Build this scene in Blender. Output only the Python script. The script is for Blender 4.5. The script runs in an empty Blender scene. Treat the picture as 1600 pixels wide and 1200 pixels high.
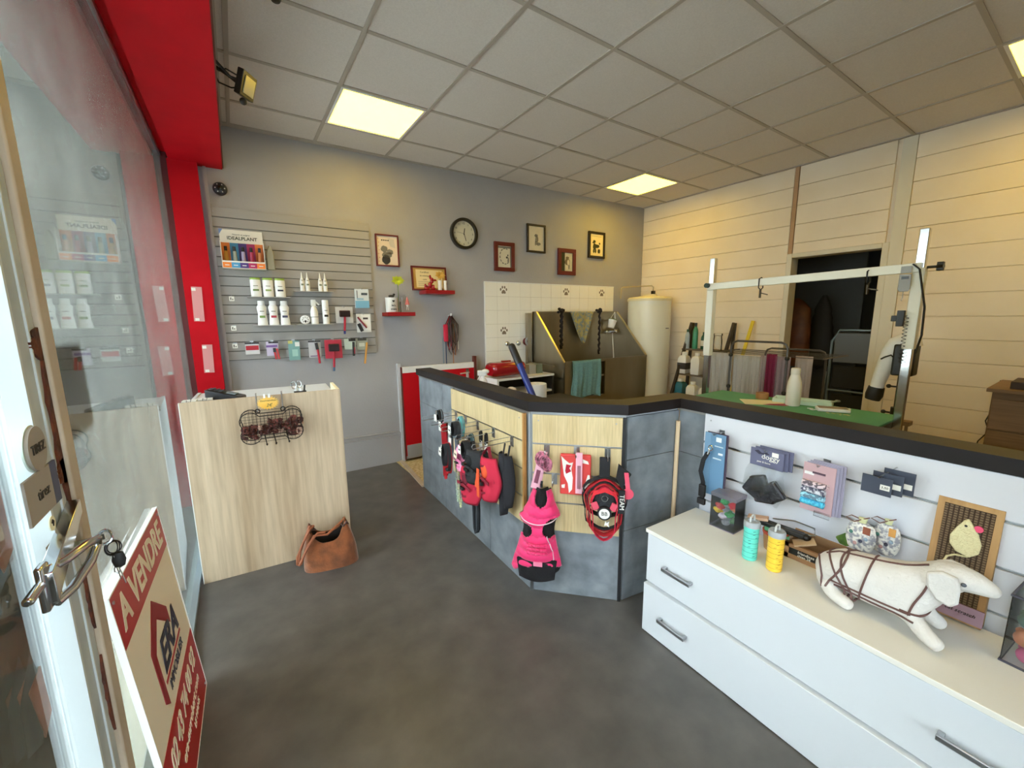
import bpy, bmesh, math, random
from mathutils import Vector, Matrix, Euler
from mathutils.bvhtree import BVHTree
random.seed(7)
PI = math.pi
SC = bpy.context.scene
COL = SC.collection

# ------------------------------------------------------------------ camera, world, exposure
cam = bpy.data.cameras.new('camera'); camo = bpy.data.objects.new('camera', cam); COL.objects.link(camo)
SC.camera = camo
FPX = 638.88
cam.sensor_fit = 'HORIZONTAL'; cam.sensor_width = 36.0; cam.lens = FPX / 1600 * 36.0
cam.clip_start = 0.02; cam.clip_end = 200
yaw, pitch, roll = 0.589919, -0.162586, -0.010086
fw = Vector((math.sin(yaw)*math.cos(pitch), math.cos(yaw)*math.cos(pitch), math.sin(pitch)))
rt = Vector((math.cos(yaw), -math.sin(yaw), 0)); upv = rt.cross(fw)
r2 = rt*math.cos(roll) + upv*math.sin(roll); u2 = upv*math.cos(roll) - rt*math.sin(roll)
camo.matrix_world = Matrix(((r2.x, u2.x, -fw.x, -0.70976), (r2.y, u2.y, -fw.y, -3.59695), (r2.z, u2.z, -fw.z, 1.46985), (0, 0, 0, 1)))

SC.view_settings.view_transform = 'Standard'; SC.view_settings.look = 'None'
SC.view_settings.gamma = 1.0; SC.view_settings.use_curve_mapping = False
SC.view_settings.exposure = 0.45
DAY = 17.0          # overcast sky radiance
LAMP = 10.0         # ceiling panel radiance
world = bpy.data.worlds.new('overcast_sky'); SC.world = world; world.use_nodes = True
wn = world.node_tree; wn.nodes.clear()
wo = wn.nodes.new('ShaderNodeOutputWorld'); wb = wn.nodes.new('ShaderNodeBackground')
wb.inputs['Color'].default_value = (0.82, 0.885, 1.0, 1); wb.inputs['Strength'].default_value = DAY
wn.links.new(wb.outputs[0], wo.inputs[0])

# ------------------------------------------------------------------ materials
def lin(c):
    c = c/255.0
    return c/12.92 if c <= 0.04045 else ((c+0.055)/1.055)**2.4
def rgb(c): return (lin(c[0]), lin(c[1]), lin(c[2]), 1)
MATS = {}
def mat(name, c, rough=0.5, metal=0.0, c2=None, vscale=8.0, bump=0.0, bscale=60.0, stretch=(1,1,1), detail=4.0, contrast=0.35, emit=0.0, coat=0.0, alpha=None, sheen=0.0):
    if name in MATS: return MATS[name]
    m = bpy.data.materials.new(name); m.use_nodes = True; MATS[name] = m
    nt = m.node_tree; N = nt.nodes; L = nt.links
    b = N['Principled BSDF']
    b.inputs['Base Color'].default_value = rgb(c); b.inputs['Roughness'].default_value = rough; b.inputs['Metallic'].default_value = metal
    if coat: b.inputs['Coat Weight'].default_value = coat; b.inputs['Coat Roughness'].default_value = 0.1
    if sheen: b.inputs['Sheen Weight'].default_value = sheen
    if c2 is not None or bump:
        tc = N.new('ShaderNodeTexCoord'); mp = N.new('ShaderNodeMapping'); mp.inputs['Scale'].default_value = stretch
        L.new(tc.outputs['Object'], mp.inputs['Vector'])
    if c2 is not None:
        nz = N.new('ShaderNodeTexNoise'); nz.inputs['Scale'].default_value = vscale; nz.inputs['Detail'].default_value = detail
        L.new(mp.outputs[0], nz.inputs['Vector'])
        cr = N.new('ShaderNodeValToRGB'); cr.color_ramp.elements[0].position = 0.5-contrast/2; cr.color_ramp.elements[1].position = 0.5+contrast/2
        cr.color_ramp.elements[0].color = rgb(c); cr.color_ramp.elements[1].color = rgb(c2)
        L.new(nz.outputs['Fac'], cr.inputs[0]); L.new(cr.outputs[0], b.inputs['Base Color'])
    if bump:
        n2 = N.new('ShaderNodeTexNoise'); n2.inputs['Scale'].default_value = bscale; n2.inputs['Detail'].default_value = 3
        L.new(mp.outputs[0], n2.inputs['Vector'])
        bp = N.new('ShaderNodeBump'); bp.inputs['Strength'].default_value = bump; bp.inputs['Distance'].default_value = 0.01
        L.new(n2.outputs['Fac'], bp.inputs['Height']); L.new(bp.outputs[0], b.inputs['Normal'])
    if emit:
        b.inputs['Emission Color'].default_value = rgb(c); b.inputs['Emission Strength'].default_value = emit
    return m
def wood(name, c, c2, axis='z', scale=14.0, rough=0.5, dark=None):
    """grain stretched along the named local axis"""
    st = {'x': (0.06, 1, 1), 'y': (1, 0.06, 1), 'z': (1, 1, 0.06)}[axis]
    if name in MATS: return MATS[name]
    m = mat(name, c, rough, c2=c2, vscale=scale, stretch=st, detail=8, contrast=0.45)
    nt = m.node_tree; N = nt.nodes; L = nt.links; b = N['Principled BSDF']
    cr = [n for n in N if n.type == 'VALTORGB'][0]; mp = [n for n in N if n.type == 'MAPPING'][0]
    nz = [n for n in N if n.type == 'TEX_NOISE'][0]; nz.inputs['Distortion'].default_value = 0.6
    f = N.new('ShaderNodeTexNoise'); f.inputs['Scale'].default_value = scale*7; f.inputs['Detail'].default_value = 5
    L.new(mp.outputs[0], f.inputs['Vector'])
    mx = N.new('ShaderNodeMix'); mx.data_type = 'RGBA'; mx.blend_type = 'MULTIPLY'; mx.inputs[0].default_value = 0.35
    r = N.new('ShaderNodeValToRGB'); r.color_ramp.elements[0].color = (0.45, 0.42, 0.38, 1); r.color_ramp.elements[0].position = 0.35; r.color_ramp.elements[1].position = 0.6
    L.new(f.outputs['Fac'], r.inputs[0]); L.new(cr.outputs[0], mx.inputs[6]); L.new(r.outputs[0], mx.inputs[7])
    L.new(mx.outputs[2], b.inputs['Base Color'])
    return m
def clear(name, tint=(235, 240, 238), refl=1.45, opac=0.0, rough=0.02, base=(200, 205, 205), smudge=0.0):
    """pane / plastic film: light passes straight, Fresnel reflection on top, a little dust"""
    if name in MATS: return MATS[name]
    m = bpy.data.materials.new(name); m.use_nodes = True; MATS[name] = m
    nt = m.node_tree; N = nt.nodes; L = nt.links; N.remove(N['Principled BSDF']); out = N['Material Output']
    t = N.new('ShaderNodeBsdfTransparent'); t.inputs[0].default_value = rgb(tint)
    g = N.new('ShaderNodeBsdfGlossy'); g.inputs['Roughness'].default_value = rough
    d0 = N.new('ShaderNodeBsdfDiffuse'); d0.inputs[0].default_value = rgb(base); d1 = N.new('ShaderNodeBsdfTranslucent'); d1.inputs[0].default_value = rgb(base)
    d = N.new('ShaderNodeMixShader'); d.inputs[0].default_value = 0.5; L.new(d0.outputs[0], d.inputs[1]); L.new(d1.outputs[0], d.inputs[2])
    fr = N.new('ShaderNodeFresnel'); fr.inputs[0].default_value = refl
    m1 = N.new('ShaderNodeMixShader'); m1.inputs[0].default_value = opac
    if smudge:
        tc = N.new('ShaderNodeTexCoord'); nz = N.new('ShaderNodeTexNoise'); nz.inputs['Scale'].default_value = 5; nz.inputs['Detail'].default_value = 9; nz.inputs['Roughness'].default_value = 0.7
        L.new(tc.outputs['Object'], nz.inputs['Vector'])
        mr = N.new('ShaderNodeMapRange'); mr.inputs[1].default_value = 0.4; mr.inputs[2].default_value = 0.75; mr.inputs[3].default_value = opac; mr.inputs[4].default_value = opac+smudge
        L.new(nz.outputs['Fac'], mr.inputs[0]); L.new(mr.outputs[0], m1.inputs[0])
    L.new(t.outputs[0], m1.inputs[1]); L.new(d.outputs[0], m1.inputs[2])
    m2 = N.new('ShaderNodeMixShader'); L.new(fr.outputs[0], m2.inputs[0]); L.new(m1.outputs[0], m2.inputs[1]); L.new(g.outputs[0], m2.inputs[2])
    L.new(m2.outputs[0], out.inputs[0])
    return m
def plain(c, rough=0.5, metal=0.0):
    return mat('paint_%d_%d_%d_%d_%d' % (c[0], c[1], c[2], int(rough*100), int(metal*100)), c, rough, metal)

BLACK = mat('black_plastic', (24, 24, 26), 0.45)
WHITE = mat('white_plastic', (232, 232, 230), 0.4)
CHROME = mat('chrome', (205, 208, 212), 0.16, 1.0)
STEEL = mat('brushed_steel', (166, 156, 138), 0.34, 0.9, c2=(154, 144, 126), vscale=5, stretch=(1, 1, .3))
ZINC = mat('galvanised_wire', (170, 172, 175), 0.3, 1.0)
RED = mat('red_paint', (190, 12, 28), 0.6, c2=(176, 10, 24), vscale=4)
RED.node_tree.nodes['Principled BSDF'].inputs['Specular IOR Level'].default_value = 0.12
SHELFRED = mat('red_lacquer', (150, 14, 22), 0.35)
PAPER = mat('white_paper', (226, 224, 216), 0.8)
BLKFAB = mat('black_webbing', (26, 26, 30), 0.85, bump=0.3, bscale=400)
REDFAB = mat('red_webbing', (176, 22, 34), 0.8, bump=0.3, bscale=400)
CRIMFAB = mat('crimson_mesh', (196, 30, 62), 0.8, bump=0.4, bscale=500)
PINKFAB = mat('pink_fabric', (236, 150, 184), 0.8, bump=0.3, bscale=400)
GREYFAB = mat('grey_blue_fabric', (120, 138, 152), 0.8, bump=0.3, bscale=400)
TEALFAB = mat('teal_fabric', (96, 178, 188), 0.8, bump=0.3, bscale=400)
ORANGE = mat('orange_webbing', (222, 84, 40), 0.7, bump=0.2, bscale=400)
FILM = clear('clear_film', (245, 247, 247), 1.4, 0.06, 0.12)
CLEARP = clear('clear_plastic', (250, 252, 253), 1.3, 0.03, 0.06)

# ------------------------------------------------------------------ mesh builder
class MB:
    def __init__(s): s.v = []; s.f = []; s.m = []; s.cur = 0
    def add(s, vs, fs, mi=None):
        o = len(s.v); s.v += [tuple(v) for v in vs]
        for f in fs: s.f.append([i+o for i in f]); s.m.append(s.cur if mi is None else mi)
        return s
    def box(s, x0, x1, y0, y1, z0, z1, mi=None, M=None):
        vs = [(x, y, z) for z in (z0, z1) for y in (y0, y1) for x in (x0, x1)]
        if M is not None: vs = [tuple(M @ Vector(v)) for v in vs]
        return s.add(vs, [(0, 2, 3, 1), (4, 5, 7, 6), (0, 1, 5, 4), (2, 6, 7, 3), (0, 4, 6, 2), (1, 3, 7, 5)], mi)
    def bar(s, a, b, w, t, up=(0, 0, 1), mi=None):
        a, b = Vector(a), Vector(b); d = (b-a).normalized(); n = d.cross(Vector(up))
        if n.length < 1e-5: n = d.cross(Vector((0, 1, 0)))
        n.normalize(); u = n.cross(d)
        vs = [tuple(p + n*i*w/2 + u*j*t/2) for p in (a, b) for j in (-1, 1) for i in (-1, 1)]
        return s.add(vs, [(0, 2, 3, 1), (4, 5, 7, 6), (0, 1, 5, 4), (2, 6, 7, 3), (0, 4, 6, 2), (1, 3, 7, 5)], mi)
    def cyl(s, a, b, r0, r1=None, seg=16, mi=None, caps=True):
        if r1 is None: r1 = r0
        a, b = Vector(a), Vector(b); d = (b-a).normalized()
        n = d.orthogonal().normalized(); u = d.cross(n)
        vs = []
        for p, r in ((a, r0), (b, r1)):
            for i in range(seg):
                t = 2*PI*i/seg; vs.append(tuple(p + n*math.cos(t)*r + u*math.sin(t)*r))
        fs = [(i, (i+1) % seg, seg+(i+1) % seg, seg+i) for i in range(seg)]
        if caps: fs += [tuple(range(seg))[::-1], tuple(range(seg, 2*seg))]
        return s.add(vs, fs, mi)
    def tube(s, pts, r, seg=8, closed=False, mi=None, rs=None):
        pts = [Vector(p) for p in pts]; n = len(pts); vs = []; ref = None
        for i, p in enumerate(pts):
            a = pts[(i-1) % n] if (closed or i > 0) else p; b = pts[(i+1) % n] if (closed or i < n-1) else p
            d = (b-a)
            d = d.normalized() if d.length > 1e-9 else Vector((0, 0, 1))
            if ref is None: ref = d.orthogonal().normalized()
            ref = (ref - d*ref.dot(d)); ref = ref.normalized() if ref.length > 1e-6 else d.orthogonal().normalized()
            u = d.cross(ref); rr = rs[i] if rs else r
            for k in range(seg):
                t = 2*PI*k/seg; vs.append(tuple(p + ref*math.cos(t)*rr + u*math.sin(t)*rr))
        fs = []
        for i in range(n if closed else n-1):
            j = (i+1) % n
            for k in range(seg):
                k2 = (k+1) % seg; fs.append((i*seg+k, i*seg+k2, j*seg+k2, j*seg+k))
        if not closed: fs += [tuple(range(seg))[::-1], tuple(range((n-1)*seg, n*seg))]
        return s.add(vs, fs, mi)
    def ribbon(s, pts, wd, w, t=0.002, closed=False, mi=None):
        """flat strap along pts, width along wd"""
        pts = [Vector(p) for p in pts]; wd = Vector(wd).normalized(); n = len(pts); vs = []
        for i, p in enumerate(pts):
            a = pts[(i-1) % n] if (closed or i > 0) else p; b = pts[(i+1) % n] if (closed or i < n-1) else p
            d = (b-a); d = d.normalized() if d.length > 1e-9 else Vector((0, 0, 1))
            nn = d.cross(wd); nn = nn.normalized() if nn.length > 1e-6 else Vector((0, 1, 0))
            for (i1, j1) in ((-1, -1), (1, -1), (1, 1), (-1, 1)): vs.append(tuple(p + wd*i1*w/2 + nn*j1*t/2))
        fs = []
        for i in range(n if closed else n-1):
            j = (i+1) % n
            for k in range(4):
                k2 = (k+1) % 4; fs.append((i*4+k, i*4+k2, j*4+k2, j*4+k))
        if not closed: fs += [(3, 2, 1, 0), tuple(range((n-1)*4, n*4))]
        return s.add(vs, fs, mi)
    def lathe(s, prof, c=(0, 0, 0), seg=24, mi=None, sx=1, sy=1, caps=True):
        vs = []; n = len(prof)
        for r, z in prof:
            for k in range(seg):
                t = 2*PI*k/seg; vs.append((c[0]+r*math.cos(t)*sx, c[1]+r*math.sin(t)*sy, c[2]+z))
        fs = [(i*seg+k, i*seg+(k+1) % seg, (i+1)*seg+(k+1) % seg, (i+1)*seg+k) for i in range(n-1) for k in range(seg)]
        if caps:
            fs += [tuple(range(seg))[::-1], tuple(range((n-1)*seg, n*seg))]
        return s.add(vs, fs, mi)
    def prism(s, poly, y0, y1, mi=None, axis='y'):
        """poly in xz extruded over y (axis y), or in xy extruded over z (axis z)"""
        n = len(poly)
        if axis == 'y': vs = [(a, y0, b) for a, b in poly] + [(a, y1, b) for a, b in poly]
        elif axis == 'z': vs = [(a, b, y0) for a, b in poly] + [(a, b, y1) for a, b in poly]
        else: vs = [(y0, a, b) for a, b in poly] + [(y1, a, b) for a, b in poly]
        fs = [(i, (i+1) % n, n+(i+1) % n, n+i) for i in range(n)] + [tuple(range(n))[::-1], tuple(range(n, 2*n))]
        return s.add(vs, fs, mi)
    def ball(s, c, r, seg=12, rings=8, mi=None):
        rx, ry, rz = (r, r, r) if isinstance(r, (int, float)) else r
        vs = [(c[0], c[1], c[2]-rz)]
        for i in range(1, rings):
            p = -PI/2 + PI*i/rings
            for k in range(seg):
                t = 2*PI*k/seg; vs.append((c[0]+rx*math.cos(p)*math.cos(t), c[1]+ry*math.cos(p)*math.sin(t), c[2]+rz*math.sin(p)))
        vs.append((c[0], c[1], c[2]+rz)); e = len(vs)-1
        fs = [(0, 1+(k+1) % seg, 1+k) for k in range(seg)]
        for i in range(rings-2):
            for k in range(seg): fs.append((1+i*seg+k, 1+i*seg+(k+1) % seg, 1+(i+1)*seg+(k+1) % seg, 1+(i+1)*seg+k))
        b = 1+(rings-2)*seg
        fs += [(b+k, b+(k+1) % seg, e) for k in range(seg)]
        return s.add(vs, fs, mi)
    def grid(s, fn, nu, nv, mi=None, thick=None):
        vs = [tuple(fn(i/nu, j/nv)) for j in range(nv+1) for i in range(nu+1)]
        w = nu+1
        fs = [(j*w+i, j*w+i+1, (j+1)*w+i+1, (j+1)*w+i) for j in range(nv) for i in range(nu)]
        return s.add(vs, fs, mi)
    def mesh(s, name, mats):
        me = bpy.data.meshes.new(name); me.from_pydata(s.v, [], s.f)
        ms = mats if isinstance(mats, (list, tuple)) else [mats]
        for m in ms: me.materials.append(m)
        if len(ms) > 1: me.polygons.foreach_set('material_index', s.m)
        bm = bmesh.new(); bm.from_mesh(me); bmesh.ops.recalc_face_normals(bm, faces=bm.faces); bm.to_mesh(me); bm.free()
        me.polygons.foreach_set('use_smooth', [True]*len(me.polygons)); me.set_sharp_from_angle(angle=math.radians(35))
        me.update(); return me
def ob(name, mb, mats, parent=None, loc=None, rot=None, label=None, bevel=0, solid=0, sub=0):
    me = mb.mesh(name, mats) if isinstance(mb, MB) else mb
    o = bpy.data.objects.new(name, me); COL.objects.link(o)
    if parent is not None: o.parent = parent
    if loc is not None: o.location = loc
    if rot is not None: o.rotation_euler = rot
    if label: o['label'] = label
    if solid:
        m = o.modifiers.new('solid', 'SOLIDIFY'); m.thickness = solid; m.offset = 0
    if sub:
        m = o.modifiers.new('sub', 'SUBSURF'); m.levels = sub; m.render_levels = sub
    if bevel:
        m = o.modifiers.new('bevel', 'BEVEL'); m.width = bevel; m.segments = 2; m.limit_method = 'ANGLE'; m.angle_limit = math.radians(40)
    return o
def tag(o, label, cat, group=None):
    o['label'] = label; o['category'] = cat
    if group: o['group'] = group
    return o
def thing(name, label, cat, loc=(0, 0, 0), rz=0.0, group=None, rot=None):
    o = bpy.data.objects.new(name, None); COL.objects.link(o); o.empty_display_size = 0.05
    o.location = loc; o.rotation_euler = rot if rot is not None else (0, 0, rz)
    return tag(o, label, cat, group)
def struct(name, mb, mats, parent=None, **k):
    o = ob(name, mb, mats, parent, **k)
    if parent is None: o['kind'] = 'structure'
    return o
def sroot(name, loc=(0, 0, 0), rz=0.0):
    o = bpy.data.objects.new(name, None); COL.objects.link(o); o.location = loc; o.rotation_euler = (0, 0, rz); o['kind'] = 'structure'; return o
def copy_tree(o, parent=None, label=None):
    c = o.copy(); COL.objects.link(c); c.parent = parent
    if label: c['label'] = label
    for ch in o.children: copy_tree(ch, c)
    return c
class Frame:
    """vertical plane: s along it, out = towards the room, z up"""
    def __init__(f, a, b):
        f.a = Vector((a[0], a[1], 0)); d = Vector((b[0]-a[0], b[1]-a[1], 0)); f.len = d.length; f.d = d.normalized()
        f.n = Vector((f.d.y, -f.d.x, 0)); f.rz = math.atan2(f.d.y, f.d.x)
    def w(f, s, out, z): return f.a + f.d*s + f.n*out + Vector((0, 0, z))
def fthing(F, name, label, cat, s, out, z, group=None, drz=0): return thing(name, label, cat, F.w(s, out, z), F.rz+drz, group)
def text(s, size, m, parent, loc=(0, 0, 0), rot=(PI/2, 0, 0), ext=0.0006, align='CENTER', name='lettering', sx=1.0, bold=0.0, shear=0.0, mirror=False, label=None):
    cu = bpy.data.curves.new('txt', 'FONT'); cu.body = s; cu.size = size; cu.extrude = ext; cu.align_x = align; cu.align_y = 'CENTER'; cu.offset = bold; cu.shear = shear; cu.resolution_u = 3
    t = bpy.data.objects.new('txt', cu); COL.objects.link(t)
    me = bpy.data.meshes.new_from_object(t.evaluated_get(bpy.context.evaluated_depsgraph_get()))
    bpy.data.objects.remove(t); bpy.data.curves.remove(cu)
    k = -sx if mirror else sx
    me.transform(Matrix.Diagonal((k, 1, 1, 1)))
    me.materials.clear(); me.materials.append(m); me.name = name
    o = bpy.data.objects.new(name, me); COL.objects.link(o); o.parent = parent; o.location = loc; o.rotation_euler = rot
    if label: o['label'] = label
    return o
def circle(cx, cz, r, n=20, a0=0, a1=2*PI): return [(cx+r*math.cos(a0+(a1-a0)*i/n), cz+r*math.sin(a0+(a1-a0)*i/n)) for i in range(n if abs(a1-a0-2*PI) < 1e-6 else n+1)]

# frames of the walls and counter faces
BW = Frame((0, 0.465), (4.2, 0.362))
def by(x): return 0.465-0.0245*x
K0, K1, K2, K3, K4 = (.538, -.317), (.494, -1.967), (.818, -2.305), (1.17, -2.355), (1.14, -3.95)
F01, F12, F23, F34 = Frame(K0, K1), Frame(K1, K2), Frame(K2, K3), Frame(K3, K4)
RW = Frame((4.18, 0.36), (4.18, -5.2))
HC = 2.94
GX = -1.04
# ================================================================== THE SETTING
VINYL = mat('grey_vinyl_floor', (70, 68, 66), 0.40, c2=(102, 98, 94), vscale=7, detail=12, contrast=0.6, bump=0.05, bscale=120)
PENF = mat('speckled_tan_floor', (176, 150, 96), 0.5, c2=(205, 186, 140), vscale=40, contrast=0.2)
WALLP = mat('grey_wall_paint', (160, 157, 158), 0.7, c2=(165, 162, 162), vscale=3, bump=0.12, bscale=45)
CREAM = mat('cream_board_paint', (236, 222, 202), 0.4, c2=(230, 214, 190), vscale=2.5, bump=0.05, bscale=30)
TILEC = mat('ceiling_tile_mineral', (216, 208, 200), 0.9, c2=(208, 200, 192), vscale=120, bump=0.15, bscale=250)
GRIDM = mat('ceiling_grid_metal', (172, 162, 150), 0.5)
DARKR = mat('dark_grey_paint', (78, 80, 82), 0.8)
SHOPM = mat('shopfront_metal', (186, 194, 197), 0.45, 0.0, c2=(160, 170, 176), vscale=9)
BEIGE = mat('beige_chipped_paint', (190, 174, 154), 0.5, c2=(168, 152, 132), vscale=7)
RUST = mat('rust', (110, 52, 22), 0.9, c2=(60, 34, 34), vscale=30, bump=0.5, bscale=80)
GLASS = clear('shop_glass', (238, 242, 240), 1.36, 0.20, 0.02, base=(212, 220, 212), smudge=0.2)

# floors
b = MB(); b.box(-1.1, 4.3, -5.3, 0.6, -0.12, 0); struct('floor', b, VINYL)
b = MB(); b.prism([(.54, .449), (.55, -.31), (.51, -1.96), (.83, -2.29), (1.18, -2.34), (1.16, -5.2), (4.17, -5.2), (4.17, .362)], 0.0005, 0.004, axis='z'); struct('floor', b, PENF)
b = MB(); b.box(0, .775, -.02, .02, 0.0005, .012); struct('trim_1', b, BEIGE, loc=(.592, .447, 0), rot=(0, 0, -PI/2-.07))
# back wall with plinth and pipe
b = MB(); b.box(-1.12, 4.4, 0, .15, 0, HC+.1); struct('wall_back', b, WALLP, loc=BW.a, rot=(0, 0, BW.rz))
b = MB(); b.box(-.79, .60, -.02, 0, 0, .285); b2 = struct('baseboard_back', b, WALLP, loc=BW.a, rot=(0, 0, BW.rz))
b = MB(); b.tube([(-.78, -.03, .345), (.55, -.03, .325), (.585, -.03, .32), (.60, -.03, .29), (.585, -.03, .275)], .009, 8); ob('pipe', b, WALLP, b2)
b = MB(); b.box(-.795, -.775, -.03, 0, 0, HC); struct('trim_2', b, WALLP, loc=BW.a, rot=(0, 0, BW.rz))
# door post beside the gate
b = MB(); b.box(.60, .628, -.05, 0, 0, 1.02); struct('trim_3', b, mat('pale_grey_paint', (190, 190, 190), .5), loc=BW.a, rot=(0, 0, BW.rz))

# right wall: cream boards around a doorway
wr = sroot('wall_right', (4.18, 0, 0))
b = MB(); b.box(.02, .12, -1.52, .36, 0, HC+.1); b.box(.02, .12, -2.36, -1.52, 2.06, HC+.1); b.box(.02, .12, -5.3, -2.36, 0, HC+.1); ob('wall_core', b, CREAM, wr)
zs = [0.0] + [.126+.1875*k for k in range(15)] + [HC]
def boards(y0, y1, zlo=0.0, jit=0):
    for i in range(len(zs)-1):
        a, c = max(zs[i], zlo), zs[i+1]
        if c-a < .02: continue
        o = random.uniform(0, .0012)
        q = MB(); q.box(-o, .02, y0+.001, y1-.001, a+.0015, c-.0015)
        ob('board', q, CREAM, wr, bevel=.0025)
boards(-1.515, .358); boards(-2.30, -1.56, 2.085); boards(-5.2, -2.43)
b = MB(); b.box(-.006, .02, -1.556, -1.52, 2.05, HC); ob('joint_strip', b, mat('brown_strip', (176, 140, 104), .5), wr)
b = MB(); b.box(-.012, .02, -2.43, -2.335, 0, HC-.005); ob('cover_strip', b, WHITE if False else mat('off_white_gloss', (216, 208, 190), .35), wr)
OFFW = MATS['off_white_gloss']
d1 = sroot('door_2', (4.18, 0, 0))
b = MB(); b.box(-.012, .14, -1.565, -1.515, 0, 2.09); ob('door_frame', b, OFFW, d1, bevel=.004)
b = MB(); b.box(-.012, .14, -2.335, -2.285, 0, 2.09); ob('door_frame', b, OFFW, d1, bevel=.004)
b = MB(); b.box(-.012, .14, -2.285, -1.565, 2.045, 2.09); ob('door_frame', b, OFFW, d1, bevel=.004)
# dark store room behind the doorway
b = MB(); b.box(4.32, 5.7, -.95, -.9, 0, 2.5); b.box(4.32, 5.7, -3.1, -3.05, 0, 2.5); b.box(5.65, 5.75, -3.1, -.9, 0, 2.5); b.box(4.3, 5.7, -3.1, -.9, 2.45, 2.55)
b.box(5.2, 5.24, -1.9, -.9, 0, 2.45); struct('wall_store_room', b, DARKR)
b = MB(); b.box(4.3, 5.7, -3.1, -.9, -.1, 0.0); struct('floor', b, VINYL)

# ceiling: suspended grid, each mineral tile its own piece
ce = sroot('ceiling', (0, 0, HC))
b = MB(); b.box(-1.1, 4.3, -5.3, .6, .06, .16); ob('ceiling_slab', b, GRIDM, ce)
PANELS = [(0, 0), (5, 0), (0, 5), (5, 5)]
tile_cache = {}
for i in range(-2, 8):
    for j in range(-1, 9):
        x0, x1 = max(i*.6, -.66), min((i+1)*.6, 4.18); y1, y0 = min(-j*.6, .47), max(-(j+1)*.6, -5.2)
        if x1-x0 < .03 or y1-y0 < .03 or (i, j) in PANELS: continue
        k = (round(x1-x0, 3), round(y1-y0, 3))
        if k not in tile_cache:
            q = MB(); q.box(.001, k[0]-.001, .001, k[1]-.001, .004, .02); tile_cache[k] = q.mesh('ceiling_tile', TILEC)
        ob('ceiling_tile', tile_cache[k], None, ce, loc=(x0, y0, random.uniform(0, .0012)))
for i in range(-1, 7):
    q = MB(); q.box(i*.6-.012, i*.6+.012, -5.2, .45, -.002, .008); ob('grid_bar', q, GRIDM, ce)
for j in range(0, 9):
    q = MB(); q.box(-.66, 4.18, -j*.6-.012, -j*.6+.012, -.001, .0085); ob('grid_bar', q, GRIDM, ce)
q = MB(); q.box(-.66, -.64, -5.2, .45, -.012, .01); q.box(4.155, 4.18, -5.2, .36, -.003, .01); q.box(-.66, 4.18, .40, .47, .0, .0095); ob('edge_trim', q, GRIDM, ce)
PANEL = bpy.data.materials.new('led_panel_diffuser'); PANEL.use_nodes = True
pb = PANEL.node_tree.nodes['Principled BSDF']; pb.inputs['Base Color'].default_value = (.8, .8, .7, 1)
pb.inputs['Emission Color'].default_value = (1.0, .66, .04, 1); pb.inputs['Emission Strength'].default_value = LAMP
plab = {(0, 0): 'square warm yellow ceiling light panel above the grey slatwall', (5, 0): 'square warm yellow ceiling light panel near the water heater corner',
        (0, 5): 'square ceiling light panel overhead behind the camera side', (5, 5): 'square warm yellow ceiling light panel over the brown chest, cut by the picture edge'}
for (i, j) in PANELS:
    t = thing('ceiling_light_panel', plab[(i, j)], 'ceiling light', (i*.6+.3, -j*.6-.3, HC))
    q = MB()
    for a in ((-.29, .29, -.29, -.272), (-.29, .29, .272, .29), (-.29, -.272, -.272, .272), (.272, .29, -.272, .272)): q.box(*a, -.004, .014)
    ob('frame', q, WHITE, t)
    q = MB(); q.box(-.272, .272, -.272, .272, .002, .012); ob('diffuser', q, PANEL, t)

# shopfront wall on the left: sill, glass pane, stile, door, red beam and post
wl = sroot('wall_left', (GX, 0, 0))
b = MB(); b.box(-.05, .03, -2.38, .47, 0, .03); b.box(-.05, .03, -3.95, -3.46, 0, .03); ob('sill', b, mat('grey_sill', (128, 138, 142), .5), wl)
b = MB(); b.box(-.06, .05, -5.3, .6, 2.66, HC+.1); ob('upper_wall', b, RED, wl)
b = MB(); b.box(-.06, .05, -5.3, -3.95, 0, 2.66); ob('daylight_blocking_pier', b, WALLP, wl)  # added out of view to hold back daylight on the drawers and dog
b = MB(); b.box(.05, .37, -5.3, .475, 2.62, HC); ob('beam', b, RED, wl, label='red painted beam over the shop window')
b = MB(); b.box(.37, .378, -5.3, .475, 2.63, HC); ob('beam_edge', b, mat('brown_edge', (120, 78, 66), .6), wl)
b = MB(); b.box(.04, .215, .395, .49, 0, 2.62); ob('post', b, RED, wl, label='red painted post in the corner')
b = MB(); b.box(-.03, .04, .40, .49, 0, 2.66); ob('post_gasket', b, mat('dark_red_gasket', (84, 12, 18), .6), wl)
b = MB(); b.box(-.03, .012, -4.4, .40, 2.63, 2.66); ob('head_rail', b, ZINC, wl)
w1 = sroot('window_1', (GX, 0, 0))
b = MB(); b.box(-.004, .004, -2.468, .40, .03, 2.63); ob('pane', b, GLASS, w1)
w2 = sroot('window_2', (GX, 0, 0))
b = MB(); b.box(-.004, .004, -3.95, -3.47, .03, 2.63); ob('pane', b, GLASS, w2)
b = MB(); b.box(-.03, .03, -3.50, -3.44, 0, 2.63); ob('window_post', b, SHOPM, w2)
# fixed frame post between window and door (beige edge, chipped to rust)
b = MB(); b.box(-.03, .045, -2.515, -2.468, 0, 2.63); struct('trim_4', b, BEIGE, loc=(GX, 0, 0), bevel=.004)
random.seed(3)
q = MB()
for (z0, z1, w0) in ((.62, .80, .014), (.86, 1.0, .012), (1.10, 1.42, .022), (1.40, 1.46, .04), (1.17, 1.22, .045)):
    n = 14; L = []; R_ = []
    for k in range(n+1):
        z = z0+(z1-z0)*k/n; w = w0*(math.sin(PI*k/n)**.5)*random.uniform(.6, 1.1)+.001
        L.append((-2.5175, z)); R_.append((-2.5175-w, z))
    q.prism(L+R_[::-1], -1.004, -1.0005, axis='x')
rustb = q
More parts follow.
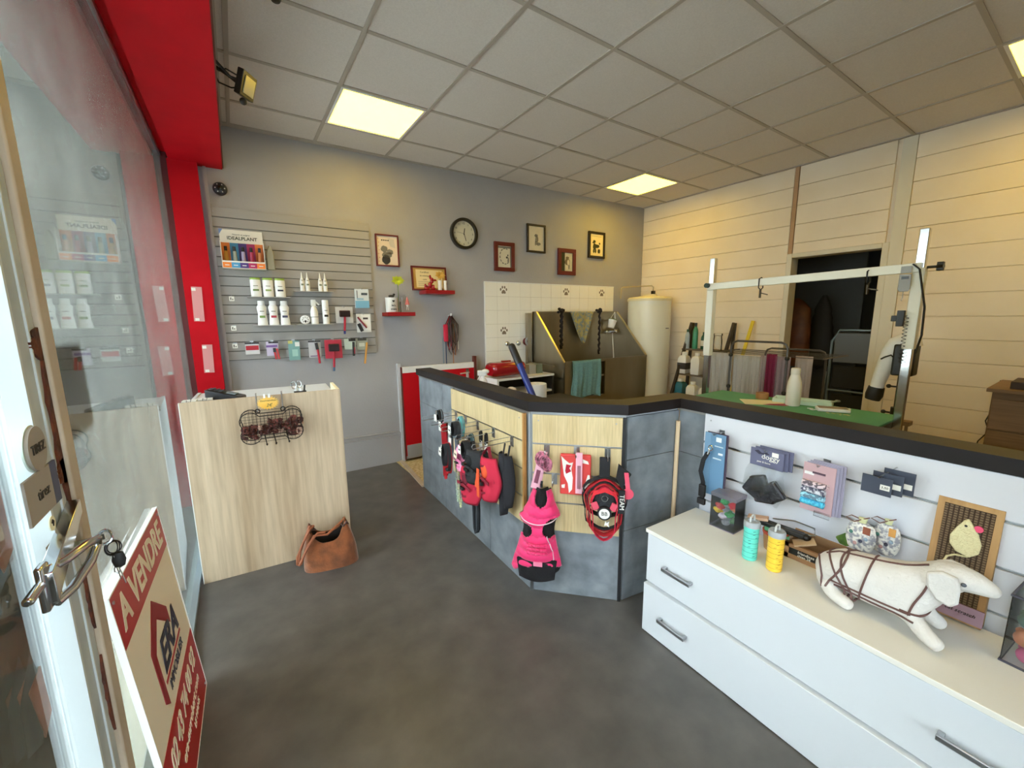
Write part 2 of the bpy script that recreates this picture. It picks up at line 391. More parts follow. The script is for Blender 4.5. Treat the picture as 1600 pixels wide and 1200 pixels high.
# the shop door
dr = sroot('door_1', (-1.0, 0, 0))
q = MB(); q.box(-.05, -.004, -2.62, -2.517, .02, 2.6); ob('door_stile', q, SHOPM, dr, bevel=.005)
q = MB(); q.box(-.045, -.001, -2.56, -2.555, .02, 2.6); q.box(-.03, .002, -2.625, -2.617, .02, 2.6); ob('glazing_bead', q, mat('pale_bead', (196, 204, 206), .4), dr)
q = MB(); q.box(-.05, -.004, -3.43, -3.33, .02, 2.6); ob('door_stile', q, SHOPM, dr)
q = MB(); q.box(-.05, -.004, -3.33, -2.565, .02, .14); q.box(-.05, -.004, -3.33, -2.565, 2.5, 2.6); ob('door_rail', q, SHOPM, dr)
q = MB(); q.box(-.032, -.026, -3.33, -2.565, .14, 2.5); ob('door_pane', q, GLASS, dr)
ob('rust_patch', rustb, RUST, dr, loc=(1.0, 0, 0), label='brown rust where the paint has flaked')
# front wall behind the camera with its own shop windows
wf = MB(); wf.box(-1.1, 4.3, -5.3, -5.2, 2.5, HC+.1); wf.box(-1.1, 4.3, -5.3, -5.2, 0, .35); wf.box(.1, 4.3, -5.3, -5.2, 0, HC+.1)
struct('wall_front', wf, WALLP)
w3 = sroot('window_3', (0, -5.25, 0)); q = MB(); q.box(-1.05, .1, -.004, .004, .35, 2.5); ob('pane', q, GLASS, w3)

# outside: pavement, road, houses opposite, awning over the window
b = MB(); b.box(-60, -1.1, -40, 60, -.2, -.06); b.box(-1.1, 60, -40, -5.3, -.2, -.06); struct('ground_outside', b, mat('asphalt', (150, 150, 146), .8, c2=(162, 162, 156), vscale=6))
b = MB(); b.box(-3.2, -1.1, -40, 60, -.06, -.02); struct('pavement_outside', b, mat('pavement_concrete', (84, 86, 84), .8, c2=(72, 74, 73), vscale=10))
AW = mat('blue_grey_awning', (92, 102, 116), .9, c2=(150, 158, 168), vscale=220, contrast=.3)
FAC = mat('beige_render', (206, 202, 188), .9, c2=(194, 190, 178), vscale=2)
PANED = mat('dark_window_glass', (60, 68, 76), .15)
def house(x0, x1, y0, y1, h, lab, mt, face):
    t = thing('house', lab, 'building', ((x0+x1)/2, (y0+y1)/2, -.1)); cx, cy = (x0+x1)/2, (y0+y1)/2
    q = MB(); q.box(x0-cx, x1-cx, y0-cy, y1-cy, 0, h); ob('wall', q, mt, t)
    q = MB(); q.prism([(x0-cx-.3, h), (x1-cx+.3, h), (0, h+1.8)], y0-cy-.2, y1-cy+.2); ob('roof', q, mat('slate_roof', (82, 84, 92), .7), t)
    if face == 'x':
        y = y0+1.2
        while y < y1-1.6:
            for z in (1.1, 3.9):
                q = MB(); q.box(x1-cx, x1-cx+.06, y-cy, y-cy+1.0, z, z+1.5); w = ob('window', q, WHITE, t)
                q = MB(); q.box(x1-cx+.05, x1-cx+.07, y-cy+.08, y-cy+.92, z+.08, z+1.42); ob('pane', q, PANED, w)
            y += 2.6
    else:
        x = x0+1.0
        while x < x1-1.6:
            for z in (1.1, 3.9):
                q = MB(); q.box(x-cx, x-cx+1.0, y0-cy-.06, y0-cy, z, z+1.5); w = ob('window', q, WHITE, t)
                q = MB(); q.box(x-cx+.08, x-cx+.92, y0-cy-.07, y0-cy-.05, z+.08, z+1.42); ob('pane', q, PANED, w)
            x += 2.6
house(-17, -10.5, -6, 12, 5.6, 'beige rendered house across the street from the shop window', FAC, 'x')
house(-18, -10.5, 14, 32, 6.4, 'pale grey house further along the street beyond the beige one', mat('pale_render', (190, 190, 184), .9), 'x')
house(-9, -2.6, 33, 40, 6.2, 'cream house closing the far end of the street', mat('cream_render', (196, 190, 172), .9), 'y')
aw = thing('awning', 'blue-grey speckled fabric awning outside above the shop window', 'awning', (-1.12, -1.5, 2.9))
q = MB(); q.box(-.10, 0, -3.5, 2.6, -.1, .08); ob('cassette', q, SHOPM, aw)
q = MB(); q.add([(-.02, -3.4, .0), (-.02, 2.5, .0), (-.5, 2.5, -.47), (-.5, -3.4, -.47), (-.02, -3.4, .004), (-.02, 2.5, .004), (-.5, 2.5, -.466), (-.5, -3.4, -.466)],
               [(0, 1, 2, 3), (7, 6, 5, 4), (0, 3, 7, 4), (1, 5, 6, 2), (0, 4, 5, 1), (3, 2, 6, 7)]); ob('fabric', q, AW, aw)
q = MB(); q.cyl((-.5, -3.45, -.48), (-.5, 2.55, -.48), .02); ob('front_bar', q, SHOPM, aw)
for yy in (-3.4, 1.98):
    q = MB(); q.bar((-.04, yy, -1.37), (-.5, yy, -.48), .03, .02); ob('arm', q, WHITE, aw)
    q = MB(); q.box(-.05, 0, yy-.03, yy+.03, -1.45, -1.3); ob('bracket', q, SHOPM, aw)
tag(ob('letter_box', MB().box(-.07, .07, -.16, .16, 0, .42).box(-.02, .02, -.02, .02, -.80, 0), mat('green_grey_metal', (112, 132, 124), .5), loc=(-1.28, -.7, .78), bevel=.01), 'grey-green metal box seen through the window glass', 'box')
# ================================================================== LARGE FURNITURE
SLATE = mat('slate_vinyl_tile', (92, 97, 103), 0.45, c2=(138, 144, 150), vscale=9, detail=12, contrast=0.5, bump=0.08, bscale=60)
OAKL = wood('light_oak_laminate', (216, 196, 152), (198, 174, 128), 'z', 16, .45)
OAKE = mat('oak_edge', (176, 124, 66), .6)
CAP = mat('black_capping', (24, 20, 22), 0.45, c2=(34, 27, 26), vscale=5); CAP.node_tree.nodes['Principled BSDF'].inputs['Specular IOR Level'].default_value = 0.25
WSLAT = mat('white_slatwall', (206, 207, 214), 0.4)
GREYSLAT = mat('grey_painted_slatwall', (156, 152, 148), 0.6)
GROOVE = mat('groove_shadow_grey', (96, 94, 92), .7)
WLAM = mat('white_laminate', (204, 207, 210), 0.35)
TOPLAM = mat('cream_white_laminate', (222, 218, 208), 0.35)

# counter: capped partition with slate panels
co = thing('counter_partition', 'angled slate-tiled counter with thick black capping running through the shop', 'counter', (K1[0], K1[1], 0))
def cpart(name, F, mb, m, **k):
    o = ob(name, mb, m, co, **k)
    o.location = F.a - co.location; o.rotation_euler = (0, 0, F.rz); return o
for F in (F01, F12, F23, F34):
    q = MB(); q.box(0, F.len, .012, .07, 0, 1.0); cpart('core', F, q, mat('pale_joint_grey', (176, 180, 184), .6))
def tiles(F, s0, s1, zz, w, off=0):
    s = s0
    first = True
    while s < s1-.005:
        e = min(s1, s+(off if (first and off) else w)); first = False
        for a, c in zip(zz[:-1], zz[1:]):
            q = MB(); q.box(s+.0015, e-.0015, 0, .013, a+.0015, c-.0015); cpart('slate_panel', F, q, SLATE, bevel=.001)
        s = e
ZT = [0.0, .39, .77, .985]
tiles(F01, 0, .70, ZT, .5); tiles(F01, .70, F01.len, [0, .372], .5)
tiles(F12, .004, F12.len-.012, [0, .37], .6)
tiles(F23, .012, F23.len, [0, .39, .765, .985], .6)
tiles(F34, .0, .155, [0, .39, .765, .985], .6); tiles(F34, .155, F34.len, [0, .39], .6)
# corner trims
q = MB(); q.box(F12.len-.014, F12.len+.002, -.006, .01, 0, .985); cpart('corner_trim', F12, q, BLACK)
q = MB(); q.box(-.004, .012, -.005, .01, 0, .985); cpart('corner_trim', F12, q, ZINC)
q = MB(); q.cyl((F23.len-.018, -.012, .0), (F23.len-.018, -.012, .93), .011, seg=10); cpart('corner_dowel', F23, q, mat('raw_pine', (222, 196, 160), .6))
q = MB(); q.box(0, F12.len, -.004, .004, .985, 1.0); cpart('joint_strip', F12, q, ZINC)
q = MB(); q.box(.0, F01.len, -.004, .004, .985, 1.0); cpart('joint_strip', F01, q, ZINC)
q = MB(); q.box(0, F34.len, -.006, .004, .985, 1.0); cpart('joint_strip', F34, q, mat('grey_strip', (140, 136, 130), .5))
# capping, mitred at the corners
def offs(pts, d):
    out = []
    for i, p in enumerate(pts):
        n = Vector((0, 0))
        for a, b_ in ((i-1, i), (i, i+1)):
            if a < 0 or b_ >= len(pts): continue
            e = Vector((pts[b_][0]-pts[a][0], pts[b_][1]-pts[a][1])).normalized(); n += Vector((e.y, -e.x))
        n.normalize(); k = 1.0
        if 0 < i < len(pts)-1:
            e = Vector((pts[i+1][0]-p[0], pts[i+1][1]-p[1])).normalized(); k = 1/max(.3, n.dot(Vector((e.y, -e.x))))
        out.append((p[0]+n.x*d*k, p[1]+n.y*d*k))
    return out
kp = [K0, K1, K2, K3, K4]
o_, i_ = offs(kp, .022), offs(kp, -.105)
q = MB(); c0 = co.location
for k in range(4):
    a, b_, c, d = o_[k], o_[k+1], i_[k+1], i_[k]
    q.prism([(p[0]-c0.x, p[1]-c0.y) for p in (a, b_, c, d)], 1.0, 1.05, axis='z')
ob('capping', q, CAP, co)

def slatwall(name, F, s0, s1, z0, z1, n, m, label, pitch=None, gap=.008, th=.018, edge=None, alu=None, screws=True):
    t = fthing(F, name, label, 'slatwall', s0, 0, z0)
    W, Hh = s1-s0, z1-z0; p = pitch or Hh/n
    q = MB(); q.box(0, W, -.006, -.001, 0, Hh); ob('backing', q, alu or GROOVE, t)
    z = Hh
    i = 0
    while z > .01:
        a = max(0, z-p)
        q = MB(); q.box(0, W, -th, -.005, a+(gap if a > 0 else 0), z-.0005); ob('slat', q, m, t, bevel=.0012)
        if alu and a > 0:
            q = MB(); q.box(.001, W-.001, -th+.004, -.006, a+.0, a+.003); ob('groove_insert', q, alu, t)
        z = a; i += 1
    if edge:
        q = MB(); q.box(W-.001, W+.012, -th-.001, 0, 0, Hh); ob('edge_band', q, edge, t)
    if screws:
        for xx in (.03, W-.03):
            q = MB(); q.cyl((xx, -th-.001, Hh-.03), (xx, -th+.002, Hh-.03), .004, seg=8); ob('screw', q, ZINC, t)
    return t
slatwall('slatwall_panel', BW, -.793, .412, 1.135, 2.335, 16, GREYSLAT, 'grey painted slatwall board of thin slats on the back wall', gap=.006)
slatwall('slatwall_panel', F01, .70, 1.60, .375, .98, 4, OAKL, 'light oak slatwall on the long side of the counter, hung with harnesses', pitch=.153, edge=OAKE, alu=ZINC)
slatwall('slatwall_panel', F12, .012, .452, .37, .985, 4, OAKL, 'light oak slatwall on the short angled face of the counter, behind the pink dog coat', pitch=.155, alu=ZINC)
slatwall('slatwall_panel', F34, .155, 1.55, .40, .998, 4, WSLAT, 'white slatwall on the counter above the white chest of drawers', pitch=.147, gap=.01, alu=ZINC)

# white chest of drawers
DX0, DX1, DY0, DY1, DH = .768, 1.133, -3.70, -2.50, .51
t = thing('chest_of_drawers', 'long low white chest of drawers in front of the white slatwall', 'chest of drawers', ((DX0+DX1)/2, DY1, 0), -.03)
L_ = DY1-DY0; W_ = DX1-DX0
q = MB(); q.box(-W_/2+.018, W_/2, -L_, 0, 0, DH-.02); ob('carcass', q, WLAM, t)
q = MB(); q.box(-W_/2-.006, W_/2+.004, -L_-.01, .006, DH-.018, DH); ob('top', q, TOPLAM, t, bevel=.002)
for z0, z1, dx in ((.005, .247, -.014), (.255, .488, 0)):
    q = MB(); q.box(-W_/2+dx, -W_/2+.02, -L_+.003, -.003, z0, z1); dw = ob('drawer', q, WLAM, t, bevel=.002)
    for yc in (-.17, -1.03):
        zc = (z0+z1)/2; xf = -W_/2+dx
        q = MB(); q.bar((xf-.026, yc-.068, zc), (xf-.026, yc+.068, zc), .009, .016); q.box(xf-.028, xf, yc-.068, yc-.054, zc-.006, zc+.006); q.box(xf-.028, xf, yc+.054, yc+.068, zc-.006, zc+.006)
        ob('handle', q, ZINC, dw, bevel=.002)

# till desk
OAKD = wood('pale_oak_decor', (214, 194, 166), (178, 154, 124), 'z', 7, .5)
t = thing('till_desk', 'pale oak panel-fronted till desk standing against the shop window', 'desk', (-.993, -.887, 0), math.atan2(-.05, .783))
q = MB(); q.box(0, .785, 0, .018, 0, 1.04); ob('front_panel', q, OAKD, t, bevel=.001)
q = MB(); q.box(-.004, .0, 0, .0185, 0, 1.04); ob('edge_band', q, WHITE, t)
q = MB(); q.box(.767, .785, .018, .33, 0, 1.04); ob('side_panel', q, mat('pale_maple', (226, 214, 178), .5), t)
q = MB(); q.box(.005, .767, .018, .62, .975, .995); ob('desktop', q, WLAM, t)
q = MB(); q.box(0, .018, .018, .62, 0, 1.0); ob('side_panel', q, WLAM, t)

# red gate folded back against the wall
REDG = mat('red_gate_laminate', (196, 14, 30), .5); REDG.node_tree.nodes['Principled BSDF'].inputs['Specular IOR Level'].default_value = 0.2
t = fthing(BW, 'half_height_gate', 'red half-height gate with white top edge standing open against the back wall', 'gate', .635, .055, 0)
q = MB(); q.box(0, .80, -.018, .012, .06, .925); ob('leaf', q, REDG, t)
q = MB(); q.box(0, .80, -.022, .016, .925, .985); ob('top_rail', q, WHITE, t, bevel=.003)
q = MB(); q.box(.01, .79, -.021, -.017, .035, .175); ob('kick_plate', q, mat('grey_kick_plate', (150, 152, 156), .4), t)
q = MB(); q.box(-.012, 0, -.02, .014, .02, .985); ob('hinge_stile', q, mat('brown_stile', (96, 40, 36), .5), t)
q = MB(); q.box(.70, .735, -.026, -.018, .78, .92); q.cyl((.718, -.02, .88), (.718, -.06, .88), .009); q.tube([(.718, -.06, .88), (.70, -.062, .88), (.61, -.06, .875)], .008); ob('handle', q, CHROME, t)
q = MB(); q.box(.80, .83, -.03, .02, .55, 1.05); ob('latch_post', q, mat('brown_stile', (96, 40, 36), .5), t, bevel=.003)

# white wall tiles with paw prints
PAW = mat('paw_taupe', (122, 108, 92), .6)
WT = mat('white_glazed_tile', (240, 236, 224), .18)
GR = mat('tile_grout', (170, 160, 144), .8)
wt = sroot('wall_tiles', BW.w(1.632, 0, 0), BW.rz); TW = .1535
q = MB(); q.box(0, 13*TW, -.006, 0, .32, 1.852); ob('grout', q, GR, wt)
tm = MB(); tm.box(.001, TW-.001, -.010, -.005, .001, TW-.001); tm = tm.mesh('tile', WT)
paws = {(1, 0), (7, 0), (11, 0), (1, 3)}
for c in range(13):
    for r_ in range(10):
        o = ob('tile', tm, None, wt, loc=(c*TW, random.uniform(-.0004, .0004), 1.852-(r_+1)*TW))
        if (c, r_) in paws:
            q = MB(); cx, cz = TW*.55, TW*.38
            q.prism([(cx-.028, cz-.02), (cx-.012, cz-.026), (cx, cz-.02), (cx+.012, cz-.026), (cx+.028, cz-.02), (cx+.026, cz-.002), (cx+.012, cz+.014), (cx, cz+.02), (cx-.012, cz+.014), (cx-.026, cz-.002)], -.012, -.010)
            for ax, az, rr in ((-.038, .022, .2), (-.015, .046, 0), (.015, .046, 0), (.038, .022, -.2)):
                q.prism([(cx+ax+.010*math.cos(a), cz+az+.016*math.sin(a)) for a in [k*PI/6 for k in range(12)]], -.012, -.010)
            ob('paw_print', q, PAW, o)
q = MB(); q.box(-.012, 0, -.012, 0, .32, 1.86); q.box(-.012, 13*TW, -.012, 0, 1.852, 1.862); ob('tile_trim', q, WHITE, wt)

# stainless dog bath
t = thing('dog_bath', 'stainless steel dog bath with high splash-back and sloping sides', 'dog bath', (2.22, -.25, 0))
def P3(x, y, z): return (x-2.22, y+.25, z)
xa, xb, yf, yk = 2.22, 3.58, -.25, .33
S = STEEL
def sheet(pts, th=.012, n=None):
    n = n or (Vector(pts[1])-Vector(pts[0])).cross(Vector(pts[2])-Vector(pts[0])).normalized()
    q = MB(); k = len(pts); vs = [Vector(p) for p in pts]+[Vector(p)+n*th for p in pts]
    q.add(vs, [tuple(range(k))[::-1], tuple(range(k, 2*k))]+[(i, (i+1) % k, k+(i+1) % k, k+i) for i in range(k)]); return q
zt, zb = .972, 1.522
ob('side_panel', sheet([P3(xa, yf, .46), P3(xa, yk, .46), P3(xa, yk, zb), P3(xa, yk-.08, zb), P3(xa, yf, zt)]), S, t)
ob('side_panel', sheet([P3(xb, yf, .46), P3(xb, yk, .46), P3(xb, yk, zb), P3(xb, yk-.08, zb), P3(xb, yf, zt)]), S, t)
q = MB(); q.box(0, xb-xa, .56, .58, .46, zb); ob('back_panel', q, S, t)
q = MB(); q.box(0, xb-xa, 0, .58, .78, .80); ob('basin_floor', q, S, t)
q = MB()
for a, c in ((0, .14), (.62, 1.36)): q.box(a, c, -.008, .012, .44, zt)
q.box(.14, .62, -.008, .012, .44, .56); q.box(.14, .62, -.008, .012, .955, zt); ob('front_panel', q, S, t)
q = MB(); q.box(.145, .615, .001, .010, .565, .95); ob('door', q, mat('dark_steel', (58, 52, 46), .35, .8), t)
q = MB(); q.box(.09, .67, -.014, -.008, .50, .52); ob('door_ledge', q, S, t)
BR = mat('gold_lit_steel_edge', (214, 196, 150), .28, .9)  # warm lamplight on the sloping edges, put into a lighter golden steel
for xx in (xa, xb):
    q = MB(); q.bar(P3(xx, yf, zt), P3(xx, yk-.08, zb), .02, .014); ob('edge_rail', q, BR, t)
q = MB(); q.bar(P3(xa, yf, zt), P3(xb, yf, zt-.005), .025, .02); ob('rim', q, S, t)
q = MB(); q.bar(P3(xa, yk-.04, zb), P3(xb, yk-.04, zb), .08, .016); ob('rim', q, S, t)
q = MB(); q.bar(P3(xa-.06, yk, .46), P3(xa-.06, yk, zb-.01), .05, .05); q.bar(P3(xa-.07, yf+.1, .93), P3(xa-.07, yk, .93), .03, .02); ob('side_frame', q, S, t)
for xx in (.05, 1.31):
    for yy in (.04, .52):
        q = MB(); q.box(xx-.02, xx+.02, yy-.02, yy+.02, 0, .46); ob('leg', q, S, t)

# water heater
t = thing('water_heater', 'tall cream cylindrical water heater in the back corner', 'water heater', (3.885, -.03, 0))
prof = [(0, .40), (.25, .40), (.272, .42), (.275, .45), (.275, 1.655), (.282, 1.66), (.282, 1.69), (.265, 1.705), (.12, 1.725), (.085, 1.73), (.085, 1.745), (0, 1.745)]
q = MB(); q.lathe(prof[:-6]+[(.275, 1.655), (0, 1.655)], seg=40); ob('tank', q, mat('cream_enamel', (236, 232, 212), .3, c2=(230, 226, 206), vscale=2), t)
q = MB(); q.lathe([(.2, 1.65), (.284, 1.655), (.284, 1.685), (.265, 1.705), (.12, 1.722), (.085, 1.728), (.085, 1.745), (0, 1.745)], seg=40); ob('lid', q, mat('cream_lid', (224, 212, 170), .35), t)
q = MB(); q.box(-.075, .0, -.2765, -.2755, 1.30, 1.312); ob('name_plate', q, plain((120, 118, 110)), t, rot=(0, 0, .1), loc=(.02, -.003, 0))
q = MB()
for a in (.8, 2.3, 3.9, 5.4): q.cyl((.2*math.cos(a), .2*math.sin(a), 0), (.2*math.cos(a), .2*math.sin(a), .41), .02)
ob('stand', q, WHITE, t)
q = MB(); q.tube([(-.20, .32, 1.70), (-.20, .31, 1.84), (-.18, .30, 1.85), (.16, .1, 1.87), (.17, .08, 1.85), (.17, .08, 1.73)], .009); ob('pipe', q, mat('copper_painted', (176, 160, 128), .5), t)
q = MB(); q.box(.15, .19, .06, .10, 1.745, 1.80); ob('valve', q, BLACK, t)

# grooming table with gantry
GREEN = mat('green_rubber_top', (72, 146, 106), .5, c2=(80, 154, 114), vscale=6, bump=.1, bscale=300)
t = thing('grooming_table', 'grooming table with green rubber top and dark edge behind the counter', 'table', (2.36, -2.34, 0))
q = MB(); q.box(-.245, .26, -.56, .56, .835, .85); ob('table_top', q, GREEN, t, bevel=.002)
q = MB(); q.box(-.255, .27, -.57, .57, .81, .838); ob('edge', q, mat('dark_brown_edge', (50, 38, 32), .5), t)
q = MB(); q.box(-.235, .25, -.54, .54, .79, .812); ob('underframe', q, mat('brown_board', (132, 104, 76), .6), t)
for xx in (-.2, .22):
    for yy in (-.5, .5):
        q = MB(); q.bar((xx, yy, .79), (xx, yy*.8, 0), .03, .03); ob('leg', q, CHROME, t)
q = MB(); q.box(.262, .33, -.60, -.50, .79, .815); q.cyl((.30, -.58, .80), (.30, -.58, .72), .008); ob('clamp', q, mat('brown_board', (132, 104, 76), .6), t)
WOOLY = mat('yellowed_stain', (190, 180, 140), .8)
q = MB(); random.seed(5)
for k in range(12):
    a = random.uniform(-.1, .1); q.box(.0+a*.2, .006+a*.2+random.uniform(.004, .02), -.38+k*.012, -.375+k*.012+.006, .8501, .8504)
ob('scuff_mark', q, WOOLY, t)
ga = thing('grooming_gantry', 'white and chrome gantry of two posts and a crossbar over the grooming table', 'gantry', (2.42, -2.34, .85))
CW = mat('cream_white_tube', (226, 222, 204), .35)
for yy, nm, zt_, wz0, wz1 in ((.59, 'left', 1.90, .30, .85), (-.59, 'right', 1.915, .42, .86)):
    q = MB(); q.box(-.02, .02, yy-.02, yy+.02, -.12, zt_-.85); ob('inner_post', q, CHROME, ga, bevel=.003)
    q = MB(); q.box(-.026, .026, yy-.026, yy+.026, wz0, wz1); ob('sleeve', q, CW, ga, bevel=.003)
q = MB(); q.bar((-.03, .61, .835), (-.03, -.60, .862), .025, .05); ob('crossbar', q, CW, ga, bevel=.003)
q = MB(); q.cyl((-.07, .60, .845), (-.03, .60, .845), .018); ob('knob', q, mat('dark_green_knob', (20, 54, 46), .5), ga)
q = MB(); q.cyl((.0, -.616, .862), (.0, -.655, .862), .007, seg=10)
pts = [((.022+.004*math.cos(6*a))*math.cos(a), .862+(.022+.004*math.cos(6*a))*math.sin(a)) for a in [2*PI*k/24 for k in range(24)]]; q.prism(pts, -.680, -.655); ob('knob', q, BLACK, ga)
# ================================================================== BACK AREA OBJECTS
# strap, hook and scale on the gantry
t = thing('black_strap', 'black strap lying over the right gantry post', 'strap', (2.38, -2.93, 1.7))
q = MB(); q.ribbon([(-.01, .02, .03), (-.015, -.01, .0), (-.012, -.05, -.20), (-.012, -.055, -.35), (-.008, -.04, -.45)], (1, 0, 0), .02, .006); ob('webbing', q, BLKFAB, t)
t = thing('digital_scale', 'grey hanging digital scale clipped to the crossbar beside the right post', 'scale', (2.37, -2.885, 1.625)); t.scale = (.6, .6, .6)
q = MB(); q.prism([(-.04, .09), (.04, .09), (.042, -.04), (.03, -.065), (-.03, -.065), (-.042, -.04)], -.012, .012); ob('body', q, mat('grey_casing', (150, 150, 146), .4), t, rot=(0, 0, -PI/2+.2), bevel=.004)
q = MB(); q.box(-.025, .025, -.015, -.012, .045, .07); ob('display', q, plain((40, 44, 42), .2), t, rot=(0, 0, -PI/2+.2))
q = MB(); q.box(-.035, .035, -.02, .03, .10, .16); ob('clip', q, mat('grey_casing', (150, 150, 146), .4), t, rot=(0, 0, -PI/2+.2))
q = MB(); q.tube([(0, 0, -.065), (0, .0, -.12), (.0, .008, -.14), (0, .0, -.15)], .003); ob('hook', q, ZINC, t)
t = thing('harness_clip', 'black buckle and coiled cord hanging under the digital scale', 'clip', (2.37, -2.89, 1.44)); t.scale = (.7, .7, .8)
q = MB(); q.box(-.02, .02, -.022, .022, -.055, .055); q.box(-.015, .015, .02, .055, -.02, .02); ob('buckle', q, BLACK, t, bevel=.003)
q = MB(); pts = [(.014*math.cos(a*1.1), -.035+.014*math.sin(a*1.1), .02-.0042*a) for a in range(0, 80)]; q.tube(pts, .0022, 5); ob('coiled_cord', q, BLACK, t)
for nm, yy, zz, lab in (('noose_clip', -2.125, 1.66, 'small dark swivel clip hanging from the left half of the crossbar'), ('noose_clip', -2.72, 1.655, 'small metal clip hanging from the crossbar in front of the doorway')):
    t = thing(nm, lab, 'clip', (2.39, yy, zz))
    q = MB(); q.tube([(-.03, 0, .055), (0, 0, .065), (.03, 0, .055), (.03, 0, -.005), (0, 0, -.02), (-.03, 0, -.005)], .004, 6, True); ob('loop', q, BLKFAB, t)
    q = MB(); q.cyl((0, 0, -.02), (0, 0, -.075), .007); q.bar((0, 0, -.04), (0, -.05, -.055), .006, .006); ob('swivel', q, mat('dark_bronze', (66, 58, 46), .4, .8), t)

# things on the grooming table
def bottle_prof(r, h, neck=.35, shoulder=.72):
    return [(0, 0), (r*.94, 0), (r, h*.03), (r, h*shoulder*.75), (r*.92, h*shoulder*.9), (r*neck*1.3, h*.86), (r*neck, h*.90), (r*neck, h*.99), (0, h)]
t = thing('water_bottle', 'tall cream insulated bottle standing on the green table', 'bottle', (2.42, -2.385, .851))
q = MB(); q.lathe([(0, 0), (.040, 0), (.043, .006), (.043, .13), (.040, .165), (.030, .20), (.026, .215), (0, .215)], seg=28); ob('body', q, mat('cream_matt', (228, 220, 204), .5), t)
q = MB(); q.lathe([(.0, .214), (.027, .214), (.028, .222), (.028, .252), (.024, .258), (0, .258)], seg=28); ob('cap', q, mat('cream_cap', (216, 208, 192), .5), t)
t = thing('tape_roll', 'small brown tape roll on the green table', 'tape', (2.50, -2.15, .851))
q = MB(); q.lathe([(.025, 0), (.042, 0), (.042, .045), (.025, .045), (.025, 0)], seg=24, caps=False); ob('tape', q, mat('brown_tape', (158, 112, 64), .4), t)
t = thing('phone', 'white-cased phone lying face up at the front of the green table', 'phone', (2.43, -2.61, .851), -1.05)
q = MB(); q.box(-.085, .085, -.045, .045, 0, .022); ob('case', q, WHITE, t, bevel=.006)
q = MB(); q.box(-.076, .076, -.038, .038, .0221, .0235); ob('screen', q, mat('beige_screen', (176, 158, 140), .15), t)
q = MB(); q.box(.05, .07, -.036, -.012, .0236, .025); ob('camera_bump', q, plain((90, 90, 90)), t)
q = MB(); q.tube([(-.085, -.02, .006), (-.11, -.03, .004), (-.12, -.01, .004), (-.10, .01, .004), (-.13, .02, .004)], .003, 6); ob('wrist_cord', q, WHITE, t)
q = MB(); q.ball((.093, .03, .012), .009); ob('charm', q, WHITE, t)
t = thing('plastic_tray', 'pale mint plastic tray at the far edge of the green table', 'tray', (2.53, -2.40, .851), -1.35)
q = MB(); q.box(-.16, .16, -.05, .05, 0, .006); q.box(-.17, .17, .045, .055, 0, .035); q.box(-.17, .17, -.055, -.045, 0, .03); q.box(-.17, -.16, -.05, .05, 0, .03); q.box(.16, .17, -.05, .05, 0, .035); ob('tray', q, mat('mint_plastic', (198, 218, 200), .4), t, bevel=.003)
q = MB(); q.tube([(.16, -.02, .035), (.19, -.01, .045), (.20, .03, .04), (.18, .05, .038)], .007); ob('grip', q, ZINC, t)
t = thing('paper_sheet', 'cream sheet of paper with a magenta patch lying on the green table', 'paper', (2.36, -2.22, .851), -.9)
q = MB(); q.box(-.13, .13, -.09, .09, 0, .0015); ob('sheet', q, mat('cream_paper', (226, 218, 186), .8), t)
q = MB(); q.prism([(-.02, -.09), (.10, -.10), (.16, -.07), (.13, -.03), (.03, -.05)], .0016, .0025, axis='z'); ob('magenta_patch', q, mat('magenta_print', (176, 60, 96), .7), t)

# drying machine stand: nozzle, motor box, pole
ds = thing('stand_dryer', 'stand dryer with white curved nozzle and black motor box behind the right gantry post', 'dryer', (2.95, -2.79, 0))
q = MB()
cps = [(0, -.05, 1.25), (0, -.04, 1.285), (0, -.01, 1.29), (0, .03, 1.265), (0, .055, 1.21), (0, .078, 1.12), (0, .098, 1.02), (0, .108, .96)]
q.tube(cps, .05, 20, rs=[.045, .052, .056, .056, .052, .046, .040, .036]); ob('nozzle', q, mat('white_hose_plastic', (226, 222, 214), .35), ds)
q = MB(); q.tube([(0, .107, .965), (0, .115, .91), (0, .122, .875)], .045, 16, rs=[.045, .05, .042]); ob('nozzle_tip', q, BLACK, ds)
q = MB(); q.box(-.06, .06, -.075, .035, 1.06, 1.27); ob('motor_box', q, BLACK, ds, bevel=.012)
q = MB(); q.tube([(-.05, .02, 1.17), (-.065, .04, 1.195), (-.065, .07, 1.18), (-.06, .09, 1.165)], .005); q.tube([(0, .05, 1.165), (0, .04, 1.15), (0, .0, 1.15)], .006); ob('cable', q, BLACK, ds)
q = MB(); q.cyl((0, -.01, .0), (0, -.01, 1.07), .016); q.cyl((0, -.01, .72), (0, -.01, .84), .03); ob('pole', q, BLACK, ds)
q = MB(); q.cyl((0, -.01, .98), (0, .04, .98), .006); q.ball((0, .045, .98), .014); q.cyl((0, .0, .80), (0, .05, .80), .006); q.ball((0, .055, .80), .014); ob('clamp_knob', q, BLACK, ds)
q = MB(); q.cyl((.0, -.01, .86), (0, .10, .0), .006); q.cyl((0, -.01, .82), (.0, -.02, 1.06), .008); ob('brace', q, BLACK, ds)
for k in range(4):
    a = k*PI/2+.4; q = MB(); q.cyl((0, -.01, .08), (.28*math.cos(a), .28*math.sin(a), .03), .014); q.ball((.28*math.cos(a), .28*math.sin(a), .03), .03); ob('leg', q, BLACK, ds)

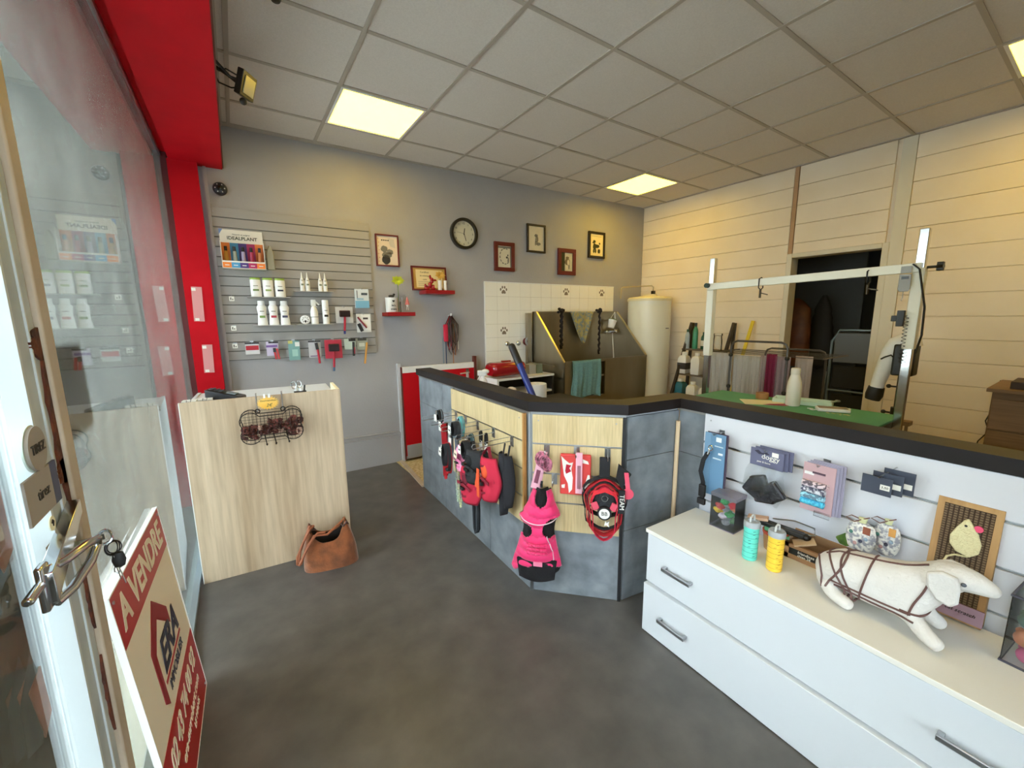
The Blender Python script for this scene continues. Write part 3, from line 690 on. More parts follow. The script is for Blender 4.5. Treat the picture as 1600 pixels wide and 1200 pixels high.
# ladder shelf with shampoo
DKW = mat('dark_brown_wood', (44, 32, 28), .5)
lx, lz = 3.98, 0
ls = thing('ladder_shelf', 'dark wooden ladder shelf holding shampoos beside the water heater', 'shelf', (3.95, -.68, 0))
for yy, nm in ((.20, 'l'), (-.33, 'r')):
    q = MB(); q.bar((-.28, yy+.03, 0), (.14, yy-.05, 1.375), .03, .035, up=(1, 0, 0)); ob('rail', q, DKW, ls)
    q = MB(); q.bar((.18, yy+.02, 0), (.16, yy-.05, 1.375), .03, .03, up=(1, 0, 0)); ob('rail', q, DKW, ls)
SHZ = (.42, .745, 1.055)
for z, dx in zip(SHZ, (-.13, -.04, .03)):
    q = MB(); q.box(dx, .17, -.35, .20, z-.02, z); ob('shelf_board', q, mat('grey_brown_board', (104, 92, 78), .6), ls)
def bottle(name, lab, cat, loc, r, h, mb, mc, capc, group=None, square=False, label_c=None, neck=.4, caph=.14):
    t = thing(name, lab, cat, loc, 0, group)
    q = MB()
    if square: q.lathe([(0, 0), (r*1.2, 0), (r*1.3, h*.03), (r*1.3, h*.68), (r*1.0, h*.80), (r*.42, h*.86), (r*.42, h*.9), (0, h*.9)], seg=4)
    else: q.lathe([(0, 0), (r*.95, 0), (r, h*.03), (r, h*.62), (r*.9, h*.72), (r*neck*1.1, h*(1-caph)), (r*neck, h*(1-caph*.9)), (0, h*(1-caph*.9))], seg=18)
    o = ob('body', q, mc, t, rot=(0, 0, PI/4) if square else None, bevel=r*.12 if square else 0)
    q = MB(); q.lathe([(0, h*(1-caph)), (r*neck*1.25, h*(1-caph)), (r*neck*1.25, h*.99), (r*neck, h), (0, h)], seg=14); ob('cap', q, capc, t)
    if label_c:
        q = MB(); q.lathe([(r*1.01, h*.2), (r*1.01, h*.52)] if not square else [(r*1.32, h*.2), (r*1.32, h*.5)], seg=18 if not square else 4, caps=False); ob('label', q, label_c, t, rot=(0, 0, PI/4) if square else None)
    return t
GRN = mat('green_bottle', (66, 148, 112), .3); DGRN = mat('dark_green_plastic', (20, 74, 56), .4); BLUJ = mat('blue_liquid', (52, 116, 138), .25)
WP = WHITE; LBK = plain((60, 60, 66))
bottle('shampoo_bottle', 'slim grey bottle with dark green cap at the left of the top ladder shelf', 'bottle', (4.02, -.525, 1.055), .028, .24, None, mat('grey_bottle', (170, 182, 186), .4), DGRN)
bottle('shampoo_bottle', 'tall green bottle with black cap on the top ladder shelf', 'bottle', (4.02, -.63, 1.055), .032, .32, None, GRN, BLACK)
bottle('shampoo_bottle', 'short pale-labelled bottle with dark green cap on the top ladder shelf', 'bottle', (4.02, -.745, 1.055), .034, .21, None, DGRN, DGRN, label_c=PAPER)
bottle('glass_jar', 'wide clear glass vase on the top ladder shelf right of the gantry post', 'vase', (4.0, -.93, 1.055), .05, .2, None, CLEARP, CLEARP, neck=.8)
jg = 'white jugs on the middle ladder shelf'
bottle('shampoo_jug', 'white jug with black label on the middle ladder shelf, left one', 'jug', (3.97, -.53, .745), .062, .27, None, WP, WP, jg, True, LBK)
bottle('shampoo_jug', 'white jug on the middle ladder shelf, next to the gantry post', 'jug', (3.97, -.71, .745), .062, .27, None, WP, WP, jg, True)
bottle('shampoo_jug', 'white jug with dark label, right of the gantry post on the middle ladder shelf', 'jug', (3.97, -.93, .745), .055, .24, None, WP, WP, jg, True, LBK)
bottle('shampoo_jug', 'jug of blue liquid on the lowest visible ladder shelf', 'jug', (3.92, -.53, .42), .07, .26, None, BLUJ, WP, None, True)
bottle('shampoo_jug', 'white jug on the lowest visible ladder shelf beside the blue one', 'jug', (3.92, -.70, .42), .062, .24, None, WP, WP, None, True)
bottle('shampoo_jug', 'smaller white jug at the right of the lowest visible ladder shelf', 'jug', (3.92, -.86, .42), .055, .22, None, WP, WP, None, True)
# yellow pole against the boards
t = thing('yellow_pole', 'yellow pole leaning against the cream boards behind the drying rack', 'pole', (4.05, -1.2, 0))
q = MB(); q.bar((-.25, .10, 0), (.08, -.05, 1.40), .035, .012, up=(1, 0, 0)); ob('pole', q, mat('yellow_plastic', (216, 190, 40), .4), t)

# drying rack with towels
RX = 3.1
dr_ = thing('drying_rack', 'grey metal drying rack hung with towels behind the grooming table', 'drying rack', (RX, -1.9, 0))
RM = mat('dark_grey_tube', (84, 80, 78), .4, .4)
q = MB()
def hoop(x, y0, y1, z1, r=.05):
    return [(x, y0, 0), (x, y0, z1-r), (x, y0-.3*r, z1-.3*r), (x, y0-r, z1), (x, y1+r, z1), (x, y1+.3*r, z1-.3*r), (x, y1, z1-r), (x, y1, 0)]
q.tube(hoop(-.19, .225, -.225, 1.245), .009); ob('leg_frame', q, RM, dr_)
q = MB(); q.tube(hoop(.30, .16, -.32, 1.16), .009); ob('leg_frame', q, RM, dr_)
q = MB()
for yy in (.43, -.45): q.tube([(-.15, yy, 1.13), (.35, yy, 1.13)], .006, 6)
for k in range(6): q.tube([(-.15+k*.1, .43, 1.13), (-.15+k*.1, -.45, 1.13)], .003, 5)
ob('rails', q, RM, dr_)
q = MB()
for z in (.84, 1.12):
    q.ball((-.19, .225, z), .018); q.ball((-.19, -.225, z), .018)
ob('joint', q, BLACK, dr_)
def towel(lab, y0, y1, z0, z1, m, x=-.155, amp=.008, fr=26, seed=1, stripes=None):
    t = thing('towel', lab, 'towel', (RX+x, -1.9+(y0+y1)/2, z1+.03), 0, 'towels on the drying rack')
    W = y1-y0
    def fn(u, v):
        a = amp*math.sin(fr*u+seed)+.5*amp*math.sin(fr*2.3*u+seed*2)
        return (a*(.3+v)-.004*v, (u-.5)*W*(1-.06*v), -(z1-z0)*v)
    q = MB(); q.grid(fn, 40, 10)
    ob('cloth', q, m, t, solid=.006)
towel('plain pale grey towel at the left end of the drying rack', .225, .43, .50, 1.10, mat('grey_towel', (176, 170, 162), .95, bump=.5, bscale=200), seed=1)
towel('plain pale grey towel in the middle of the drying rack', -.01, .215, .50, 1.09, MATS['grey_towel'], x=-.155, seed=3)
towel('crumpled pink-grey towel on the drying rack', -.07, -.015, .48, 1.10, mat('pinkish_towel', (164, 148, 146), .95), seed=5, amp=.014, fr=14)
towel('dark raspberry towel on the drying rack', -.135, -.06, .46, 1.115, mat('raspberry_towel', (120, 28, 62), .95), seed=6, amp=.016, fr=12)
towel('mauve-grey towel right of the raspberry one', -.235, -.13, .46, 1.10, mat('mauve_towel', (146, 128, 130), .95), seed=8, amp=.016, fr=14)
towel('beige-grey towel at the right end of the drying rack', -.37, -.25, .5, 1.11, mat('beige_towel', (158, 142, 132), .95), seed=9, amp=.012, fr=10, x=-.1)

# store room: coats and folding chair
t = thing('coat', 'brown leather coat hanging in the dark doorway', 'coat', (4.75, -1.42, 1.55))
q = MB(); q.lathe([(.02, .10), (.08, .06), (.15, -.02), (.17, -.3), (.18, -.65), (.16, -.68), (0, -.68)], sx=.5, seg=18); ob('cloth', q, mat('brown_leather', (112, 58, 26), .5, c2=(70, 34, 18), vscale=8), t)
t = thing('coat', 'black ribbed puffer coat hanging behind the brown one', 'coat', (4.95, -1.62, 1.62))
q = MB(); pr = [(.02, .06), (.05, .0)]+[(.07+.010*(k % 2)+.0075*k, -.05-.05*k) for k in range(13)]+[(.13, -.74), (0, -.80)]
q.lathe(pr, sx=.5, seg=20); ob('cloth', q, mat('black_quilt', (34, 32, 34), .7), t)
fc = thing('folding_chair', 'grey folding chair leaning in the dark doorway', 'chair', (4.6, -2.12, 0))
GT = mat('grey_green_tube', (110, 122, 122), .4, .5)
q = MB(); q.tube([(.05, .27, 0), (-.02, .26, 1.18), (-.02, .20, 1.30), (-.02, -.20, 1.30), (-.02, -.26, 1.18), (.05, -.27, 0)], .013); ob('frame', q, GT, fc)
q = MB(); q.tube([(-.1, .29, 0), (.0, .29, .85)], .011); q.tube([(-.1, -.29, 0), (.0, -.29, .85)], .011); q.tube([(-.03, .25, .66), (-.03, -.25, .66)], .010); ob('leg', q, GT, fc)
q = MB(); q.box(-.03, -.015, -.235, .235, .96, 1.27); ob('backrest', q, mat('grey_panel', (104, 108, 110), .6), fc, bevel=.006)
q = MB(); q.box(-.05, -.03, -.22, .22, .69, .93); q.box(-.05, -.03, -.22, .22, .25, .63); ob('seat', q, mat('black_seat', (16, 16, 18), .7), fc, bevel=.01)

# brown chest by the right wall
BRW = wood('brown_wood', (142, 112, 82), (116, 88, 62), 'y', 10, .55)
t = thing('brown_chest', 'brown wooden chest of drawers at the right edge of the picture', 'chest', (3.85, -3.5, 0))
q = MB(); q.box(-.27, .30, -.45, .36, 0, .93); ob('carcass', q, BRW, t)
q = MB(); q.box(-.31, .31, -.47, .385, .93, .955); ob('top', q, BRW, t, bevel=.003)
z = .06
for h in (.20, .20, .20, .22):
    q = MB(); q.box(-.29, -.268, -.44, .355, z+.004, z+h-.004); ob('drawer', q, BRW, t, bevel=.003); z += h+.003
t = thing('wooden_box', 'dark wooden box with a blue packet on the brown chest', 'box', (3.75, -3.48, .956))
q = MB(); q.box(-.15, .15, -.28, .27, 0, .05); ob('base', q, mat('dark_mahogany', (54, 34, 30), .5), t, bevel=.004)
q = MB(); q.add([(-.05, .14, .05), (.05, .14, .05), (.05, .02, .30), (-.05, .02, .30), (-.05, -.2, .05), (.05, -.2, .05), (.05, -.2, .30), (-.05, -.2, .30)], [(0, 1, 2, 3), (4, 7, 6, 5), (0, 4, 5, 1), (3, 2, 6, 7), (0, 3, 7, 4), (1, 5, 6, 2)]); ob('blue_packet', q, mat('navy_packet', (26, 44, 92), .4), t)
q = MB(); q.box(-.13, -.05, .05, .16, .05, .075); ob('yellow_sponge', q, mat('pale_yellow', (206, 204, 120), .7), t)
t = thing('cable', 'thin black cable hanging down the cream boards beside the brown chest', 'cable', (4.17, -3.05, .9))
q = MB(); q.tube([(-.02, -.06, .05), (-.02, -.045, -.02), (-.02, -.06, -.08), (-.02, -.05, -.16), (-.02, -.02, -.28), (-.02, -.045, -.36), (-.02, .0, -.45), (-.02, .02, -.6), (-.02, .0, -.9)], .004, 6); ob('wire', q, BLACK, t)

# equipment beside the bath
un = thing('shelf_unit', 'low white-topped black shelf unit in front of the tiled wall', 'shelf unit', (1.79, .02, 0))
q = MB(); q.box(-.37, .37, -.17, .20, .83, .85); ob('top', q, WHITE, un)
q = MB(); q.box(-.37, -.35, -.17, .20, 0, .83); ob('side_panel', q, WHITE, un)
q = MB(); q.box(.34, .36, -.17, .20, 0, .83); q.box(-.35, .34, .18, .20, 0, .83); ob('back_panel', q, mat('black_interior', (20, 18, 18), .7), un)
q = MB(); q.box(-.35, .34, -.165, .18, .66, .68); ob('shelf_board', q, WHITE, un)
t = thing('blower_dryer', 'glossy red pet blower with rounded body on the white-topped unit', 'dryer', (1.60, -.03, .851))
RG = mat('glossy_red', (150, 14, 28), .22, coat=.6)
q = MB(); pr = []
n = 24
for sx_, k in ((-.20, .75), (-.185, .92), (-.16, 1.0), (.16, 1.0), (.185, .92), (.2, .7)):
    pr.append((sx_, k))
vs = []; 
for sx_, k in pr:
    for i in range(n):
        a = 2*PI*i/n; ca, sa = math.cos(a), math.sin(a)
        yy = .105*k*math.copysign(abs(ca)**.7, ca); zz = .012+.075+.075*k*math.copysign(abs(sa)**.75, sa); vs.append((sx_, yy, zz))
fs = [(j*n+i, j*n+(i+1) % n, (j+1)*n+(i+1) % n, (j+1)*n+i) for j in range(5) for i in range(n)]+[tuple(range(n)), tuple(range(5*n, 6*n))[::-1]]
q.add(vs, fs); ob('body', q, RG, t)
q = MB(); q.bar((-.05, 0, .165), (.06, 0, .165), .03, .014); ob('handle', q, RG, t, bevel=.004)
q = MB(); q.cyl((.195, 0, .08), (.225, 0, .08), .035); ob('outlet', q, BLACK, t)
t = thing('carton', 'small grey-white carton on the unit between the red blower and the bath', 'box', (1.96, .02, .851))
q = MB(); q.box(-.05, .04, -.05, .05, 0, .10); ob('box', q, mat('grey_carton', (160, 158, 150), .7), t)
q = MB(); q.box(.05, .13, -.05, .05, 0, .10); ob('box', q, mat('green_grey_carton', (108, 116, 96), .7), t)
t = thing('spray_can', 'round-topped can with red label behind the counter cap', 'can', (1.355, -.50, .68))
q = MB(); q.lathe([(0, 0), (.05, 0), (.052, .01), (.052, .11), (.045, .135), (.02, .15), (0, .152)], seg=20); ob('body', q, mat('can_white', (214, 206, 200), .35), t)
q = MB(); q.lathe([(.0525, .02), (.0525, .10)], seg=20, caps=False); ob('red_label', q, plain((190, 40, 48)), t)
# low bench inside the counter that carries rolls, spray, can
t = thing('work_bench', 'dark low bench running behind the counter cap', 'bench', (1.10, -.60, 0))
q = MB(); q.box(-.35, .95, -.35, .22, .655, .68); ob('bench_top', q, mat('dark_bench', (44, 38, 36), .6), t)
for xx in (-.33, .92):
    for yy in (-.33, .19):
        q = MB(); q.box(xx-.02, xx+.02, yy-.02, yy+.02, 0, .655); ob('leg', q, BLACK, t)
t = thing('paper_towel_roll', 'large white paper roll standing behind the counter beside the blue pole', 'paper roll', (1.70, -.62, .68))
t.location = (1.61, -.55, .681)
q = MB(); q.lathe([(.03, 0), (.095, 0), (.096, .004), (.096, .160), (.094, .165), (.03, .165), (.03, 0)], seg=32, caps=False); ob('roll', q, mat('white_paper_roll', (226, 224, 222), .9, bump=.3, bscale=80), t)
t = thing('foam_spray_bottle', 'white trigger spray bottle behind the counter near the red gate', 'bottle', (1.06, -.50, .735), -.6)
q = MB(); q.lathe([(0, 0), (.04, 0), (.042, .01), (.042, .15), (.03, .19), (.014, .21), (.014, .23), (0, .23)], seg=18); ob('body', q, mat('white_crumpled', (228, 228, 228), .6, bump=.6, bscale=60), t)
q = MB(); q.box(-.05, .03, -.014, .014, .23, .275); q.bar((-.02, 0, .24), (-.055, 0, .18), .012, .01); q.ball((.02, 0, .265), (.035, .02, .022)); ob('trigger', q, WHITE, t, bevel=.004)
t = thing('roller_pole', 'blue pole with black grip leaning behind the counter cap corner', 'pole', (.85, -1.68, .0))
dirv = Vector((.797, -1.35, 1.275))-Vector((.809, -1.6, .928))
def pp(k): return tuple(Vector((.809, -1.6, .928))+dirv*k-t.location)
q = MB(); q.cyl(pp(-2.1), pp(.69), .021); ob('pole', q, mat('blue_enamel', (10, 36, 112), .35), t)
q = MB(); q.cyl(pp(.68), pp(1.0), .024); q.ball(pp(1.0), .024); ob('grip', q, BLACK, t)
# ================================================================== BACK WALL OBJECTS
FR = mat('dark_red_frame', (96, 22, 26), .45); FB = mat('black_frame', (28, 20, 24), .4)
MAT_ = mat('cream_mount', (214, 204, 178), .8); INK = plain((46, 44, 42), .8); GINK = plain((120, 116, 104), .8); OLIVE = plain((58, 58, 34), .8)
def frame_pic(lab, s0, s1, z0, z1, fm, fw_, paper, art, drz=0, glass=True):
    t = fthing(BW, 'picture_frame', lab, 'picture', (s0+s1)/2, .012, (z0+z1)/2, 'framed dog pictures on the back wall', drz)
    w, h = (s1-s0)/2, (z1-z0)/2
    q = MB()
    for a in ((-w, w, h-fw_, h), (-w, w, -h, -h+fw_), (-w, -w+fw_, -h+fw_, h-fw_), (w-fw_, w, -h+fw_, h-fw_)): q.box(a[0], a[1], -.018, .008, a[2], a[3])
    ob('frame', q, fm, t, bevel=.002)
    q = MB(); q.box(-w+fw_*.8, w-fw_*.8, -.004, .006, -h+fw_*.8, h-fw_*.8); ob('mount', q, paper, t)
    q = MB(); mats = art(q, w-fw_, h-fw_); ob('drawing', q, mats, t)
    return t
def blob(q, cx, cz, rx, rz, mi=0, n=14, y=-.0065, jag=.0):
    q.prism([(cx+rx*math.cos(2*PI*k/n)*(1+jag*((k*7) % 3-1)), cz+rz*math.sin(2*PI*k/n)*(1+jag*((k*5) % 3-1))) for k in range(n)], y, -.0035, mi)
def art_poodle_bust(q, w, h):     # dark dog head with bows, red speckles
    blob(q, -.3*w, .1*h, .34*w, .22*h, 0, jag=.08); blob(q, .25*w, -.1*h, .32*w, .2*h, 0, jag=.08); blob(q, -.05*w, -.3*h, .5*w, .22*h, 0, jag=.06); blob(q, -.15*w, -.62*h, .42*w, .34*h, 1, jag=.05)
    q.prism([(.1*w, .85*h), (.7*w, .8*h), (.8*w, .2*h), (.3*w, .3*h)], -.005, -.0035, 3)
    for k in range(7): blob(q, (-.85+.06*(k % 2))*w, (.8-.26*k)*h, .035*w, .025*h, 2, 8)
    for k in range(4): q.box((-.55+k*.2)*w, (-.42+k*.2)*w, -.0065, -.0035, .66*h, .74*h, 1)
    return [GINK, INK, plain((176, 60, 60), .8), plain((200, 190, 176), .8)]
def art_longhair(q, w, h):
    for k in range(9):
        a = PI*.35+k*PI*.16; q.tube([(.1*w+.75*w*math.cos(a+j*.1), -.0045, .05*h+.72*h*math.sin(a+j*.1)) for j in range(4)], .006, 5, mi=0)
    blob(q, .35*w, -.05*h, .12*w, .1*h, 1); blob(q, .5*w, .15*h, .07*w, .1*h, 1); blob(q, .55*w, -.3*h, .1*w, .28*h, 0, jag=.15)
    q.box(-w*.9, w, -.006, -.0035, .8*h, h*.95, 0); q.box(.86*w, w, -.006, -.0035, -h, .8*h, 0)
    return [GINK, INK]
def art_sitting(q, w, h):
    blob(q, .0, .25*h, .22*w, .12*h, 0, jag=.1); blob(q, .08*w, -.05*h, .2*w, .26*h, 1, jag=.05); blob(q, .3*w, -.42*h, .3*w, .13*h, 0, jag=.1); blob(q, -.1*w, -.38*h, .05*w, .2*h, 0)
    blob(q, .02*w, -.05*h, .13*w, .2*h, 2)
    return [GINK, GINK, MAT_]
def art_spaniel(q, w, h):
    q.box(-w, -.35*w, -.0058, -.0035, -h, h, 2)
    blob(q, .1*w, .45*h, .3*w, .14*h, 1, jag=.1); blob(q, .1*w, .0, .45*w, .38*h, 1, jag=.06); blob(q, .25*w, -.05*h, .2*w, .3*h, 3, y=-.0072); blob(q, .0, -.6*h, .2*w, .3*h, 3); blob(q, .4*w, -.5*h, .1*w, .3*h, 0)
    return [GINK, plain((110, 96, 70), .8), plain((48, 56, 40), .8), MAT_]
def art_poodle(q, w, h):
    blob(q, -.35*w, .3*h, .2*w, .14*h, 0, jag=.12); blob(q, -.5*w, .2*h, .15*w, .06*h, 0); blob(q, -.3*w, -.15*h, .25*w, .3*h, 0, jag=.08); blob(q, .1*w, -.1*h, .35*w, .16*h, 0, jag=.08)
    for cx in (-.42, -.15, .3, .45): blob(q, cx*w, -.55*h, .12*w, .2*h, 0, jag=.08)
    blob(q, .45*w, .15*h, .1*w, .1*h, 0); q.box(-.75*w, .75*w, -.006, -.0035, .78*h, .80*h, 1)
    return [OLIVE, GINK]
frame_pic('red-framed print of a dark curly dog with red speckles, left of the round clock', .462, .682, 1.96, 2.253, FR, .013, mat('pink_cream_print', (222, 204, 184), .8), art_poodle_bust)
frame_pic('red-framed drawing of a long-haired dog right of the round clock', 1.752, 2.015, 1.98, 2.295, FR, .042, MAT_, art_longhair)
frame_pic('black-framed drawing of a small sitting dog, highest near the clock', 2.19, 2.455, 2.212, 2.53, FB, .022, MAT_, art_sitting)
frame_pic('small red-framed picture of a spaniel between the two black frames', 2.65, 2.93, 1.978, 2.293, FR, .048, mat('pale_print', (196, 192, 170), .8), art_spaniel)
frame_pic('black-framed picture of a green poodle, nearest the room corner', 3.145, 3.428, 2.213, 2.54, FB, .028, mat('warm_cream', (230, 214, 170), .8), art_poodle)

# clock
t = fthing(BW, 'wall_clock', 'round black-rimmed wall clock with a cream face', 'clock', 1.385, .004, 2.337)
def ring(q, r0, r1, y0, y1, n=40):
    vs = []
    for r, y in ((r0, y0), (r1, y0), (r1, y1), (r0, y1)):
        vs += [(r*math.cos(2*PI*k/n), y, r*math.sin(2*PI*k/n)) for k in range(n)]
    q.add(vs, [(j*n+k, j*n+(k+1) % n, ((j+1) % 4)*n+(k+1) % n, ((j+1) % 4)*n+k) for j in range(4) for k in range(n)])
q = MB(); ring(q, .128, .157, -.042, 0); ob('rim', q, BLACK, t, bevel=.004)
q = MB(); q.cyl((0, -.012, 0), (0, 0, 0), .13, seg=40); ob('face', q, mat('cream_dial', (206, 200, 176), .7), t)
for k in range(12):
    a = PI/2-(k+1)*PI/6; text(str(k+1), .028, INK, t, (.104*math.cos(a), -.0135, .104*math.sin(a)), name='numeral')
q = MB(); q.bar((0, -.015, -.01), (.012, -.015, .055), .008, .002, up=(0, 1, 0)); ob('hour_hand', q, BLACK, t)
q = MB(); q.bar((0, -.017, .01), (.024, -.017, -.07), .006, .002, up=(0, 1, 0)); ob('minute_hand', q, BLACK, t)
q = MB(); q.bar((0, -.019, .0), (-.08, -.019, .012), .002, .001, up=(0, 1, 0)); ob('second_hand', q, BLACK, t)

# dome camera
t = fthing(BW, 'dome_camera', 'small round security camera high on the wall beside the red beam', 'camera', -.70, .0, 2.475)
q = MB(); q.lathe([(0, 0), (.048, 0), (.048, .02), (.04, .032), (.03, .038), (0, .038)], seg=24); o = ob('body', q, mat('dark_navy_plastic', (34, 36, 50), .3), t, rot=(PI/2, 0, 0))
q = MB(); q.ball((0, -.036, 0), .016); ob('lens', q, plain((10, 10, 12), .05), t)
q = MB()
for k in range(6): q.ball((.03*math.cos(k*PI/3), -.036, .03*math.sin(k*PI/3)), .005, 8, 6)
ob('led', q, plain((190, 190, 196)), t)
# floodlight on the beam side, cable box on ceiling
FLPOS = (-.672, -.66, 2.80)
t = thing('floodlight', 'black floodlight on a bracket fixed to the red beam', 'floodlight', FLPOS); t.scale = (1.05, 1.05, 1.05)
q = MB(); q.tube([(-.0, .06, .06), (.07, .05, .02), (.12, .04, -.02)], .008); q.tube([(0, -.06, .04), (.07, -.03, -.02), (.12, -.04, -.03)], .008); q.tube([(0, 0, 0), (.02, -.03, -.06), (.07, -.05, -.08), (.12, -.03, -.06)], .004); ob('bracket', q, BLACK, t)
h_ = thing('x', '', '', (0, 0, 0)); bpy.data.objects.remove(h_)
q = MB(); q.box(-.015, .015, -.085, .085, -.06, .06); o = ob('housing', q, BLACK, t, loc=(.14, 0, -.03), rot=(.2, .35, -.35), bevel=.004)
q = MB(); q.box(.016, .020, -.06, .06, -.042, .042); ob('lamp_glass', q, mat('pale_reflector', (196, 188, 160), .3), o)
q = MB(); q.tube([(.12, .05, .03), (.10, .08, .05), (.06, .07, .06), (.03, .09, .05), (0, .08, .06)], .004); ob('cable', q, BLACK, t)
q = MB(); q.ball((.12, -.02, -.12), .018); ob('sensor', q, BLACK, t)
t = thing('smoke_detector', 'small black round device on the ceiling at the top of the picture', 'detector', (-.405, -1.21, HC-.002))
q = MB(); q.lathe([(0, 0), (.022, 0), (.024, -.008), (.018, -.018), (0, -.02)], seg=20); ob('body', q, BLACK, t)

# two little red shelves and what stands on them
t = fthing(BW, 'floating_shelf', 'small red floating shelf carrying the white treats pot', 'shelf', .62, 0, 1.513, 'red floating shelves')
q = MB(); q.box(-.13, .135, -.20, 0, -.024, .012); ob('board', q, SHELFRED, t, bevel=.002)
t = fthing(BW, 'floating_shelf', 'small red floating shelf carrying the red balloon dog', 'shelf', 1.02, 0, 1.727, 'red floating shelves')
q = MB(); q.box(-.145, .16, -.20, 0, -.024, .012); ob('board', q, SHELFRED, t, bevel=.002)
t = fthing(BW, 'treat_pot', 'white enamel treats pot with a black dog on its lid', 'pot', .555, .12, 1.526)
q = MB(); q.lathe([(0, 0), (.054, 0), (.056, .004), (.058, .13), (.060, .135), (0, .135)], seg=28); ob('pot', q, mat('white_enamel', (226, 222, 214), .3), t)
q = MB(); q.ball((0, 0, .15), (.03, .01, .012)); q.ball((.025, 0, .165), (.012, .009, .01)); q.bar((-.02, 0, .15), (-.02, 0, .137), .006, .006); q.bar((.015, 0, .15), (.015, 0, .137), .006, .006); ob('lid_figure', q, BLACK, t)
text("let's", .024, INK, t, (.0, -.060, .062), ext=.003); text('treats', .024, INK, t, (.0, -.060, .028), ext=.003); text('♥', .02, INK, t, (.0, -.060, .10), ext=.003)
def flower(lab, s, out, z, h, petal, vasem, r, n=34, seed=2, vh=.1):
    random.seed(seed)
    t = fthing(BW, 'flower_vase', lab, 'vase', s, out, z)
    q = MB(); q.lathe([(0, 0), (.02, 0), (.022, .005), (.018, vh*.6), (.022, vh), (.019, vh), (.015, vh*.6), (.0, .006)], seg=16, caps=False); ob('vase', q, vasem, t)
    q = MB(); q.tube([(0, 0, .01), (.004, 0, h*.6), (0, -.01, h)], .003, 6); ob('stem', q, plain((96, 130, 60)), t)
    q = MB()
    for k in range(n):
        a = k*2.4; e = .15+.9*(k/n); rr = r*(1.05-.5*k/n)
        d = Vector((math.cos(a)*math.cos(e), -math.sin(e)*.6, math.sin(a)*math.cos(e)*.75)); sd = Vector((-math.sin(a), 0, math.cos(a)))*.2*r
        c = Vector((0, -.01, h)); q.add([tuple(c+sd*.3), tuple(c+d*rr*.6+sd), tuple(c+d*rr), tuple(c+d*rr*.6-sd), tuple(c-sd*.3), tuple(c+d*rr*.5+Vector((0, -.004, 0)))], [(0, 1, 5), (1, 2, 5), (2, 3, 5), (3, 4, 5), (4, 0, 5)])
    ob('petals', q, petal, t); return t
flower('lime green artificial flower in a clear vase behind the treats pot', .635, .07, 1.526, .30, mat('lime_petals', (196, 206, 50), .6), CLEARP, .068)
t = fthing(BW, 'ornament', 'small pink and white figure dangling at the end of the lower red shelf', 'ornament', .70, .14, 1.526)
q = MB(); q.tube([(-.05, 0, .14), (-.02, 0, .17), (0, 0, .15)], .002, 5); q.cyl((-.05, 0, 0), (-.05, 0, .14), .002); ob('stand', q, ZINC, t)
q = MB(); q.lathe([(0, .09), (.018, .085), (.022, .07), (.012, .115), (0, .15)], seg=12); ob('pink_hat', q, plain((206, 120, 120), .7), t)
q = MB(); q.ball((0, 0, .07), (.013, .012, .02)); q.cyl((-.006, 0, .055), (-.008, 0, .02), .003); q.cyl((.006, 0, .055), (.008, 0, .02), .003); ob('body', q, WHITE, t)
t = fthing(BW, 'certificate_frame', 'red-framed golden certificate leaning on the upper red shelf', 'picture', .975, .045, 1.741, None)
t.rotation_euler = (-.10, 0, BW.rz)
q = MB()
for a in ((-.185, .185, .222, .238), (-.185, .185, .0, .014), (-.185, -.171, .014, .222), (.171, .185, .014, .222)): q.box(a[0], a[1], -.016, .004, a[2], a[3])
ob('frame', q, FR, t)
q = MB(); q.box(-.173, .173, -.006, .002, .012, .224); ob('gold_mat', q, mat('gold_card', (186, 146, 72), .45), t)
q = MB(); q.box(-.14, .14, -.008, -.005, .03, .205); ob('paper', q, mat('certificate_cream', (224, 202, 152), .7), t)
for k, s_ in enumerate(("Certificat", "de toilettage", "canin")): text(s_, .024-.004*(k > 0), INK, t, (-.05, -.0085, .18-.035*k))
q = MB()
for k in range(3): q.box(-.12, .02, -.0088, -.0075, .085-.018*k, .088-.018*k)
ob('text_lines', q, GINK, t)
t = fthing(BW, 'balloon_dog', 'glossy red balloon dog figurine on the upper red shelf', 'figurine', .945, .13, 1.740)
q = MB(); G_ = RG
for c, r in (((-.035, 0, .018), (.03, .014, .013)), ((.03, 0, .018), (.028, .014, .013)), ((-.035, .015, .03), (.022, .01, .018)), ((0, 0, .05), (.024, .018, .03)), ((.018, 0, .085), (.02, .014, .02)), ((.018, 0, .108), (.018, .018, .016)), ((.045, 0, .098), (.024, .011, .011)), ((.002, 0, .128), (.012, .01, .02)), ((-.05, 0, .045), (.011, .009, .016)), ((.034, 0, .035), (.012, .012, .022))): q.ball(c, r, 14, 10)
ob('body', q, G_, t)
t = flower('two white vases with a golden flower beside the balloon dog', 1.055, .11, 1.740, .15, mat('golden_petals', (222, 176, 80), .6), WHITE, .06, seed=4)
q = MB(); q.lathe([(0, 0), (.016, 0), (.018, .005), (.015, .07), (.018, .10), (0, .10)], (.06, 0, 0), seg=16); ob('vase', q, WHITE, t)

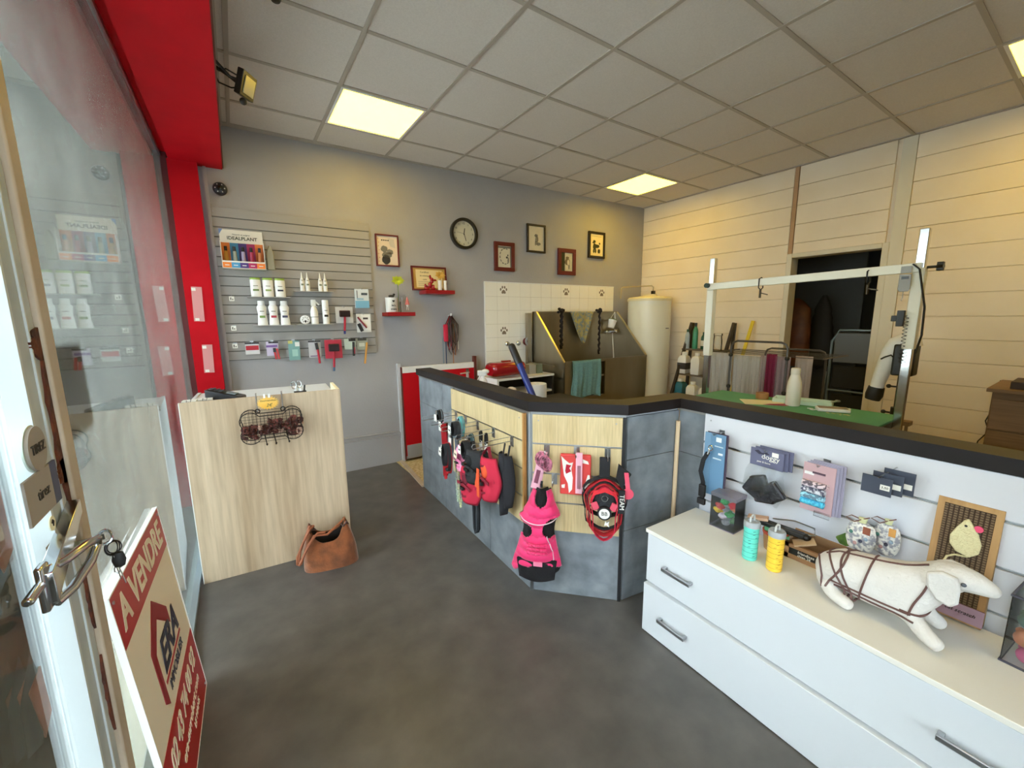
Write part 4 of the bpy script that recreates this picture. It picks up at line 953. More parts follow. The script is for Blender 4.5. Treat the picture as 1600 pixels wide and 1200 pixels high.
# leash bundle on its hook
t = fthing(BW, 'leash_bundle', 'bundle of black and red dog leashes hanging from a hook on the grey wall', 'leashes', 1.185, .02, 1.49)
q = MB(); q.cyl((0, .02, .0), (0, -.05, .0), .006); q.ball((0, -.05, .012), .012); ob('hook', q, WHITE, t)
random.seed(11)
for k in range(7):
    L_ = .26+.05*(k % 3); w = .05+.008*k; x = -.035+.014*k
    q = MB(); q.ribbon([(x*.3, -.03, .0), (x-w*.55, -.03-.006*k, -.10), (x-w*.3, -.03, -L_), (x, -.04, -L_-.05), (x+w*.3, -.035, -L_), (x+w*.4, -.03, -.10), (x*.3, -.03, .0)], (.5, 1, 0), .026, .006)
    ob('leash', q, [BLKFAB, REDFAB, BLKFAB, mat('brown_leather_strap', (72, 44, 36), .6), BLKFAB, mat('dark_plum_webbing', (78, 26, 40), .8), BLKFAB][k], t)
q = MB(); q.box(-.085, -.04, -.06, -.02, -.27, -.09); ob('red_pad', q, CRIMFAB, t, bevel=.012)
for x, L_, m in ((-.092, .50, GREYFAB), (-.06, .56, mat('navy_webbing', (40, 60, 96), .8)), (.02, .53, mat('tan_leather', (176, 118, 78), .6)), (.045, .42, mat('tan_leather', (176, 118, 78), .6)), (.08, .36, PAPER)):
    q = MB(); q.ribbon([(x*.6, -.03, -.08), (x, -.03, -.25), (x*1.02, -.032, -L_)], (1, 0, 0), .010, .003); ob('strap_end', q, m, t)

# tile wall knobs, scrub brush
for s, lab in ((1.905, 'left one of the two round chrome knobs on the white tiles'), (2.057, 'right one of the two round chrome knobs on the white tiles')):
    t = fthing(BW, 'tap_rosette', lab, 'tap cover', s, .012, 1.162)
    q = MB(); q.lathe([(0, 0), (.026, 0), (.028, .004), (.028, .022), (.022, .03), (0, .032)], seg=24); ob('body', q, CHROME, t, rot=(PI/2, 0, 0))
t = fthing(BW, 'hand_blower', 'dark red hand dryer hanging on the tiles beside the bath', 'dryer', 2.16, .02, 1.10)
q = MB(); q.ball((0, -.04, .08), (.06, .045, .05)); q.bar((0, -.04, .05), (.01, -.04, -.08), .035, .03); ob('body', q, mat('maroon_plastic', (92, 24, 34), .35), t)
q = MB(); ring(q, .03, .05, -.08, -.06, 24); o = ob('ring', q, ZINC, t, loc=(0, 0, .085))
q = MB(); q.cyl((0.01, -.04, -.08), (.02, -.04, -.16), .006); q.ball((.02, -.04, -.17), .014); ob('cord', q, ZINC, t)
# inside the bath
for i, (x, z0, z1, lab) in enumerate(((2.575, 1.08, 1.54, 'chunky black tether rope at the left of the bath back'), (3.22, .98, 1.54, 'black tether strap at the right of the bath back'))):
    t = thing('tether', lab, 'tether', (x, .24, z1))
    random.seed(i+20); q = MB()
    for k in range(9): q.ball((random.uniform(-.035, .04), random.uniform(-.03, .03), random.uniform(-.02, .02)), (.022, .018, .016), 8, 6)
    n = 24; q.tube([(.006*math.sin(k*1.9), -.02+.006*math.cos(k*1.9), -(z1-z0)*k/n) for k in range(n+1)], .018 if i == 0 else .013, 7, rs=[(.020 if i == 0 else .014)*(1+.25*math.sin(k*2.1)) for k in range(n+1)])
    ob('cord', q, mat('black_rope', (30, 26, 36), .85, bump=.6, bscale=120), t)
APR = mat('patterned_cloth', (120, 134, 136), .9, c2=(176, 160, 96), vscale=28, contrast=.2)
t = thing('patterned_bag', 'pointed cloth with green and yellow flecks hanging inside the bath back', 'cloth', (2.93, .255, 1.53))
def fn(u, v):
    w = .19*(1-v)**.8+.012; return ((u-.5)*2*w+.02*v, -.02-.012*math.sin(u*16)*(.4+v), -.40*v)
q = MB(); q.grid(fn, 24, 14); ob('cloth', q, APR, t, solid=.004)
t = thing('white_cup', 'white cup with green rim hanging tilted inside the bath on the right', 'cup', (3.43, .20, 1.37), rot=(0, .32, 0))
q = MB(); q.lathe([(0, -.06), (.04, -.06), (.055, .05), (.052, .05), (.038, -.055), (0, -.055)], seg=24, caps=False); ob('cup', q, WHITE, t)
q = MB(); q.lathe([(.056, .046), (.060, .05), (.056, .056), (.051, .05), (.056, .046)], seg=24, caps=False); ob('rim', q, plain((110, 132, 60)), t)
q = MB(); q.tube([(-.05, 0, .05), (.0, 0, .16), (.05, 0, .05)], .004); ob('handle', q, WHITE, t)
t = thing('shower_mixer', 'chrome mixer tap with white hose in the right of the dog bath', 'tap', (3.50, .28, 1.26))
q = MB(); q.cyl((-.09, 0, 0), (.09, 0, 0), .02); q.cyl((0, 0, 0), (0, -.07, .02), .016); q.ball((-.09, -.01, 0), .027); q.ball((.09, -.01, 0), .027); q.tube([(0, -.05, .02), (.03, -.07, .05), (.07, -.07, .04), (.10, -.06, -.02)], .012); ob('mixer', q, CHROME, t)
q = MB(); q.tube([(.0, -.03, -.02), (-.02, -.06, -.15), (-.03, -.09, -.32), (-.03, -.09, -.44)], .006); q.tube([(.10, -.06, -.02), (.115, -.08, -.10), (.12, -.09, -.25), (.12, -.10, -.44)], .008, rs=[.008, .014, .010, .008]); ob('hose', q, WHITE, t)
t = thing('teal_towel', 'pale teal towel hanging over the bath front', 'towel', (2.53, -.262, .975))
def fn(u, v):
    k = .012*math.sin(u*15+v*2)+.006*math.sin(u*37); return ((u-.5)*.43+.01*math.sin(v*5), -.012+k*(.2+.8*v)-.004, -.41*v*(1+.05*math.sin(u*7)) + (.012 if v < .05 else 0))
q = MB(); q.grid(fn, 46, 16); ob('cloth', q, mat('teal_terry', (122, 164, 164), .95, c2=(104, 148, 150), vscale=60, bump=.8, bscale=180), t, solid=.008)

# ------------------------------------------------------------------ products on the grey slatwall
def price_hook(s, z, lab, L=.10, tagged=True, grp='empty price hooks'):
    t = fthing(BW, 'display_hook', lab, 'hook', s, .022, z, grp)
    q = MB(); q.tube([(0, 0, 0), (0, -L, .0), (0, -L-.008, .012)], .0025, 6); q.box(-.014, .014, -.004, 0, -.012, .01); ob('prong', q, ZINC, t)
    if tagged:
        q = MB(); q.box(-.017, .017, -L-.012, -L-.010, -.03, .006); ob('price_tag', q, PAPER, t)
        q = MB(); q.box(-.009, -.003, -L-.0125, -L-.0119, -.022, -.002); q.box(.003, .009, -L-.0125, -L-.0119, -.022, -.012); ob('print', q, INK, t)
price_hook(-.705, 1.645, 'upper of the three empty price-tagged hooks on the left of the grey slatwall')
price_hook(-.715, 1.415, 'middle of the three empty price-tagged hooks on the left of the grey slatwall')
price_hook(-.72, 1.275, 'lowest of the three empty price-tagged hooks on the left of the grey slatwall')
# clear shelves
def clear_shelf(s0, s1, z, lab):
    t = fthing(BW, 'display_shelf', lab, 'shelf', (s0+s1)/2, .02, z, 'small display shelves on the grey slatwall')
    w = (s1-s0)/2; q = MB(); q.box(-w, w, -.105, 0, -.004, 0); ob('board', q, CLEARP if False else mat('frosted_shelf', (178, 176, 172), .3), t)
clear_shelf(-.60, -.29, 1.653, 'display shelf under the green-capped bottles'); clear_shelf(-.58, -.28, 1.422, 'display shelf under the three larger white bottles')
clear_shelf(-.26, .05, 1.706, 'display shelf under the four slim dropper bottles'); clear_shelf(-.26, .03, 1.424, 'display shelf under the white spray bottle')
# plant food display box
t = fthing(BW, 'display_box', 'open cardboard display box of plant food tubes with five colour bands', 'display box', -.595, .075, 1.872)
q = MB(); q.box(-.145, .145, .045, .05, 0, .30); q.box(-.145, -.141, -.045, .045, 0, .20); q.box(.141, .145, -.045, .045, 0, .20); q.box(-.145, .145, -.05, .05, -.004, 0); ob('carton', q, mat('white_card', (222, 216, 204), .7), t)
cols = [(206, 116, 40), (62, 128, 172), (64, 44, 108), (150, 30, 82), (206, 112, 44)]
for k, c in enumerate(cols):
    x0 = -.141+k*.0564
    q = MB(); q.box(x0, x0+.0564, .041, .045, .0, .20); ob('colour_band', q, plain(c, .6), t)
    q = MB(); q.box(x0, x0+.0564, -.050, -.046, .0, .04); ob('front_band', q, plain(tuple(min(255, int(v*1.15)) for v in c), .6), t)
    q = MB(); q.box(x0+.014, x0+.042, -.0506, -.0501, .016, .022); ob('band_print', q, PAPER, t)
q = MB(); q.box(-.141, .141, -.046, -.043, .0, .052); ob('front_lip', q, PAPER, t)
text('IDEALPLANT', .036, plain((50, 56, 36)), t, (.004, .0435, .236), bold=.0006); text('Nourrir et soigner', .016, INK, t, (.0, .0435, .266))
q = MB(); q.prism([(-.146, .302), (-.146, .26), (-.12, .302)], .040, .044); ob('corner_flash', q, plain((110, 140, 190)), t)
for k, c in enumerate([(190, 140, 50), (150, 160, 150), (160, 150, 180), (170, 40, 80), (200, 120, 60)]):
    o = fthing(BW, 'plant_food_tube', ['amber', 'grey-green', 'lilac', 'crimson', 'orange'][k]+' plant food tube with black cap, %s in the display box' % ['leftmost', 'second from left', 'middle', 'second from right', 'rightmost'][k], 'tube', -.595-.113+k*.0564, .075, 1.8725, 'plant food tubes')
    q = MB(); q.lathe([(0, .002), (.016, .002), (.017, .01), (.012, .13), (0, .13)], seg=12); ob('body', q, plain(c, .4), o)
    q = MB(); q.lathe([(0, .128), (.010, .13), (.010, .165), (0, .168)], seg=12); ob('cap', q, BLACK, o)
t = fthing(BW, 'plant_bag', 'slim grey-green packet standing right of the plant food display box', 'packet', -.41, .07, 1.873)
q = MB(); q.prism([(-.028, 0), (.028, 0), (.026, .13), (.006, .19), (-.006, .19), (-.026, .13)], -.02, .02); ob('packet', q, mat('grey_green_foil', (150, 146, 124), .4), t, bevel=.006)
# bottles
GC = mat('lime_cap', (146, 176, 70), .4)
def sham(name, lab, s, z, r, h, capc, kind, mark, grp, cat='bottle'):
    t = fthing(BW, name, lab, cat, s, .075, z, grp)
    B = WHITE
    q = MB()
    if kind == 'oval': q.lathe([(0, 0), (r*.96, 0), (r, .006), (r, h*.86), (r*.9, h*.9), (0, h*.9)], seg=20, sy=.55)
    elif kind == 'waist': q.lathe([(0, 0), (r, 0), (r*1.02, .01), (r*.82, h*.45), (r, h*.72), (r*.8, h*.8), (r*.62, h*.82), (0, h*.82)], seg=20, sy=.6)
    elif kind == 'tube': q.lathe([(0, 0), (r, 0), (r, h*.72), (0, h*.72)], seg=20)
    else: q.lathe([(0, 0), (r, 0), (r*1.0, h*.5), (r*.6, h*.68), (r*.35, h*.72), (0, h*.72)], seg=16)
    ob('body', q, B, t)
    q = MB()
    if kind == 'oval': q.lathe([(0, h*.89), (r*.98, h*.89), (r*.95, h*.99), (0, h)], seg=20, sy=.55)
    elif kind == 'waist': q.lathe([(0, h*.815), (r*.72, h*.815), (r*.70, h*.99), (0, h)], seg=20, sy=.7)
    elif kind == 'tube': q.lathe([(0, h*.725), (r*.98, h*.725), (r*.96, h), (0, h)], seg=20)
    else: q.lathe([(0, h*.715), (r*.42, h*.715), (r*.12, h), (0, h)], seg=12)
    ob('cap', q, capc, t)
    yy = -r*(.56 if kind == 'oval' else .62 if kind == 'waist' else 1.0)-.001
    q = MB(); w = r*.55; z0 = h*.3
    q.box(-w, w, yy-.0005, yy+.008, z0, z0+h*.09, 0); q.box(-w*.8, w*.8, yy-.0005, yy+.008, h*.55, h*.58, 1)
    ob('print', q, [mark, GINK], t); return t
g = 'green-capped shampoo bottles on the grey slatwall'
for k, (mk, lb) in enumerate((((96, 120, 60), 'white shampoo bottle with lime cap, left of the three on the upper shelf'), ((140, 160, 90), 'white shampoo bottle with lime cap, middle of the three on the upper shelf'), ((40, 40, 60), 'white shampoo bottle with lime cap, right of the three on the upper shelf'))):
    sham('shampoo_bottle', lb, -.535+k*.087, 1.654, .038, .152, GC, 'oval', plain(mk), g)
g = 'white waisted bottles on the grey slatwall'
for k, (mk, lb) in enumerate((((110, 140, 70), 'white waisted bottle with green mark, left of the three on the lower shelf'), ((170, 40, 60), 'white waisted bottle with red label block, middle of the three on the lower shelf'), ((60, 60, 90), 'white waisted bottle with dark mark, right of the three on the lower shelf'))):
    sham('conditioner_bottle', lb, -.51+k*.082, 1.423, .036, .20, WHITE, 'waist', plain(mk), g)
g = 'slim dropper bottles on the grey slatwall'
for s, lb in ((-.204, 'slim white dropper bottle, first from the left of four'), (-.162, 'slim white dropper bottle, second from the left of four'), (-.062, 'slim white dropper bottle, third from the left of four'), (-.022, 'slim white dropper bottle, rightmost of four')):
    sham('dropper_bottle', lb, s+.012, 1.707, .018, .158, WHITE, 'dropper', plain((120, 130, 110)), g)
sham('foam_tube', 'tall white cylindrical tube bottle right of the spray bottle', -.025, 1.425, .028, .208, WHITE, 'tube', INK, None)
t = fthing(BW, 'spray_bottle', 'white trigger spray bottle on the lower display shelf', 'bottle', -.118, .075, 1.425)
q = MB(); q.lathe([(0, 0), (.030, 0), (.031, .01), (.031, .11), (.02, .145), (.012, .155), (0, .155)], seg=20); ob('body', q, WHITE, t)
q = MB(); q.box(-.02, .018, -.012, .012, .155, .21); q.bar((.01, 0, .20), (.045, 0, .165), .012, .012); q.bar((.0, 0, .17), (.028, 0, .15), .008, .006); ob('trigger', q, WHITE, t, bevel=.004)
q = MB(); q.lathe([(.0315, .06), (.0315, .064)], seg=20, caps=False); ob('print', q, INK, t)
t = fthing(BW, 'balm_pot', 'round white pot with black dots lying on its side by the spray bottle', 'pot', -.195, .085, 1.463)
q = MB(); q.cyl((0, -.018, 0), (0, .018, 0), .038, seg=28); ob('pot', q, WHITE, t, bevel=.006)
q = MB()
for k in range(8): a = k*PI/4; q.cyl((.022*math.cos(a), -.0195, .022*math.sin(a)), (.022*math.cos(a), -.0175, .022*math.sin(a)), .004, seg=8)
q.cyl((0, -.0195, -.012), (0, -.0175, -.012), .009, seg=10); ob('dots', q, INK, t)
# hanging packs on the slatwall
def card(F, name, lab, s, z1, w, h, col, out=.05, th=.006, grp=None, cat='packet', accents=(), hang=True, drz=0, behind=0, behind_c=None):
    """hanging card: z1 = top edge. accents: (x0,x1,z0,z1 fractions, colour)"""
    t = fthing(F, name, lab, cat, s, out, z1, grp, drz)
    q = MB(); q.box(-w/2, w/2, -th/2, th/2, -h, 0); ob('card', q, plain(col, .5), t, bevel=.001)
    for k, (a, b_, c, d, cc) in enumerate(accents):
        q = MB(); q.box(-w/2+a*w, -w/2+b_*w, -th/2-.0012-.0006*k, -th/2+.0005, -h+c*h, -h+d*h); ob('print', q, plain(cc, .5), t)
    for k in range(behind):
        q = MB(); q.box(-w/2+.008*(k+1), w/2+.008*(k+1), th/2+.006*(k+.3), th/2+.006*(k+.3)+.003, -h+.003, .004*(k+1)); ob('card', q, plain(behind_c or col, .5), t)
    if hang:
        q = MB(); q.tube([(0, out-.02, -.004), (0, -.02, -.004), (0, -.03, .006)], .0022, 6); q.box(-.012, .012, out-.022, out-.018, -.02, .01); ob('hook', q, ZINC, t)
    return t
card(BW, 'comb_box', 'white and pale blue box with a comb picture, top right of the grey slatwall', .297, 1.738, .122, .172, (214, 220, 224), .06, .022, cat='box', accents=((0, 1, 0, .38, (122, 176, 206)), (.45, .9, .68, .8, (60, 70, 80)), (.12, .18, .5, .92, (110, 110, 120)), (.1, .6, .42, .52, (150, 180, 200))))
t = card(BW, 'brush_pack', 'clear blister pack with red brush below the comb box', .30, 1.512, .13, .17, (218, 216, 210), .06, .006, accents=((.35, .95, .1, .95, (240, 238, 232)), (.45, .8, .7, .8, (70, 60, 60))))
q = MB(); q.bar((-.055, -.014, -.03), (.02, -.014, -.13), .014, .012, up=(0, 1, 0)); ob('comb', q, plain((120, 20, 40), .4), t)
q = MB(); q.bar((-.05, -.012, -.09), (-.02, -.012, -.16), .03, .012, up=(0, 1, 0)); ob('black_head', q, BLACK, t)
def slicker(lab, s, z1, w, h, hl, handle_c, tip_c, cardc, grp=None):
    t = card(BW, 'slicker_brush', lab, s, z1, w, h, cardc, .05, .005, cat='brush', grp=grp)
    q = MB(); q.box(-w*.3, w*.32, -.03, -.008, -h*.62, -h*.22); ob('brush_head', q, plain((60, 14, 22), .5), t, bevel=.006)
    q = MB(); q.box(-w*.27, w*.29, -.034, -.029, -h*.58, -h*.26); ob('pin_pad', q, plain((34, 16, 22), .8), t)
    q = MB(); q.bar((.0, -.018, -h*.6), (-.01, -.018, -h-hl*.7), .018, .014, up=(0, 1, 0)); ob('handle', q, handle_c, t, bevel=.004)
    q = MB(); q.bar((-.01, -.018, -h-hl*.68), (-.012, -.018, -h-hl), .018, .014, up=(0, 1, 0)); ob('handle_tip', q, tip_c, t, bevel=.004)
    return t
REDP = plain((176, 18, 44), .35)
slicker('red slicker brush with dark head in a pack right of the tube bottle', .135, 1.575, .15, .145, .10, REDP, plain((40, 44, 120), .4), (206, 204, 200))
slicker('large red-carded slicker brush with blue handle tip in the bottom row', .02, 1.282, .145, .17, .115, REDP, plain((70, 100, 130), .4), (186, 40, 62))
card(BW, 'groom_pack', 'red and white pack, leftmost in the bottom row of the grey slatwall', -.605, 1.284, .10, .10, (206, 204, 204), accents=((0.05, .95, .35, .72, (180, 24, 44)), (.0, 1, .85, 1, (50, 48, 52))))
t = card(BW, 'nail_clipper_pack', 'lilac pack with red and black clippers in the bottom row', -.46, 1.284, .09, .12, (196, 184, 206), accents=((0, .9, .6, .75, (120, 84, 150)), (.2, 1, .88, 1, (40, 36, 44))))
q = MB(); q.bar((.01, -.012, -.06), (.02, -.012, -.15), .016, .012, up=(0, 1, 0)); q.bar((.03, -.012, -.06), (.042, -.012, -.15), .016, .012, up=(0, 1, 0)); ob('clippers', q, [plain((190, 40, 44), .4)], t, bevel=.003)
q = MB(); q.bar((.012, -.013, -.055), (.012, -.013, -.09), .02, .014, up=(0, 1, 0)); ob('clipper_jaw', q, BLACK, t)
card(BW, 'teal_pack', 'teal and yellow pack in the bottom row of the grey slatwall', -.298, 1.286, .088, .17, (120, 162, 158), accents=((.0, .4, .85, 1, (196, 190, 110)), (.3, .8, .2, .55, (160, 200, 190)), (.6, 1, .7, .92, (220, 220, 214))))
t = card(BW, 'tick_tool_pack', 'clear pack with a red-handled tool in the bottom row', -.135, 1.28, .10, .15, (190, 188, 190), accents=((0, 1, .9, 1, (60, 58, 60)), (.1, .7, .05, .12, (130, 110, 140))))
q = MB(); q.bar((.02, -.012, -.06), (.03, -.012, -.205), .018, .014, up=(0, 1, 0)); ob('tool_handle', q, REDP, t, bevel=.005)
q = MB(); q.bar((.012, -.013, -.02), (.02, -.013, -.08), .024, .014, up=(0, 1, 0)); ob('tool_head', q, BLACK, t)
t = card(BW, 'scissors_pack', 'pale green pack with a black and red trimmer in the bottom row', .165, 1.286, .10, .10, (188, 200, 186), accents=((.4, 1, .75, 1, (40, 40, 40)),))
q = MB(); q.bar((.03, -.012, -.03), (.025, -.012, -.16), .02, .014, up=(0, 1, 0)); ob('trimmer', q, BLACK, t, bevel=.003)
q = MB(); q.bar((.035, -.02, -.08), (.032, -.02, -.14), .008, .005, up=(0, 1, 0)); ob('trimmer_grip', q, REDP, t)
t = card(BW, 'brush_pack', 'grey pack with a golden wooden-handled comb at the right end of the bottom row', .275, 1.286, .10, .11, (150, 152, 136), accents=((.1, .9, .8, 1, (60, 60, 58)), (.2, .7, .3, .6, (196, 196, 180))))
q = MB(); q.bar((.04, -.014, -.04), (.01, -.014, -.24), .016, .012, up=(0, 1, 0)); ob('wooden_handle', q, plain((206, 146, 60), .4), t, bevel=.003)
# ================================================================== GOODS ON THE COUNTER FACES
def prong(F, s, z, L, lab, grp, plate=True):
    t = fthing(F, 'display_hook', lab, 'hook', s, .018, z, grp)
    q = MB(); q.tube([(0, 0, 0), (0, -L, -.004), (0, -L-.006, .012)], .0026, 6); q.tube([(0, 0, .025), (0, -L, .02), (0, -L-.004, .008)], .0018, 6)
    ob('prong', q, ZINC, t)
    if plate:
        q = MB(); q.box(-.014, .014, -.004, .0, -.03, .03); ob('plate', q, ZINC, t)
gp = 'long display hooks on the oak slatwall'
for s, lab in ((.78, 'display hook furthest from the corner, carrying the red leashes'), (.93, 'display hook carrying teal and grey collars'), (1.10, 'display hook in the middle of the oak slatwall, carrying the pink harness'), (1.30, 'display hook carrying the black padded harness'), (1.50, 'long bare-tipped display hook nearest the counter corner')):
    prong(F01, s, .806, .24, lab, gp)
def loop_pts(w, h, y=0, n=20, x0=0, z0=0, pinch=.5):
    out = []
    for k in range(n+1):
        a = 2*PI*k/n; z = -h/2+h/2*math.cos(a); f = math.sin(PI*min(1, max(0, (z0-z)/h*1.0)))**pinch if 0 < -z < h else 0
        out.append((x0+w/2*math.sin(a), y, z0+z))
    return out[:-1]
def tagp(t, x, y, z, w=.03, h=.045, rz=0, c=PAPER):
    q = MB(); M = Matrix.Translation((x, y, z)) @ Matrix.Rotation(rz, 4, 'Y'); q.box(-w/2, w/2, -.0008, .0008, -h/2, h/2, M=M); o = ob('price_tag', q, c, t)
    q = MB(); q.box(-w*.3, w*.3, -.0012, -.0007, -h*.1, h*.1, M=M); ob('print', q, INK, t)
def fall(lab, cat, name, s, out, z): return fthing(F01, name, lab, cat, s, out, z, 'pet accessories on the oak slatwall')
# red leashes
t = fall('cluster of bright red leashes with white tags, furthest along the oak slatwall', 'leashes', 'red_leashes', .93, .13, .80)
for k in range(8):
    q = MB(); x = -.05+.013*k; L = .36-.03*(k % 3); q.ribbon([(x*.4, -.02-.006*k, 0), (x-.012, -.02-.006*k, -L*.4), (x-.006, -.022-.006*k, -L), (x+.010, -.02-.006*k, -L*.97), (x+.014, -.018-.006*k, -L*.4), (x*.4, -.016-.006*k, 0)], (0, 1, 0) if k % 2 else (1, 0, 0), .022, .004)
    ob('leash', q, [BLKFAB, CRIMFAB, REDFAB, BLKFAB, REDFAB, CRIMFAB, REDFAB, REDFAB][k], t)
q = MB(); q.ribbon([(-.045, -.03, .0), (-.048, -.03, -.30)], (1, 0, 0), .012, .003); ob('leash', q, PINKFAB, t)
tagp(t, -.03, -.06, -.02, .035, .06); tagp(t, .0, -.065, -.02, .03, .05, .1); tagp(t, .0, -.065, -.17, .045, .05, .6); tagp(t, .03, -.05, -.24, .03, .035, .3)
q = MB(); q.ball((-.04, -.03, -.33), .013); q.cyl((-.04, -.03, -.34), (-.04, -.03, -.38), .006); ob('snap_hook', q, mat('dark_metal', (50, 48, 52), .35, .9), t)
# pale chains / cord leads
t = fall('pale green and clear beaded leads hanging low below the red leashes', 'leads', 'beaded_lead', .98, .09, .62)
for k, (x, m, L) in enumerate(((-.035, mat('pale_green_bead', (186, 206, 182), .4), .36), (.012, mat('pale_yellow_bead', (206, 208, 160), .4), .38), (.05, ZINC, .30))):
    q = MB(); n = 26
    for j in range(n):
        a = 2*PI*j/n; q.ball((x+.02*math.sin(a), -.01-.004*k, -L/2+L/2*math.cos(a)), .0065, 6, 4)
    q.tube(loop_pts(.04, L, -.01-.004*k, x0=x), .003, 5, True); ob('lead', q, m, t)
q = MB(); q.ribbon([(-.06, -.0, .05), (-.062, 0, -.35)], (1, 0, 0), .004, .003); ob('cord', q, PAPER, t)
# dark, teal and grey collars at the top
for nm, lab, s, o_, z, m, w, h in (('black_collar', 'coiled black collars with shiny buckles at the far top of the oak slatwall', .84, .16, .875, BLKFAB, .07, .10), ('teal_collar', 'teal and grey collars with teal cards near the top of the oak slatwall', 1.07, .12, .87, TEALFAB, .08, .13),
                                   ('grey_collar', 'grey-blue soft collar hanging under the teal one', 1.02, .14, .76, GREYFAB, .09, .18), ('striped_collar', 'dark collars with teal stripe, closer to the counter corner than the teal ones', 1.17, .10, .78, mat('dark_teal_fabric', (36, 66, 74), .8), .06, .13)):
    t = fall(lab, 'collar', nm, s, o_, z)
    for k in range(3):
        q = MB(); q.ribbon(loop_pts(w*(1-.15*k), h*(1-.12*k), -.008*k, x0=.008*k), (0, 1, 0), .016, .003, True); ob('strap', q, m if k != 1 else GREYFAB, t)
    q = MB(); q.box(-.012, .012, -.03, -.01, -.03, -.005); ob('buckle', q, CHROME if nm != 'grey_collar' else BLACK, t, bevel=.002)
    q = MB(); q.box(-.018, .018, -.036, -.034, -.075, -.03); ob('card', q, TEALFAB if 'teal' in nm else PAPER, t)
# white tags on small black clips
for s, lab in ((1.235, 'left of the two white-tagged black clip collars'), (1.30, 'right of the two white-tagged black clip collars')):
    t = fall(lab, 'collar', 'clip_collar', s, .06, .81)
    q = MB(); q.ribbon(loop_pts(.022, .07, -.01), (0, 1, 0), .014, .003, True); ob('strap', q, BLKFAB, t)
    q = MB(); q.prism([(-.012, -.06), (.012, -.06), (.022, -.14), (.01, -.145), (0, -.09), (-.012, -.15), (-.025, -.13)], -.013, -.010); ob('tag', q, PAPER, t)
# padded harness vests
def vest(lab, s, o_, z, w, h, m, trim, mesh_m, hole=True, tagz=True):
    t = fall(lab, 'harness', 'dog_harness', s, o_, z)
    def fn(u, v):
        ww = w*(.42+.75*math.sin(PI*(.12+.76*v)))*.62
        x = (u-.5)*2*ww; return (x, -.045*(1-(2*u-1)**2)-.004*math.sin(9*v), -h*(.18+.82*v))
    q = MB(); q.grid(fn, 18, 14); ob('pad', q, m, t, solid=.010)
    q = MB(); q.tube([fn(k/12, 0) for k in range(13)]+[fn(1, k/14) for k in range(1, 15)]+[fn(1-k/12, 1) for k in range(1, 13)]+[fn(0, 1-k/14) for k in range(1, 14)], .005, 6, True); ob('piping', q, trim, t)
    for zz in (.30, .82):
        q = MB(); q.ribbon([(-w*.36, -.030, -h*zz), (0, -.062, -h*(zz+.03)), (w*.36, -.030, -h*zz)], (0, 0, 1), .012, .004); ob('strap', q, trim, t)
    for sx_ in (-1, 1):
        q = MB(); q.ribbon([(0, -.01, 0), (sx_*w*.22, -.02, -h*.12), (sx_*w*.45, -.02, -h*.35), (sx_*w*.52, -.015, -h*.6), (sx_*w*.35, -.02, -h*.8), (0, -.03, -h*.98)], (0, 1, 0), .018, .004); ob('strap', q, trim, t)
    q = MB(); q.ribbon([(-w*.45, -.052, -h*.62), (0, -.062, -h*.55), (w*.45, -.052, -h*.62)], (0, 0, 1), .018, .004); ob('belly_strap', q, trim, t)
    if hole:
        q = MB(); q.ball((w*.05, -.045, -h*.42), (w*.22, .012, h*.16), 14, 8); ob('lining', q, mesh_m, t)
    q = MB(); ring(q, .008, .012, -.070, -.064, 16); ob('d_ring', q, CHROME, t, loc=(0, 0, -h*.5))
    q = MB(); q.box(-.018, .018, -.07, -.055, -h*.70, -h*.63); ob('buckle', q, BLACK, t, bevel=.003)
    return t
v = vest('pale pink dog harness with a darker pink lining hanging at the far side', 1.12, .12, .715, .15, .17, PINKFAB, mat('pink_strap', (206, 110, 150), .8), mat('rose_lining', (178, 84, 122), .8))
tagp(v, .03, -.08, -.05, .04, .05, .3, mat('beige_tag', (222, 206, 182), .7))
vest('black padded dog harness hanging in front of the pink one', 1.27, .13, .765, .17, .24, mat('black_padding', (28, 30, 34), .8, bump=.4, bscale=200), BLKFAB, mat('black_lining', (16, 18, 20), .9))
v = vest('crimson mesh dog harness hanging below the pink and black ones', 1.19, .12, .64, .19, .27, CRIMFAB, mat('dark_crimson_strap', (130, 22, 44), .8), mat('dark_crimson', (110, 16, 40), .8))
v = vest('crimson harness with orange straps, between the black harness and the black muzzles', 1.40, .10, .76, .15, .30, CRIMFAB, mat('dark_crimson_strap', (130, 22, 44), .8), ORANGE)
q = MB(); q.ribbon([(-.02, -.07, -.12), (-.015, -.075, -.28)], (1, 0, 0), .026, .004); q.ribbon([(-.06, -.06, -.16), (-.055, -.065, -.24)], (1, 0, 0), .026, .004); ob('orange_strap', q, ORANGE, v)
t = fall('black leash loop with pale stitching hanging lowest under the harnesses', 'leash', 'leash_loop', 1.20, .09, .40)
for k in range(2):
    q = MB(); q.ribbon([(-.02, -.01*k, .06), (-.024, -.01*k, -.1), (-.018, -.01*k, -.22), (0, -.01*k, -.25), (.018, -.01*k, -.22), (.024, -.01*k, -.1), (.02, -.01*k, .06)], (0, 1, 0), .020, .004); ob('strap', q, BLKFAB if k == 0 else mat('grey_webbing', (70, 74, 80), .8), t)
t = fall('cluster of small steel trigger hooks hanging beside the leash loop', 'clips', 'trigger_hooks', 1.12, .10, .46)
for k in range(5):
    q = MB(); x = -.05+.025*k; z = -.02*(k % 2); q.tube(loop_pts(.014, .03, -.01, 10, x, z), .002, 5, True); q.cyl((x, -.01, z-.03), (x, -.01, z-.07), .004, seg=8); q.tube(loop_pts(.016, .03, -.01, 10, x, z-.065), .0025, 5, True); ob('hook', q, mat('dark_metal', (50, 48, 52), .35, .9) if k % 2 else CHROME, t)
